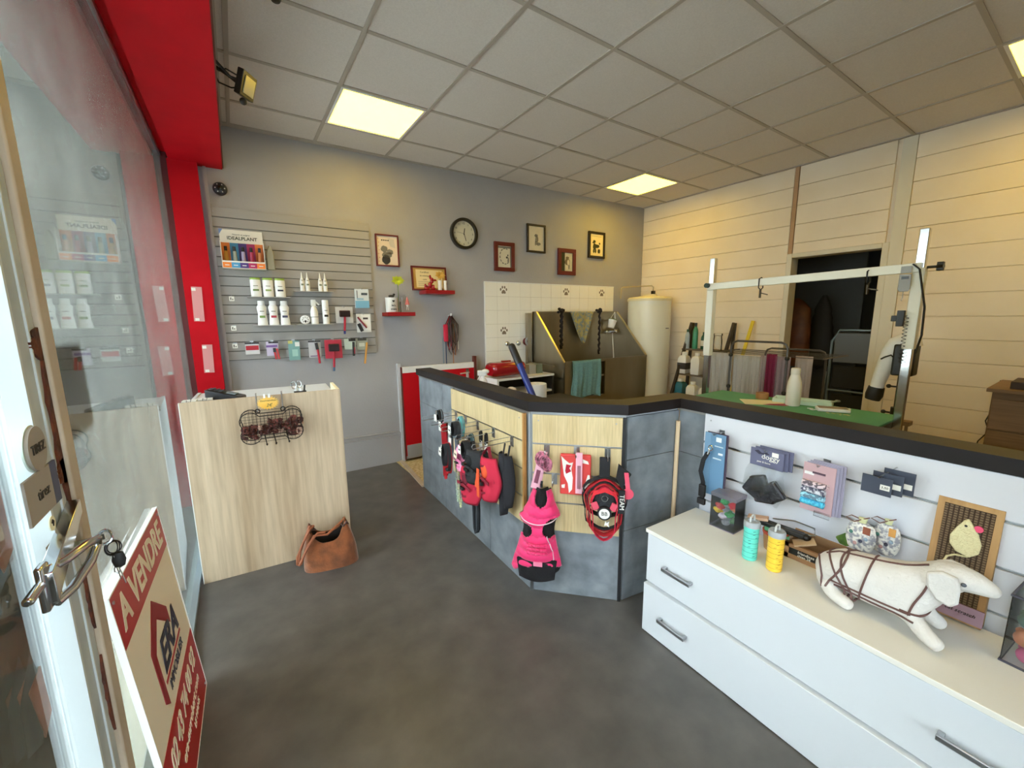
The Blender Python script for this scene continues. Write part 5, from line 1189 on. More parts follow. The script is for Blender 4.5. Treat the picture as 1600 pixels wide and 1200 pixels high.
for s, L, lab in ((1.485, .36, 'left of the two black fabric muzzles near the counter corner'), (1.535, .30, 'right of the two black fabric muzzles near the counter corner')):
    t = fall(lab, 'muzzle', 'fabric_muzzle', s, .055, .775)
    q = MB(); q.ribbon([(0, 0, .02), (-.004, -.01, -.04)], (1, 0, 0), .012, .004); ob('strap', q, BLKFAB, t)
    q = MB(); q.grid(lambda u, v: ((u-.5)*2*(.012+.045*math.sin(PI*min(1, .1+.8*v))), -.03*(1-(2*u-1)**2)-.004, -.03-L*v*(1-.08*abs(u-.5))), 8, 12); ob('cloth', q, mat('black_soft_cloth', (26, 26, 32), .9), t, solid=.008)

for nm, lab, s, o_, z, m, w, h in (('red_collar', 'red collars with white tags between the red leashes and the pink harness', 1.02, .19, .70, REDFAB, .08, .20), ('brown_collar', 'brown and black collars behind the top of the black harness', 1.22, .15, .76, mat('dark_brown_webbing', (66, 44, 40), .8), .09, .14),
                                   ('black_collar', 'black collar loops behind the white-tagged clip collars', 1.33, .10, .72, BLKFAB, .10, .20), ('silver_collar', 'steel-grey slip collars above the pink harness', 1.13, .17, .86, GREYFAB, .07, .12)):
    t = fall(lab, 'collar', nm, s, o_, z)
    for k in range(4):
        q = MB(); q.ribbon(loop_pts(w*(1-.12*k), h*(1-.1*k), -.010*k, x0=.012*(k % 2)), (.4, 1, 0), .02, .004, True); ob('strap', q, m if k % 2 == 0 else BLKFAB, t)
    tagp(t, -.01, -.05, -.05, .035, .05, .2*(o_ > .15))
# short face: pink collar pack, fox toy pack, harness with medallion, dog coat
g12 = 'display hooks on the short oak slatwall'
prong(F12, .085, .80, .07, 'hook carrying the pink collar pack on the short oak face', g12)
prong(F12, .235, .80, .07, 'hook carrying the red fox-patterned pack on the short oak face', g12)
prong(F12, .385, .80, .09, 'hook carrying the red harness with the round medallion', g12)
prong(F12, .125, .655, .09, 'hook carrying the pink dog coat', g12)
t = fthing(F12, 'collar_pack', 'pink collars on pink cards at the left of the short oak face', 'collar', .075, .06, .81)
for k in range(2):
    M = Matrix.Translation((0, -.006*k, 0)) @ Matrix.Rotation(.18+.05*k, 4, 'Y'); q = MB(); q.box(-.020, .020, -.001, .001, -.20, .0, M=M); ob('card', q, mat('pink_card', (228, 170, 186), .6), t)
    q = MB(); q.box(-.010, .010, -.004, -.001, -.17, -.10, M=M); ob('window', q, plain((120, 60, 80)), t)
q = MB()
for k in range(5): q.tube([(x, -.018-.004*k, z) for x, _, z in loop_pts(.055-.003*k, .07, 0, 14, .008*k-.01, -.005*k)], .005, 6, True)
ob('coiled_cord', q, mat('pink_black_cord', (206, 120, 146), .7, c2=(60, 30, 40), vscale=60), t)
t = fthing(F12, 'toy_pack', 'red package printed with white foxes, a pink collar card in front of it', 'packet', .232, .045, .80)
q = MB(); q.box(-.075, .075, -.010, .010, -.21, .0); ob('bag', q, mat('coral_red_print', (206, 60, 56), .5), t, bevel=.006)
q = MB()
q.prism([(-.070, -.01), (-.05, -.03), (-.03, -.045), (-.012, -.04), (-.02, -.075), (-.012, -.12), (-.015, -.18), (-.03, -.20), (-.036, -.15), (-.055, -.11), (-.062, -.06)], -.0125, -.0095)
q.prism([(.070, -.10), (.06, -.10), (.05, -.14), (.035, -.17), (.04, -.19), (.06, -.19), (.072, -.16)], -.0125, -.0095); q.prism([(.035, -.02), (.06, -.03), (.065, -.045), (.035, -.04)], -.0125, -.0095); q.prism([(-.068, -.16), (-.05, -.155), (-.052, -.175), (-.066, -.175)], -.0125, -.0095)
ob('white_fox', q, PAPER, t)
q = MB(); q.prism([(-.045, -.05), (-.02, -.055), (-.03, -.07), (-.02, -.085), (-.045, -.10), (-.05, -.085)], -.0138, -.012); ob('red_scarf', q, REDP, t)
q = MB(); q.box(.002, .034, -.022, -.016, -.195, .015); ob('pink_card', q, mat('pink_card', (228, 170, 186), .6), t)
q = MB(); q.box(.010, .026, -.026, -.022, -.17, -.05); ob('clasp', q, plain((150, 100, 110), .4), t, bevel=.003)
h = fthing(F12, 'dog_harness', 'large red and black harness with a round white medallion on the short oak face', 'harness', .375, .07, .80)
q = MB(); q.box(-.028, .022, -.03, -.015, -.10, .01); ob('black_band', q, BLKFAB, h, bevel=.004)
q = MB(); q.ball((-.005, -.035, -.125), (.022, .014, .02)); ob('white_logo_patch', q, PAPER, h)
for k, (w, hh, yy, m, ww) in enumerate(((.20, .20, -.025, BLKFAB, .03), (.17, .29, -.03, REDFAB, .03), (.19, .26, -.03, REDFAB, .024), (.165, .24, -.045, BLKFAB, .018), (.15, .26, -.055, REDFAB, .020), (.21, .24, -.02, BLKFAB, .02), (.12, .27, -.06, CRIMFAB, .018))):
    q = MB(); q.ribbon([(x*(1+.12*math.sin(5*i)), yy, z) for i, (x, _, z) in enumerate(loop_pts(w, hh, yy, 22, 0, -.085-.006*k))], (0, 1, .15), ww, .004, True); ob('strap', q, m, h)
q = MB(); q.grid(lambda u, v: ((u-.5)*.13*(1-.25*v), -.045-.02*math.sin(PI*u), -.14-.10*v), 10, 8); ob('black_pad', q, mat('black_padding', (28, 30, 34), .8), h, solid=.008)
q = MB(); q.ribbon([(-.065, -.06, -.20), (-.05, -.065, -.155), (0, -.068, -.135), (.05, -.065, -.155), (.065, -.06, -.20)], (0, .2, 1), .02, .005); ob('red_arch', q, mat('bright_red_webbing', (206, 28, 40), .7, bump=.3, bscale=400), h)
for sx_ in (-1, 1):
    q = MB(); q.bar((sx_*.05, -.066, -.20), (sx_*.035, -.07, -.235), .03, .008, up=(0, 1, 0)); ob('rose_slider', q, plain((206, 70, 92), .6), h, bevel=.003)
q = MB(); ring(q, .012, .016, -.074, -.068, 18); ob('d_ring', q, CHROME, h, loc=(0, 0, -.175))
q = MB(); q.cyl((0, -.086, -.245), (0, -.070, -.245), .033, seg=28); ob('medallion_rim', q, BLACK, h)
q = MB(); q.cyl((0, -.088, -.245), (0, -.080, -.245), .025, seg=28); ob('medallion', q, PAPER, h)
text('BB', .026, INK, h, (0, -.0885, -.245), ext=.0008)
q = MB(); q.prism([(.005, -.285), (.012, -.295), (.024, -.285), (.02, -.30), (.024, -.315), (.012, -.305), (0, -.312), (.004, -.30)], -.078, -.07); ob('bone_charm', q, PAPER, h)
q = MB(); q.add([(.06, -.03, -.02), (.12, -.02, -.07), (.075, -.05, -.13), (.05, -.05, -.08), (.06, -.015, -.02), (.12, -.005, -.07), (.075, -.035, -.13), (.05, -.035, -.08)], [(0, 1, 2, 3), (7, 6, 5, 4), (0, 4, 5, 1), (1, 5, 6, 2), (2, 6, 7, 3), (3, 7, 4, 0)]); ob('black_flap', q, BLKFAB, h)
q = MB(); q.cyl((.105, -.06, -.15), (.105, -.055, -.15), .026, seg=20); q.ribbon([(.105, -.058, -.13), (.095, -.05, -.05)], (1, 0, 0), .02, .004); ob('round_badge', q, plain((214, 70, 96), .6), h)
q = MB(); q.box(.062, .092, -.072, -.064, -.245, -.13); ob('name_strip', q, BLKFAB, h)
text('TEAM', .030, PAPER, h, (.078, -.0725, -.188), rot=(PI/2, PI/2, 0), ext=.0008)

ct = fthing(F12, 'dog_coat', 'quilted bright pink dog coat with black fleece lining on the counter corner', 'dog coat', .055, .03, .61)
PK = mat('hot_pink_quilt', (232, 36, 108), .6, c2=(222, 30, 100), vscale=6, bump=.25, bscale=50, sheen=.3)
FLEECE = mat('black_fleece', (18, 16, 20), .95, bump=.6, bscale=300)
def outline(v):   # half widths left, right by height fraction
    L = [(0, .042), (.08, .055), (.16, .066), (.24, .088), (.33, .098), (.40, .086), (.48, .083), (.58, .090), (.70, .104), (.82, .120), (.93, .132), (1, .12)]
    for (a, b_), (c, d) in zip(L[:-1], L[1:]):
        if a <= v <= c: return b_+(d-b_)*(v-a)/(c-a)
    return .1
HT = .47
def cf(dy, sc=1.0, sh=0):
    def fn(u, v):
        w = outline(v)*sc; x = (u-.5)*2*w-.018*v+(.012 if v < .3 else 0)
        bulge = .055*(1-(2*u-1)**4)*(.6+.4*math.sin(PI*v)); quilt = .010*abs(math.sin(v*30+abs(u-.5)*3.0))**.7
        return (x, -dy-bulge-quilt, -HT*v+.014*math.sin(u*7)*(v > .9))
    return fn
# front shell with neck opening and two arm holes cut out
def shell(nu, nv, fn, keep):
    q = MB(); vs = [tuple(fn(i/nu, j/nv)) for j in range(nv+1) for i in range(nu+1)]; w = nu+1
    q.add(vs, [(j*w+i, j*w+i+1, (j+1)*w+i+1, (j+1)*w+i) for j in range(nv) for i in range(nu) if keep((i+.5)/nu, (j+.5)/nv)]); return q
def keep(u, v):
    if ((u-.5)/.30)**2+((v-.02)/.17)**2 < 1: return False
    if ((u-.13)/.23)**2+((v-.455)/.085)**2 < 1: return False
    if ((u-.90)/.24)**2+((v-.42)/.115)**2 < 1: return False
    if v > .80 and v > .97-.13*(1-abs(u-.60)/.5)-.05*u: return False
    return True
ob('shell', shell(48, 72, cf(.008), keep), PK, ct, solid=.010)
q = MB(); q.grid(cf(-.008, .94), 14, 26); ob('lining', q, FLEECE, ct, solid=.006)
q = MB(); q.grid(lambda u, v: ((u-.5)*2*(.104-.012*v)-.012, -.048-.012*math.sin(PI*u), -HT*(.80+.22*v)-.016*math.sin(PI*u)*v+.02*(1-v)*math.sin(PI*u)), 24, 6); ob('belly_lining', q, FLEECE, ct, solid=.008)
q = MB(); q.grid(lambda u, v: ((u-.5)*2*(.030+.012*math.sin(PI*v))+.010, -.02-.035*math.sin(PI*u), .012-.13*v), 12, 10); ob('neck_lining', q, FLEECE, ct, solid=.006)
PIP = mat('silver_piping', (214, 200, 206), .4)
f0 = cf(.014)
q = MB(); q.tube([f0(.02+.96*k/24, .315+.05*math.sin(PI*k/24)) for k in range(25)], .0028, 6); ob('piping', q, PIP, ct)
q = MB(); q.tube([f0(.80+.1*math.sin(k/14*2.2), .50+.30*k/14) for k in range(15)], .0025, 6); ob('piping', q, PIP, ct)
for vv in (.60, .645, .69):
    q = MB(); q.tube([(f0(.28+.5*k/26, vv)[0], f0(.28+.5*k/26, vv)[1]-.004-.005*abs(math.sin(k*1.3)), f0(.3, vv)[2]) for k in range(27)], .008, 6); ob('gathered_elastic', q, PK, ct)
q = MB(); p = f0(.55, .835); q.box(p[0]-.024, p[0]+.022, p[1]-.010, p[1]-.004, p[2]-.012, p[2]+.012); ob('label', q, plain((236, 130, 160), .6), ct)
q = MB(); q.ribbon([(.01, -.03, .01), (.012, -.05, .035), (.014, -.045, .05)], (1, 0, 0), .012, .003); ob('hanging_loop', q, BLKFAB, ct)

# white slatwall goods (F34, s = distance from the corner)
def s34(y): return -(y+2.355)
t = card(F34, 'leash_pack', 'steel-blue leash card with a black strap at the left end of the white slatwall', s34(-2.60), .925, .10, .30, (96, 134, 166), .07, .004, accents=((.0, .3, .0, 1, (110, 146, 176)), (.55, .8, .88, .95, (226, 230, 232)), (.5, .9, .80, .815, (190, 206, 216)), (.45, .85, .60, .62, (190, 206, 216)), (.7, .9, .68, .71, (220, 226, 230))), behind=1, behind_c=(66, 52, 70))
q = MB(); q.ribbon([(-.02, -.02, -.09), (-.035, -.03, -.13), (-.045, -.03, -.19), (-.03, -.028, -.24), (-.028, -.03, -.33)], (1, 0, 0), .020, .005); ob('strap', q, BLKFAB, t)
q = MB(); q.box(-.044, -.014, -.042, -.024, -.31, -.25); q.box(-.050, -.012, -.040, -.022, -.35, -.32); ob('buckle', q, BLACK, t, bevel=.004)
q = MB(); q.tube(loop_pts(.02, .025, -.02, 12, -.01, -.055), .003, 6, True); q.cyl((-.015, -.02, -.08), (-.02, -.022, -.10), .005); ob('snap_hook', q, CHROME, t)
t = fthing(F34, 'bag_refill_pack', 'clear bags of black rolls with slate-violet header cards on the white slatwall', 'packet', s34(-2.83), .075, .91)
for k in range(3):
    q = MB(); q.box(-.065+.012*k, .065+.012*k, .012*k-.004, .012*k, -.075, .0+.004*k); ob('header_card', q, mat('slate_violet', (98, 99, 126), .5), t)
text('doggy', .030, PAPER, t, (.015, -.0047, -.030)); text('paw & bone', .011, PAPER, t, (-.01, -.0047, -.055))
q = MB(); q.box(.02, .045, -.0052, -.0042, -.022, -.004); ob('price_label', q, PAPER, t)
q = MB(); q.prism([(-.05, -.012), (-.035, -.006), (-.02, -.016), (0, -.010), (.012, -.018), (-.01, -.02), (-.03, -.024)], -.0052, -.0042); ob('print', q, plain((40, 36, 60)), t)
rr = random.Random(5)
def bagfn(u, v):
    w = .062+.022*math.sin(PI*v); return ((u-.5)*2*w, -.012-.035*math.sin(PI*u)*math.sin(PI*min(1, v*1.1))-.006*math.sin(u*23+v*11), -.07-.16*v)
q = MB(); q.grid(bagfn, 26, 16); ob('film_bag', q, FILM, t)
q = MB()
for (cx, cz, a) in ((-.03, -.175, .5), (.012, -.19, -.2), (.045, -.165, .9), (-.01, -.15, 1.2)):
    M = Matrix.Translation((cx, -.018, cz)) @ Matrix.Rotation(a, 4, 'Y'); v0 = len(q.v); q.box(-.040, .040, -.016, .016, -.032, .032, M=M)
ob('black_rolls', q, mat('glossy_black_film', (34, 34, 40), .25, bump=.5, bscale=80), t, bevel=.009)
q = MB(); q.tube([(0, .055, -.004), (0, -.02, -.004), (0, -.03, .006)], .0022, 6); ob('hook', q, ZINC, t)
t = card(F34, 'bandage_pack', 'mauve card with white, patterned and turquoise rolls on the white slatwall', s34(-3.02), .905, .105, .19, (186, 152, 156), .08, .004, behind=3, behind_c=(150, 145, 166), accents=((.05, .35, .76, .82, (226, 224, 224)), (.3, .7, .80, .84, (84, 60, 76)), (.05, .85, .62, .64, (214, 190, 190)), (.05, .85, .57, .585, (214, 190, 190))))
for k, (c, c2) in enumerate((((214, 196, 204), (90, 80, 90)), ((206, 208, 216), (70, 70, 90)), ((150, 206, 222), (90, 120, 140)), ((56, 150, 190), (80, 190, 216)))):
    q = MB(); q.cyl((-.046, -.014, -.078-.024*k), (.030, -.014, -.078-.024*k), .012, seg=12); ob('roll', q, mat('bandage_%d' % k, c, .7, c2=c2, vscale=90, contrast=.1), t)
q = MB(); q.box(.0, .05, -.012, -.004, -.20, -.18); ob('clear_tip', q, CLEARP, t)
# tags and patterned pouches
t = fthing(F34, 'pouch_cards', 'dark blue price cards with white labels high on the white slatwall', 'cards', s34(-3.20), .06, .925)
for k in range(3):
    q = MB(); q.box(-.045+.022*k, .035+.022*k, -.05+.022*k, -.047+.022*k, -.062+.004*k, .012*k); ob('card', q, mat('dark_slate_card', (56, 62, 78), .5), t)
    q = MB(); q.box(.005+.022*k, .030+.022*k, -.0512+.022*k, -.0500+.022*k, -.042+.004*k, -.024+.004*k); ob('price_label', q, PAPER, t)
text('3,50', .011, INK, t, (.0175, -.0518, -.033)); q = MB(); q.tube([(0.02, .045, .02), (.0, -.06, .0)], .0022, 6); ob('hook', q, ZINC, t)
FLP = mat('patterned_cotton', (230, 228, 222), .9, c2=(150, 150, 160), vscale=70, contrast=.12)
def pouch(lab, s, out, z, w, h, m, bandc):
    t = fthing(F34, 'cotton_pouch', lab, 'pouch', s, out, z, 'small patterned cotton pouches')
    pr = []
    n = 14; vs = []
    q = MB(); prof = [(0, 0), (.55, -.0), (.85, -.1), (1, -.35), (1, -.65), (.8, -.92), (.3, -1), (0, -1)]
    q.lathe([(r*w/2, zz*h) for r, zz in prof], seg=20, sy=.45); ob('pouch', q, m, t)
    q = MB(); q.lathe([(.0, .02), (w*.16, .018), (w*.12, .0), (w*.2, -.006)], seg=14, sy=.6, caps=False); ob('gathered_top', q, mat('pale_green_cotton', (206, 206, 160), .9), t)
    q = MB(); q.box(w*.1, w*.34, -w*.235, -w*.20, -h*.30, -h*.05); ob('patch', q, bandc, t)
    q = MB(); q.tube([(0, 0, .01), (-.03, -.01, .02), (-.045, -.01, .008), (-.02, -.012, .0), (0, -.005, .015), (.02, -.01, .03)], .002, 5); ob('cord', q, plain((110, 70, 60)), t)
    for k in range(4):
        q = MB(); q.ball((w*(-.28+.17*k), -w*.22, -h*(.35+.12*((k*3) % 4))), (.006, .002, .007), 8, 6); ob('motif', q, plain([(70, 120, 110), (190, 150, 150), (60, 60, 80), (150, 170, 190)][k], .8), t)
    return t
pouch('patterned white cotton pouch, left and front one of the pair on the white slatwall', s34(-3.165), .08, .735, .085, .105, FLP, mat('brown_patch', (146, 84, 62), .8))
pouch('patterned cotton pouch with an orange corner, behind and right of the white one', s34(-3.225), .045, .745, .075, .115, FLP, mat('ochre_patch', (206, 150, 80), .8))
t = fthing(F34, 'leaf_toy', 'green leaf-shaped felt toy hanging below the patterned pouches', 'toy', s34(-3.12), .05, .665)
q = MB(); q.prism([(-.035, -.03), (-.01, -.005), (.018, .012), (.03, -.005), (.022, -.035), (.0, -.052), (-.02, -.05)], -.006, .006); ob('leaf', q, mat('green_felt', (92, 124, 50), .9, c2=(60, 90, 36), vscale=40), t, bevel=.003)

# scratch boards on the chest of drawers
CARD = mat('corrugated_edge', (184, 146, 98), .8, c2=(160, 122, 80), vscale=40, stretch=(1, 1, .1))
sb = fthing(F34, 'scratch_boards', 'stack of cardboard scratch boards with a knitted cream mouse, leaning on the white slatwall', 'cat scratcher', s34(-3.40), .055, .513)
sb.rotation_euler = (-.12, 0, F34.rz)
for k in range(3):
    q = MB(); w, hh = .070, .375-.004*k
    for a in ((-w, w, hh-.016, hh), (-w, w, 0, .016), (-w, -w+.016, .016, hh-.016), (w-.016, w, .016, hh-.016)): q.box(a[0], a[1], -.012-.016*k*-1-.0, .003+.016*k, a[2], a[3])
    ob('board_frame', q, CARD, sb)
q = MB(); q.box(-.056, .056, -.006, .002, .016, .36); ob('weave_backing', q, mat('dark_brown_card', (70, 52, 38), .9), sb)
q = MB()
for i in range(10):
    for j in range(44):
        x = -.050+i*.011; z = .02+j*.0077; q.box(x-.0034, x+.0034, -.0095, -.006, z, z+.0045)
o = ob('corrugation', q, mat('light_brown_card', (124, 104, 80), .9), sb); o['kind'] = 'stuff'
q = MB(); q.prism([(-.006, .318), (-.020, .290), (-.030, .262), (-.028, .235), (-.012, .215), (.018, .208), (.036, .226), (.038, .255), (.028, .285), (.010, .315), (.002, .326)], -.019, -.009); ob('knitted_mouse', q, mat('cream_knit', (226, 216, 170), .95, bump=.8, bscale=150), sb, bevel=.003)
q = MB(); q.tube([(.015, -.014, .208), (-.012, -.014, .203), (-.028, -.014, .190), (-.034, -.014, .165), (-.034, -.014, .14)], .003, 6); ob('tail', q, mat('cream_knit', (226, 216, 170), .95), sb)
q = MB(); q.cyl((.026, -.018, .302), (.026, -.011, .302), .010, seg=12); ob('pink_ear', q, plain((226, 84, 120), .9), sb)
q = MB(); q.ball((.0, -.021, .303), .0035, 8, 6); ob('eye', q, BLACK, sb)
q = MB(); q.box(-.072, .072, -.020, -.014, .008, .058); ob('purple_label', q, mat('dusty_purple_card', (162, 132, 152), .6), sb)
text('cat scratch', .015, INK, sb, (.022, -.0206, .035), shear=.3)

# ------------------------------------------------------------------ things on top of the chest of drawers
Zt = DH+.001
t = thing('toy_box', 'clear lidded box full of bright soft toys at the far left of the chest top', 'box', (1.075, -2.69, Zt), -PI/2)
q = MB()
w, d, hh = .055, .045, .145
q.box(-w, w, -d-.001, -d, 0, hh); q.box(-w, w, d, d+.001, 0, hh); q.box(-w-.001, -w, -d, d, 0, hh); q.box(w, w+.001, -d, d, 0, hh); q.box(-w, w, -d, d, 0, .003); ob('clear_walls', q, CLEARP, t)
q = MB(); q.box(-w-.003, w+.003, -d-.003, d+.003, hh, hh+.018); ob('lid', q, clear('frosted_lid', (226, 222, 230), 1.45, .35, .2, base=(206, 200, 214)), t, bevel=.003)
q = MB(); q.tube([(-w, -d, .001), (w, -d, .001), (w, d, .001), (-w, d, .001)], .0025, 6, True); ob('base_edge', q, plain((110, 96, 120), .5), t)
rr = random.Random(9); cc = [((190, 38, 48), 'red'), ((62, 160, 92), 'green'), ((226, 186, 60), 'yellow'), ((228, 210, 222), 'white'), ((196, 60, 60), 'red'), ((60, 150, 84), 'green'), ((150, 146, 152), 'grey'), ((92, 132, 96), 'green'), ((214, 128, 90), 'orange')]
pos = [(.03, -.015, .115), (-.01, -.01, .118), (-.033, -.02, .075), (-.01, -.022, .055), (-.025, -.02, .095), (.02, -.02, .07), (.0, -.01, .022), (.035, .0, .04), (.03, .01, .09)]
for k, (p, (c, nm)) in enumerate(zip(pos, cc)):
    o = thing('soft_toy', '%s small soft toy in the clear toy box, %s' % (nm, ['top right', 'top centre', 'middle left', 'lower middle', 'upper left', 'centre', 'bottom layer', 'low right', 'behind on the right'][k]), 'toy', t.matrix_basis @ Vector(p), 0, 'soft toys in the clear box')
    q = MB(); q.ball((0, 0, 0), (.017, .017, .014), 12, 8)
    for j in range(4): a = j*PI/2+k; q.ball((.014*math.cos(a), .014*math.sin(a), rr.uniform(-.008, .012)), .008, 8, 6)
    ob('body', q, mat('plush_%s_%d' % (nm, k), c, .9, bump=.5, bscale=200), o)
def can(lab, x, y, col, dark, h=.165, r=.027):
    t = thing('treat_tube', lab, 'tube', (x, y, Zt))
    q = MB(); pr = [(0, 0), (r*.9, 0)]
    n = 40
    for k in range(n+1): z = .004+(h-.03)*k/n; pr.append((r*(1-.025*(1 if (k % 5 == 0) else 0)), z))
    pr += [(0, h-.026)]; q.lathe(pr, seg=28); ob('tub', q, col, t)
    q = MB()
    for k in range(6): q.lathe([(r*1.005, .014+.02*k), (r*1.005, .0155+.02*k)], seg=28, caps=False)
    ob('rings', q, dark, t)
    q = MB(); q.lathe([(r*.98, h-.030), (r*1.08, h-.028), (r*1.08, h-.012), (r*.95, h-.006), (r*.6, h-.006), (r*.6, h-.012), (0, h-.012)], seg=28); ob('lid', q, mat('grey_lid', (160, 164, 168), .4), t)
    q = MB(); q.tube([(-r*.6, 0, h-.008), (-r*.5, 0, h+.012), (0, 0, h+.018), (r*.5, 0, h+.012), (r*.6, 0, h-.008)], .0035, 8); ob('lid_ring', q, mat('pale_grey_plastic', (190, 192, 190), .4), t)
    q = MB(); rr = random.Random(int(x*1000+y*10))
    for k in range(9):
        a = -2.4+rr.uniform(-.5, .5); z = .02+.013*k; q.bar((r*1.01*math.cos(a-.15), r*1.01*math.sin(a-.15), z), (r*1.01*math.cos(a+.15), r*1.01*math.sin(a+.15), z+.002), .0012, .0022, up=(math.cos(a), math.sin(a), 0))
    ob('print', q, dark, t); return t
can('turquoise ring-pull treat tube with grey lid on the chest top', .905, -2.875, mat('turquoise_foil', (96, 206, 190), .35), mat('dark_turquoise', (36, 116, 108), .5))
can('yellow ring-pull treat tube with grey lid beside the turquoise one', .905, -2.965, mat('yellow_foil', (236, 192, 60), .35), mat('dark_yellow', (176, 128, 24), .5))
t = thing('wooden_tub', 'round light-wood tub with a red rim standing behind the yellow tube', 'tub', (1.055, -2.90, Zt))
q = MB(); q.lathe([(0, 0), (.036, 0), (.045, .08), (.043, .08), (.035, .004), (0, .004)], seg=24); ob('tub', q, mat('brown_wicker', (166, 124, 82), .8, bump=.5, bscale=120), t)
q = MB(); q.lathe([(.0455, .068), (.0465, .080), (.0435, .082)], seg=24, caps=False); ob('rim', q, plain((176, 70, 50), .6), t)
t = thing('brush_set', 'black handled brush and green card lying in the wooden tub', 'brush', (1.06, -2.895, Zt+.075))
q = MB(); q.bar((-.02, .06, .03), (.02, -.10, .015), .034, .022); q.ball((.02, -.105, .014), (.018, .016, .014)); ob('handle', q, plain((20, 18, 22), .4), t, bevel=.006)
q = MB(); q.ball((.02, -.11, .016), (.012, .010, .010)); ob('red_tip', q, plain((90, 24, 34), .4), t)
q = MB(); q.bar((-.045, .02, .02), (-.015, -.06, .0), .035, .0015, up=(0, .2, 1)); ob('green_card', q, plain((110, 196, 160), .6), t)
q = MB(); q.tube([(.02, .02, .04), (.04, -.05, .055), (.045, -.12, .05), (.03, -.13, .03), (.01, -.09, .02)], .003, 6); ob('wire_loop', q, ZINC, t)
q = MB(); q.bar((-.04, .09, .04), (-.02, .02, .05), .03, .012); ob('tube', q, plain((186, 150, 126), .6), t)
CRW = wood('crate_wood', (176, 134, 92), (142, 104, 70), 'y', 12, .7)
t = thing('wooden_crate', 'long rustic wooden crate with a small chalkboard behind the white dog', 'crate', (1.09, -3.09, Zt))
q = MB(); q.box(.045, .055, -.17, .15, .0, .085); ob('slat', q, CRW, t)
q = MB(); q.box(-.055, -.045, -.17, .15, .0, .020); ob('slat', q, CRW, t)
q = MB(); q.box(-.055, -.045, -.17, .15, .046, .060); ob('slat', q, CRW, t)
q = MB(); q.box(-.055, -.045, .13, .15, .0, .06); ob('slat', q, CRW, t)
q = MB(); q.box(-.045, .045, .14, .15, .0, .06); ob('end_board', q, CRW, t)
q = MB(); q.box(-.045, .045, -.17, -.16, .0, .06); ob('end_board', q, CRW, t)
q = MB(); q.box(-.045, .045, -.16, .14, .0, .006); ob('base', q, CRW, t)
q = MB(); q.bar((-.045, .12, .062), (-.01, .06, .085), .05, .006); ob('loose_board', q, mat('pale_plank', (196, 166, 130), .7), t)
q = MB(); q.bar((-.045, .02, .066), (-.045, -.07, .068), .03, .006); ob('loose_board', q, mat('pale_plank', (196, 166, 130), .7), t)
q = MB(); q.box(-.0545, -.048, -.03, .128, .016, .048); ob('chalkboard', q, plain((22, 24, 24), .8), t)
text('friandises', .015, PAPER, t, (-.0552, .07, .036), rot=(PI/2, 0, -PI/2)); text('chien 2€', .013, PAPER, t, (-.0552, .075, .023), rot=(PI/2, 0, -PI/2))
t = thing('toy_box', 'clear container with dark base at the right edge of the chest top', 'box', (1.035, -3.585, Zt), -.1)
q = MB(); q.box(-.07, -.068, -.05, .06, 0, .2); q.box(.068, .07, -.05, .06, 0, .2); q.box(-.07, .07, .058, .06, 0, .2); q.box(-.07, .07, -.05, -.048, 0, .2); ob('clear_walls', q, CLEARP, t)
q = MB(); q.tube([(-.07, -.05, .002), (.07, -.05, .002), (.07, .06, .002), (-.07, .06, .002)], .004, 6, True); q.tube([(-.07, -.05, .2), (.07, -.05, .2), (.07, .06, .2), (-.07, .06, .2)], .004, 6, True); ob('edge', q, plain((60, 58, 72), .5), t)
for k, (c, p) in enumerate((((200, 120, 80), (-.03, .03, .07)), ((206, 90, 130), (-.03, .02, .025)), ((100, 120, 110), (-.02, .03, .12)), ((180, 60, 90), (.02, 0, .03)))):
    o = thing('soft_toy', ['orange', 'pink', 'grey-green', 'dark pink'][k]+' soft toy in the right-hand clear container', 'toy', t.matrix_basis @ Vector(p))
    q = MB(); q.ball((0, 0, 0), .022, 12, 8); q.ball((.015, .01, .012), .01, 8, 6); ob('body', q, plain(c, .9), o)

# ------------------------------------------------------------------ white dog mannequin
DOGM = mat('white_felt', (208, 204, 199), .85, bump=.35, bscale=90)
dog = thing('toy_dog', 'large white stuffed fabric dog with brown piping harness on the white chest', 'stuffed dog', (.93, -3.25, Zt))
def skin(verts, edges, rad, sub=2):
    me = bpy.data.meshes.new('tmp'); me.from_pydata([Vector(v)-Vector((.93, -3.25, Zt)) for v in verts], edges, [])
    o = bpy.data.objects.new('tmp', me); COL.objects.link(o); m = o.modifiers.new('s', 'SKIN'); m.use_smooth_shade = True
    for i, r in enumerate(rad):
        sv = me.skin_vertices[0].data[i]; sv.radius = (r, r) if isinstance(r, float) else r; sv.use_root = (i == 0)
    s_ = o.modifiers.new('d', 'SUBSURF'); s_.levels = sub
    dg = bpy.context.evaluated_depsgraph_get(); me2 = bpy.data.meshes.new_from_object(o.evaluated_get(dg)); bpy.data.objects.remove(o); return me2
V = [(.93, -3.235, .622), (.93, -3.15, .612), (.93, -3.085, .592), (.93, -3.33, .635), (.93, -3.372, .682), (.93, -3.402, .727), (.93, -3.448, .729), (.93, -3.478, .722), (.93, -3.505, .716),
     (.89, -3.345, .575), (.868, -3.385, .547), (.850, -3.425, .533), (.965, -3.352, .575), (.972, -3.385, .548), (.978, -3.41, .531),
     (.895, -3.125, .572), (.872, -3.16, .543), (.852, -3.222, .533), (.962, -3.125, .572), (.966, -3.16, .543), (.97, -3.218, .531)]
Ed = [(0, 1), (1, 2), (0, 3), (3, 4), (4, 5), (5, 6), (6, 7), (7, 8), (3, 9), (9, 10), (10, 11), (3, 12), (12, 13), (13, 14), (1, 15), (15, 16), (16, 17), (1, 18), (18, 19), (19, 20)]
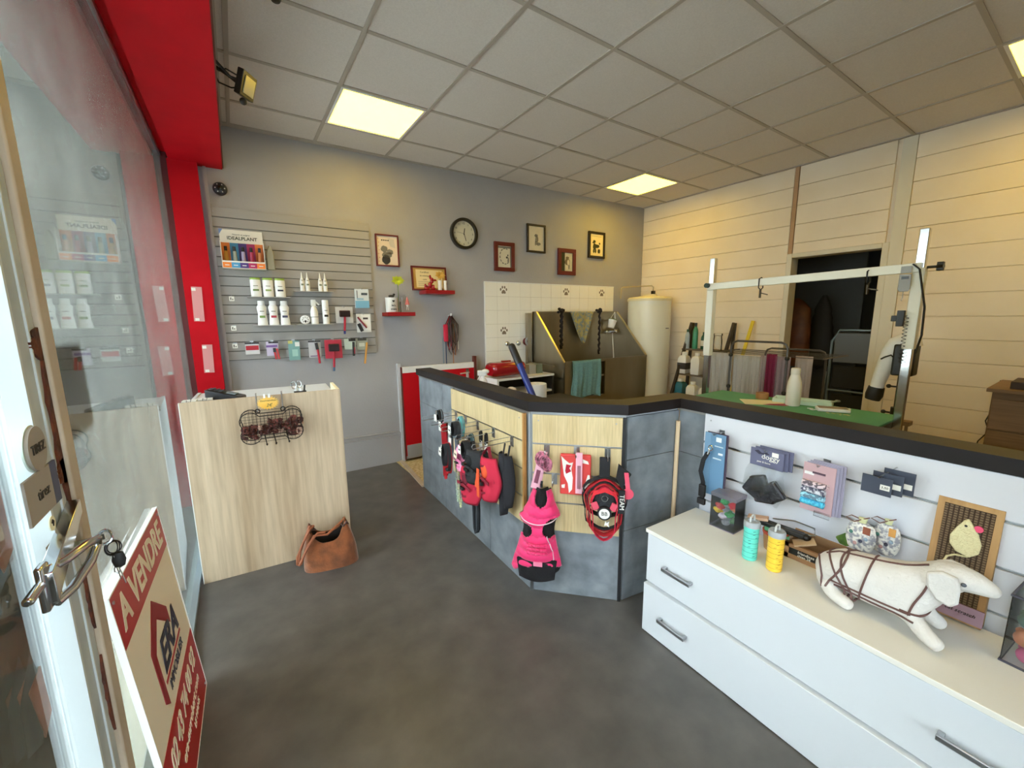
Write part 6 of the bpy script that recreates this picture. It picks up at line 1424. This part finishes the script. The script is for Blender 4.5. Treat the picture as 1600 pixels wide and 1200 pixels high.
Rd = [.072, .066, .040, .072, .056, .047, .036, .025, .013, .026, .023, .020, .026, .023, .020, .026, .024, .020, .026, .024, .020]
dm = skin(V, Ed, [float(r) for r in Rd]); dm.materials.clear(); dm.materials.append(DOGM); dm.name = 'body'
mz = min(v.co.z for v in dm.vertices); dm.transform(Matrix.Translation((0, 0, -mz if mz < 0 else 0)))
body = ob('body', dm, None, dog)
for sx_ in (-1, 1):
    q = MB(); xe = sx_*.050
    pr = [(-.116, .222), (-.146, .238), (-.178, .234), (-.186, .200), (-.186, .160), (-.172, .142), (-.142, .150), (-.120, .180)]
    q.prism(pr, xe-.008, xe+.008, axis='x'); ob('ear', q, DOGM, dog, bevel=.006)
    q = MB(); q.ball((sx_*.036, -.188, .214), (.004, .006, .006), 8, 6); ob('eye', q, plain((86, 92, 104), .3), dog)
bv = BVHTree.FromPolygons([v.co.copy() for v in dm.vertices], [tuple(p.vertices) for p in dm.polygons])
def wrap(pts, off=.0015, lim=0):
    out = []
    for p, c in pts:
        p, c = Vector(p), Vector(c); h_ = bv.ray_cast(p, (c-p).normalized())
        if h_[0] is not None:
            r = h_[0]-c; q_ = h_[0]+h_[1]*off
            if lim and r.length > lim: q_ = c+r.normalized()*lim
            out.append(q_)
    return out
BRP = mat('brown_piping', (92, 62, 58), .55)
def ringw(y0, tilt, zc=.11, tw=0):
    pts = []
    for k in range(48):
        a = 2*PI*k/48; d = Vector((math.cos(a), 0, math.sin(a))); c = Vector((0, y0+tilt*math.sin(a)+tw*math.cos(a), zc)); pts.append((c+d*.2, c))
    w = wrap(pts, lim=.088)
    q = MB(); q.tube(w, .0032, 6, True); ob('piping', q, BRP, dog)
for y0, tl, tw in ((.135, .02, .0), (.105, -.03, .02), (.085, .04, .0), (.045, .03, -.02), (.015, -.01, .0)): ringw(y0, tl, .105, tw)
ringw(-.108, -.02, .13, 0)
def linew(f):
    w = wrap([f(k/30) for k in range(31)]); q = MB(); q.tube(w, .0032, 6); ob('piping', q, BRP, dog)
linew(lambda u: ((-.03, .13-.245*u, .4), (-.012, .13-.245*u, .11)))
linew(lambda u: ((-.25, .10-.20*u, .05), (0, .10-.20*u, .085)))
linew(lambda u: ((-.25, .09-.20*u, .02), (0, .09-.20*u, .075)))
q = MB(); q.tube(wrap([((-.3*math.cos(a), -.075+.0*a-.3*math.sin(a), .06), (0, -.075, .085)) for a in [k*PI/2/12 for k in range(13)]]), .0032, 6); ob('piping', q, BRP, dog)
# ================================================================== TILL DESK THINGS
DKF = Frame((-.993, -.887), (-.21, -.937))
t = thing('card_terminal', 'black card payment terminal on the left of the till desk', 'card terminal', (-.79, -.74, .997), -.35)
q = MB(); q.add([(-.09, -.045, 0), (.09, -.04, 0), (.09, .04, 0), (-.09, .045, 0), (-.09, -.045, .085), (.09, -.04, .035), (.09, .04, .035), (-.09, .045, .085)], [(0, 3, 2, 1), (4, 5, 6, 7), (0, 1, 5, 4), (1, 2, 6, 5), (2, 3, 7, 6), (3, 0, 4, 7)]); ob('body', q, mat('dark_terminal', (30, 32, 38), .35), t, bevel=.006)
q = MB(); q.bar((.01, 0, .060), (.055, 0, .0475), .05, .004, up=(0, 0, 1)); ob('screen', q, plain((120, 132, 140), .2), t)
for i in range(3):
    for j in range(3):
        q = MB(); x = -.07+.022*i; q.box(x, x+.014, -.03+.022*j, -.016+.022*j, .083-.006*i*1.0-.001, .085-.006*i); ob('key', q, plain((60, 62, 70), .5), t)
for k, (x, lab) in enumerate(((-.955, 'left wire tray of white cards at the window end of the till desk'), (-.885, 'right wire tray of white cards beside the card terminal'))):
    t = thing('card_tray', lab, 'tray', (x, -.79+.02*k, .997), -.1)
    q = MB()
    for j in range(3): q.box(-.032, .032, -.025, .025, .012+.010*j, .020+.010*j)
    ob('cards', q, PAPER, t)
    q = MB(); q.tube([(-.034, -.027, .0), (-.034, -.027, .03), (.034, -.027, .03), (.034, -.027, 0)], .0018, 5); q.tube([(-.034, -.027, .008), (.034, -.027, .008), (.034, .027, .008), (-.034, .027, .008)], .0018, 5, True); q.tube([(-.012, -.027, .008), (-.008, -.03, .045), (.006, -.03, .03), (.012, -.027, .05)], .0018, 5); ob('wire', q, BLACK, t)
t = thing('scissors', 'pair of silver scissors standing in a small holder on the till desk', 'scissors', (-.435, -.88, 1.0))
q = MB(); q.tube(loop_pts(.026, .045, 0, 12, -.018, .105), .0035, 6, True); q.tube(loop_pts(.026, .045, 0, 12, .010, .108), .0035, 6, True); q.bar((-.012, 0, .06), (.004, 0, .0), .01, .003); q.bar((.006, 0, .064), (-.004, 0, .0), .01, .003); ob('handles', q, CHROME, t)
q = MB(); q.cyl((.018, 0, 0), (.018, 0, .062), .009, seg=12); ob('white_pen', q, WHITE, t)
q = MB(); q.box(-.02, .045, -.012, .012, 0, .045); q.cyl((.035, 0, .04), (.04, 0, .078), .005, seg=8); ob('holder', q, BLACK, t)

# bone-shaped wire basket
W_IR = mat('dark_wire', (36, 28, 26), .5, .6)
bk = fthing(DKF, 'wire_basket', 'dark wire basket shaped like a bone, hung on the till desk front', 'basket', .41, .02, .885)
def bone(hw, hh, n=8):
    out = []; R = hh*.56
    cx, cz = hw-R, hh-R
    for (sx_, sz_, a0) in ((1, 1, 130), (1, -1, 50), (-1, -1, -50), (-1, 1, -130)): pass
    def arc(cx_, cz_, a, b_): return [(cx_+R*math.cos(math.radians(a+(b_-a)*k/n)), cz_+R*math.sin(math.radians(a+(b_-a)*k/n))) for k in range(n+1)]
    out += arc(cx, cz, 150, -35)+arc(cx, -cz, 35, -150)+arc(-cx, -cz, -30, -215)+arc(-cx, cz, 215, 30)
    return out
bo = bone(.150, .088)
def inb(x, z):   # inside the outline
    c = False; n = len(bo)
    for i in range(n):
        x1, z1 = bo[i]; x2, z2 = bo[(i+1) % n]
        if (z1 > z) != (z2 > z) and x < (x2-x1)*(z-z1)/(z2-z1)+x1: c = not c
    return c
for yy in (-.01, -.095):
    q = MB(); q.tube([(x, yy, z) for x, z in bo], .0026, 6, True); ob('rim_wire', q, W_IR, bk)
q = MB()
for yy in (-.01, -.095):
    for k in range(-8, 9):
        x = k*.018; zz = [z*.004 for z in range(-24, 25) if inb(x, z*.004)]
        if zz: q.tube([(x, yy, min(zz)), (x, yy, max(zz))], .0011, 4)
    for k in range(-5, 6):
        z = k*.016; xs = [x*.004 for x in range(-40, 41) if inb(x*.004, z)]
        if yy > -.05 or z < .02:
            if xs: q.tube([(min(xs), yy, z), (max(xs), yy, z)], .0011, 4)
for k in range(0, len(bo), 2): q.tube([(bo[k][0], -.01, bo[k][1]), (bo[k][0], -.095, bo[k][1])], .0011, 4) if bo[k][1] < .05 else None
o = ob('mesh_wire', q, W_IR, bk)
for x in (-.045, .0, .065):
    q = MB(); q.tube([(x, -.01, -.05), (x+.008, -.04, -.10), (x+.01, -.055, -.115), (x+.01, -.065, -.108)], .0026, 6); q.ball((x+.01, -.065, -.106), .005, 8, 6); ob('hook', q, W_IR, bk)
for x in (-.065, .06):
    q = MB(); q.tube([(x, .03, .172), (x, .0, .176), (x, -.014, .17), (x, -.014, .075)], .0034, 6); ob('hanger_rod', q, ZINC, bk)
    q = MB(); ring(q, .009, .014, -.022, -.014, 16); ob('hanger_ring', q, W_IR, bk, loc=(x, 0, .078))
rr = random.Random(4); k = 0
TREAT = [mat('dark_treat', (92, 34, 26), .6, c2=(58, 22, 18), vscale=90, bump=.6, bscale=150), mat('reddish_treat', (128, 60, 48), .6, c2=(84, 34, 28), vscale=90, bump=.6, bscale=150), mat('pale_treat', (196, 160, 140), .6)]
spots = [(x, z) for z in (-.055, -.032, -.009, .014) for x in [i*.024-.132 for i in range(12)] if inb(x, z) and inb(x, z-.012) and (z < 0 or x > .08 or -.03 < x < .04)]
for (x, z) in spots[:44]:
    p = bk.matrix_basis @ Vector((x+rr.uniform(-.004, .004), -.052+rr.uniform(-.02, .02), z+rr.uniform(-.004, .004)))
    o = thing('dog_treat', 'small dark red-brown curled dog treat in the bone-shaped wire basket', 'dog treat', p, 0, 'curled treats in the wire basket', rot=(rr.uniform(0, 3), rr.uniform(0, 3), rr.uniform(0, 3)))
    q = MB(); n = 14; q.tube([((.006+.0011*j)*math.cos(j*.8), (.006+.0011*j)*math.sin(j*.8), .0012*j-.008) for j in range(n)], .0058, 6); ob('coil', q, TREAT[[0, 0, 1, 0, 1, 2, 0, 1][k % 8]], o); k += 1
# serrated price star
t = fthing(DKF, 'price_star', 'yellow-orange starburst price sign above the wire basket', 'price sign', .40, .042, 1.005)
q = MB(); n = 22; pts = []
for k in range(2*n):
    a = PI*k/n; r = 1.0 if k % 2 == 0 else .74; pts.append((.058*r*math.cos(a), .040*r*math.sin(a)))
q.prism(pts, -.001, .001); ob('star', q, mat('yellow_orange_card', (244, 206, 110), .7, c2=(240, 180, 60), vscale=8), t)
text('Gourmandises', .0135, plain((90, 50, 20)), t, (0, -.0018, .014), shear=.3); text('2€', .024, plain((60, 90, 60)), t, (.004, -.0018, -.013), shear=.3)
for x in (-.015, .008):
    q = MB(); q.bar((x, 0, .03), (x, 0, .052), .010, .006); ob('peg', q, WHITE, t)

# brown suede bag on the floor
SUEDE = mat('brown_suede', (150, 86, 44), .95, c2=(108, 60, 30), vscale=16, bump=.25, bscale=120, sheen=.4)
bag = thing('handbag', 'slouchy brown suede handbag on the floor leaning at the till desk', 'bag', (-.358, -1.075, 0), -.18)
def bagf(u, v, k=1.0):
    a = 2*PI*u; ca, sa = math.cos(a), math.sin(a)
    hx = (.150*(1-v)+.098*v+.012*math.sin(PI*v))*k; hy = (.078*(1-v)+.040*v+.014*math.sin(PI*v))*k
    x = hx*math.copysign(abs(ca)**.6, ca); y = hy*math.copysign(abs(sa)**.75, sa)
    top = .195+.085*abs(ca)**2.2-.035*max(0, -sa)**2
    z = top*v
    f = .007*math.sin(5*a+3*v)*v+.005*math.sin(11*a+7*v)*v
    return (x*(1+f*4)-.01*v, y*(1+f*6), z)
def ringgrid(fn, nu, nv):
    vs = [tuple(fn(i/nu, j/nv)) for j in range(nv+1) for i in range(nu)]
    fs = [(j*nu+i, j*nu+(i+1) % nu, (j+1)*nu+(i+1) % nu, (j+1)*nu+i) for j in range(nv) for i in range(nu)]
    return vs, fs
vs, fs = ringgrid(bagf, 56, 16); q = MB(); q.add(vs, fs+[tuple(range(56))[::-1]]); ob('body', q, SUEDE, bag, solid=.004)
vs, fs = ringgrid(lambda u, v: tuple(c*(1 if i == 2 else 1) for i, c in enumerate(bagf(u, .45+.5*v, .92))), 40, 6); q = MB(); q.add(vs, fs+[tuple(range(40))[::-1]]); ob('lining', q, mat('dark_lining', (40, 34, 32), .9), bag)
LEA = mat('brown_leather_strap', (72, 44, 36), .6); LE2 = mat('tan_strap', (140, 78, 46), .55)
q = MB(); q.tube([(-.09, -.01, .262), (-.10, -.03, .275), (-.125, -.055, .225), (-.155, -.085, .16), (-.165, -.095, .105), (-.155, -.10, .09), (-.145, -.095, .12), (-.11, -.075, .19), (-.06, -.055, .235), (-.02, -.05, .23)], .007, 8); ob('handle', q, LE2, bag)
q = MB(); q.tube([(-.08, -.02, .268), (-.10, -.05, .262), (-.14, -.08, .20), (-.172, -.09, .13), (-.175, -.098, .09), (-.165, -.105, .085), (-.13, -.09, .15), (-.08, -.06, .225), (-.01, -.055, .215), (.05, -.03, .25), (.09, .0, .27)], .007, 8); ob('handle', q, LE2, bag)
for x in (-.092, .088):
    q = MB(); ring(q, .010, .015, -.004, .004, 14); ob('handle_ring', q, mat('dark_brass', (120, 92, 60), .35, .9), bag, loc=(x, -.012, .255))
    q = MB(); q.tube([(x-.02, -.02, .25), (x-.01, -.03, .235), (x+.012, -.026, .26), (x+.02, -.015, .24), (x, -.02, .25)], .006, 6); ob('knot', q, LEA, bag)
# ================================================================== SHOP WINDOW AND DOOR THINGS
# estate agent board leaning on the glass
sg = bpy.data.objects.new('sale_board', None); COL.objects.link(sg)
tag(sg, 'red and cream for-sale board leaning inside the shop window', 'sign')
BR_, TR_, TL_ = Vector((-.954, -1.686, .001)), Vector((-1.024, -1.672, .775)), Vector((-1.035, -2.30, .795))
ex = (TR_-TL_).normalized(); ez = (TR_-BR_).normalized(); ey = ez.cross(ex).normalized(); ez = ex.cross(ey).normalized()
ORG = BR_-ex*.64
sg.matrix_world = Matrix(((ex.x, ey.x, ez.x, ORG.x), (ex.y, ey.y, ez.y, ORG.y), (ex.z, ey.z, ez.z, ORG.z), (0, 0, 0, 1)))
# local: x to the right seen from the room, z up, front face at -y or +y depending on handedness
sgn = -1 if (sg.matrix_world.to_3x3() @ Vector((0, -1, 0))).x > 0 else 1
BW_, BH_ = .64, .78
REDS = mat('sign_red', (176, 22, 32), .4); CRS = mat('sign_cream', (232, 222, 200), .5); NAVY = mat('sign_navy', (30, 34, 66), .5)
def sy(a, b_): return (min(sgn*a, sgn*b_), max(sgn*a, sgn*b_))
def spl(x0, x1, z0, z1, m, nm='print', d=.0012, lab=None):
    y = sy(.003, .003+d); q = MB(); q.box(x0, x1, y[0], y[1], z0, z1); return ob(nm, q, m, sg, label=lab)
y = sy(-.006, .003); q = MB(); q.box(0, BW_, y[0], y[1], 0, BH_); ob('board', q, CRS, sg)
q = MB()
for a in ((-.004, BW_+.004, BH_, BH_+.004), (-.004, 0, 0, BH_), (BW_, BW_+.004, 0, BH_), (-.004, BW_+.004, -.0, .001)): y = sy(-.009, .006); q.box(a[0], a[1], y[0], y[1], a[2], a[3])
ob('edge', q, WHITE, sg)
spl(0, BW_, .63, BH_, REDS, 'red_band'); spl(0, BW_, 0, .265, REDS, 'red_band')
q = MB(); y = sy(.003, .0044)
q.prism([(.16, .33), (.16, .50), (.29, .60), (.42, .50), (.42, .44), (.29, .535), (.20, .47), (.20, .30)], y[0], y[1]); ob('house_emblem', q, mat('sign_dark_red', (140, 20, 36), .5), sg)
trot = (PI/2, 0, 0) if sgn < 0 else (PI/2, 0, PI)
mir = sgn > 0
def st(s_, size, m, x, z, **k): return text(s_, size, m, sg, (x, sgn*.0052, z), rot=trot, ext=.0006, **k)
st('A VENDRE', .125, CRS, .32, .703, sx=.95, bold=.003)
st('ERA', .135, NAVY, .36, .42, shear=.25, bold=.004, sx=1.1)
spl(.22, .50, .352, .362, REDS); st('IMMOBILIER', .046, NAVY, .36, .325, shear=.1)
st('02 43 74 00 92', .098, CRS, .32, .195, sx=.85, bold=.002, shear=.15); st('era-mrrobert.com', .052, CRS, .36, .115, shear=.15); st('LE MANS', .034, CRS, .42, .065)
for x, z in ((.02, .76), (.62, .76), (.62, .02), (.02, .02)):
    q = MB(); q.cyl((x, sgn*.003, z), (x, sgn*.007, z), .005, seg=8); ob('screw', q, ZINC, sg)

DP = -1.0
# round and rectangular door plates
PLT = mat('grey_taupe_plate', (150, 142, 132), .5)
dw_ = -PI/2
t = thing('door_sign', 'round grey-taupe door sign lettered TIREZ above the rectangular one', 'sign', (DP+.002, -2.640, 1.268), PI/2)
q = MB(); q.cyl((0, -.0045, 0), (0, .0, 0), .036, seg=36); ob('disc', q, PLT, t)
q = MB(); q.cyl((0, .0005, 0), (0, .003, 0), .0385, seg=36); ob('white_backing', q, mat('pale_green_white', (206, 220, 212), .4), t)
text('TIREZ', .0215, BLACK, t, (0, -.0052, 0), sx=.95, bold=.0003)
t = thing('door_sign', 'rectangular grey-taupe door sign lettered tirez with a blue end', 'sign', (DP+.002, -2.648, 1.196), PI/2)
q = MB(); q.box(-.062, .040, -.0035, 0, -.036, .036); ob('plate', q, PLT, t)
q = MB(); q.box(.040, .068, -.0036, 0, -.036, .036); ob('blue_end', q, mat('navy_blue_plate', (24, 44, 92), .4), t)
text('tirez', .026, BLACK, t, (.0, -.004, 0))
t = thing('key_sticker', 'small round cream sticker with an arrow between the sign and the door handle', 'sticker', (DP+.002, -2.632, 1.135), PI/2)
q = MB(); q.cyl((0, -.0015, 0), (0, 0, 0), .0125, seg=24); ob('disc', q, mat('cream_sticker', (226, 222, 190), .5), t)
text('↑', .016, INK, t, (0, -.002, 0)); 
# chrome door handle
t = bpy.data.objects.new('door_handle', None); COL.objects.link(t); t.parent = dr; t.location = (0, -2.63, 1.085); t.scale = (.70, .85, .68)
q = MB(); q.add([(0, .10, .085), (.026, .10, .085), (.026, -.10, -.0), (0, -.10, -.0), (0, -.10, -.075), (.026, -.10, -.075), (.026, .10, .045), (0, .10, .045), ], [(0, 1, 2, 3), (3, 2, 5, 4), (4, 5, 6, 7), (7, 6, 1, 0), (0, 3, 4, 7), (1, 6, 5, 2)]); ob('lock_plate', q, CHROME, t, bevel=.002)
q = MB(); q.box(-.001, .014, -.11, -.075, -.09, .02); q.cyl((.006, -.105, -.02), (.006, -.165, -.02), .010); ob('latch_case', q, CHROME, t, bevel=.005)
q = MB(); q.tube([(.012, -.07, -.005), (.030, -.05, -.004), (.052, .0, -.002), (.062, .035, -.010), (.058, .048, -.030), (.048, .02, -.060), (.030, -.04, -.085), (.012, -.075, -.09)], .011, 12); ob('bow', q, CHROME, t)
q = MB(); q.box(0, .020, -.082, -.060, -.09, .01); ob('bow_base', q, CHROME, t, bevel=.003)
q = MB(); q.box(-.004, .004, -.03, .09, -.0, .028); ob('worn_lock_case', q, mat('aged_brass', (120, 96, 62), .5, .5, c2=(80, 70, 60), vscale=40), t)
# keys
t = thing('key_ring', 'bunch of keys with a black fob hanging from the door lock', 'keys', (DP+.003, -2.535, 1.05)); t.scale = (.8, .9, 1.1)
q = MB(); q.bar((-.01, 0, 0), (.045, 0, .004), .004, .010); ob('lock_key', q, CHROME, t)
q = MB(); q.tube([(.045+.012*math.cos(a), .0+.003*math.sin(a), .002+.012*math.sin(a)) for a in [k*PI/8 for k in range(16)]], .0028, 6, True); ob('key_head', q, CHROME, t)
q = MB()
for k in range(3): q.tube([(.052+.003*k+.012*math.cos(a), .006*math.sin(a+k), -.020+.012*math.sin(a)) for a in [j*PI/9 for j in range(18)]], .0013, 5, True)
ob('split_ring', q, mat('dark_metal', (50, 48, 52), .35, .9), t)
q = MB(); q.lathe([(0, -.016), (.010, -.012), (.014, 0), (.010, .014), (0, .017)], seg=20, sy=.5); ob('black_fob', q, BLACK, t, loc=(.062, 0, -.046))
q = MB(); q.bar((.05, .002, -.03), (.058, .006, -.085), .005, .0015); q.bar((.055, -.003, -.035), (.068, -.002, -.092), .004, .0015); q.tube(loop_pts(.010, .014, .002, 10, .055, -.058), .0015, 5, True); ob('keys', q, CHROME, t)
# poster on the outside of the door glass, seen from behind, and notices
t = thing('door_poster', 'pink poster with coloured shapes fixed outside on the door glass, seen from behind', 'poster', (-1.034, -2.93, .92), PI/2)
q = MB(); q.box(-.27, .27, 0, .002, -.52, .36); ob('sheet', q, mat('poster_pink', (206, 120, 130), .7), t)
q = MB(); q.box(-.27, .27, -.001, 0, .02, .36); ob('purple_field', q, mat('poster_mauve', (116, 98, 128), .7), t)
shp = [((228, 150, 110), [(.12, .14), (.17, .20), (.23, .17), (.22, .08), (.15, .06)]), ((122, 186, 160), [(.10, .03), (.16, .05), (.20, .0), (.24, .03), (.20, -.04), (.15, -.09), (.13, -.02)]), ((54, 58, 76), [(.18, -.02), (.24, .03), (.26, -.05), (.22, -.12), (.17, -.10)]),
       ((226, 130, 100), [(.20, .32), (.26, .30), (.26, .20), (.22, .18), (.19, .24)]), ((222, 186, 90), [(.10, .10), (.115, .34), (.14, .33), (.13, .10)]), ((232, 150, 128), [(.21, -.02), (.26, -.01), (.265, -.10), (.23, -.12)]), ((226, 220, 200), [(.08, -.11), (.14, -.09), (.17, -.12), (.15, -.15), (.08, -.16)]), ((60, 60, 90), [(.02, .18), (.10, .30), (.12, .08), (.05, .0)])]
for k, (c, pts) in enumerate(shp):
    q = MB(); q.prism(pts, -.0016-.0003*k, -.0008); ob('shape', q, plain(c, .7), t)
for k, s_ in enumerate(('Julien D', 'M', 'me anné', 'Casse-N', 'en fil', 't')):
    text(s_, .045, PAPER, t, (.16, -.0015, -.20-.05*k), mirror=True)
t = thing('window_notice', 'dark notice sheet taped outside on the window glass, seen from behind', 'notice', (GX-.006, -2.27, 1.315), PI/2)
q = MB(); q.box(-.13, .13, 0, .0015, -.105, .105); ob('sheet', q, mat('dark_grey_print', (46, 45, 46), .6, c2=(34, 34, 36), vscale=12), t)
for k in range(6):
    q = MB(); q.box(-.10+.01*k, .09-.012*(k % 3), -.0008, 0, .08-.022*k, .086-.022*k); ob('text_line', q, plain((70, 66, 64)), t)
for k, (y_, z_) in enumerate(((.455, .74), (.47, .62))): pass
PPF = .394
for x, z0, z1, lab in ((-.925, 1.46, 1.72, 'upper white paper strip taped to the red post'), (-.905, 1.06, 1.28, 'lower white paper strip taped to the red post')):
    t = thing('paper_strip', lab, 'paper', (x, PPF-.001, (z0+z1)/2)); h2 = (z1-z0)/2
    q = MB(); q.box(-.035, .03, -.0015, 0, -h2, h2); ob('sheet', q, mat('translucent_pinkish_paper', (206, 140, 140), .6), t, rot=(0, .03, 0))
    q = MB(); q.box(-.03, -.005, -.0025, -.001, h2-.03, h2-.008); q.box(-.03, -.005, -.0025, -.001, -h2+.005, -h2+.025); ob('tape', q, PAPER, t)

# extra lamp-side details: fourth LED panel is lit by the same builder above
for o in list(bpy.data.objects):
    if o.type == 'MESH' and len(o.data.vertices) == 0: bpy.data.objects.remove(o)
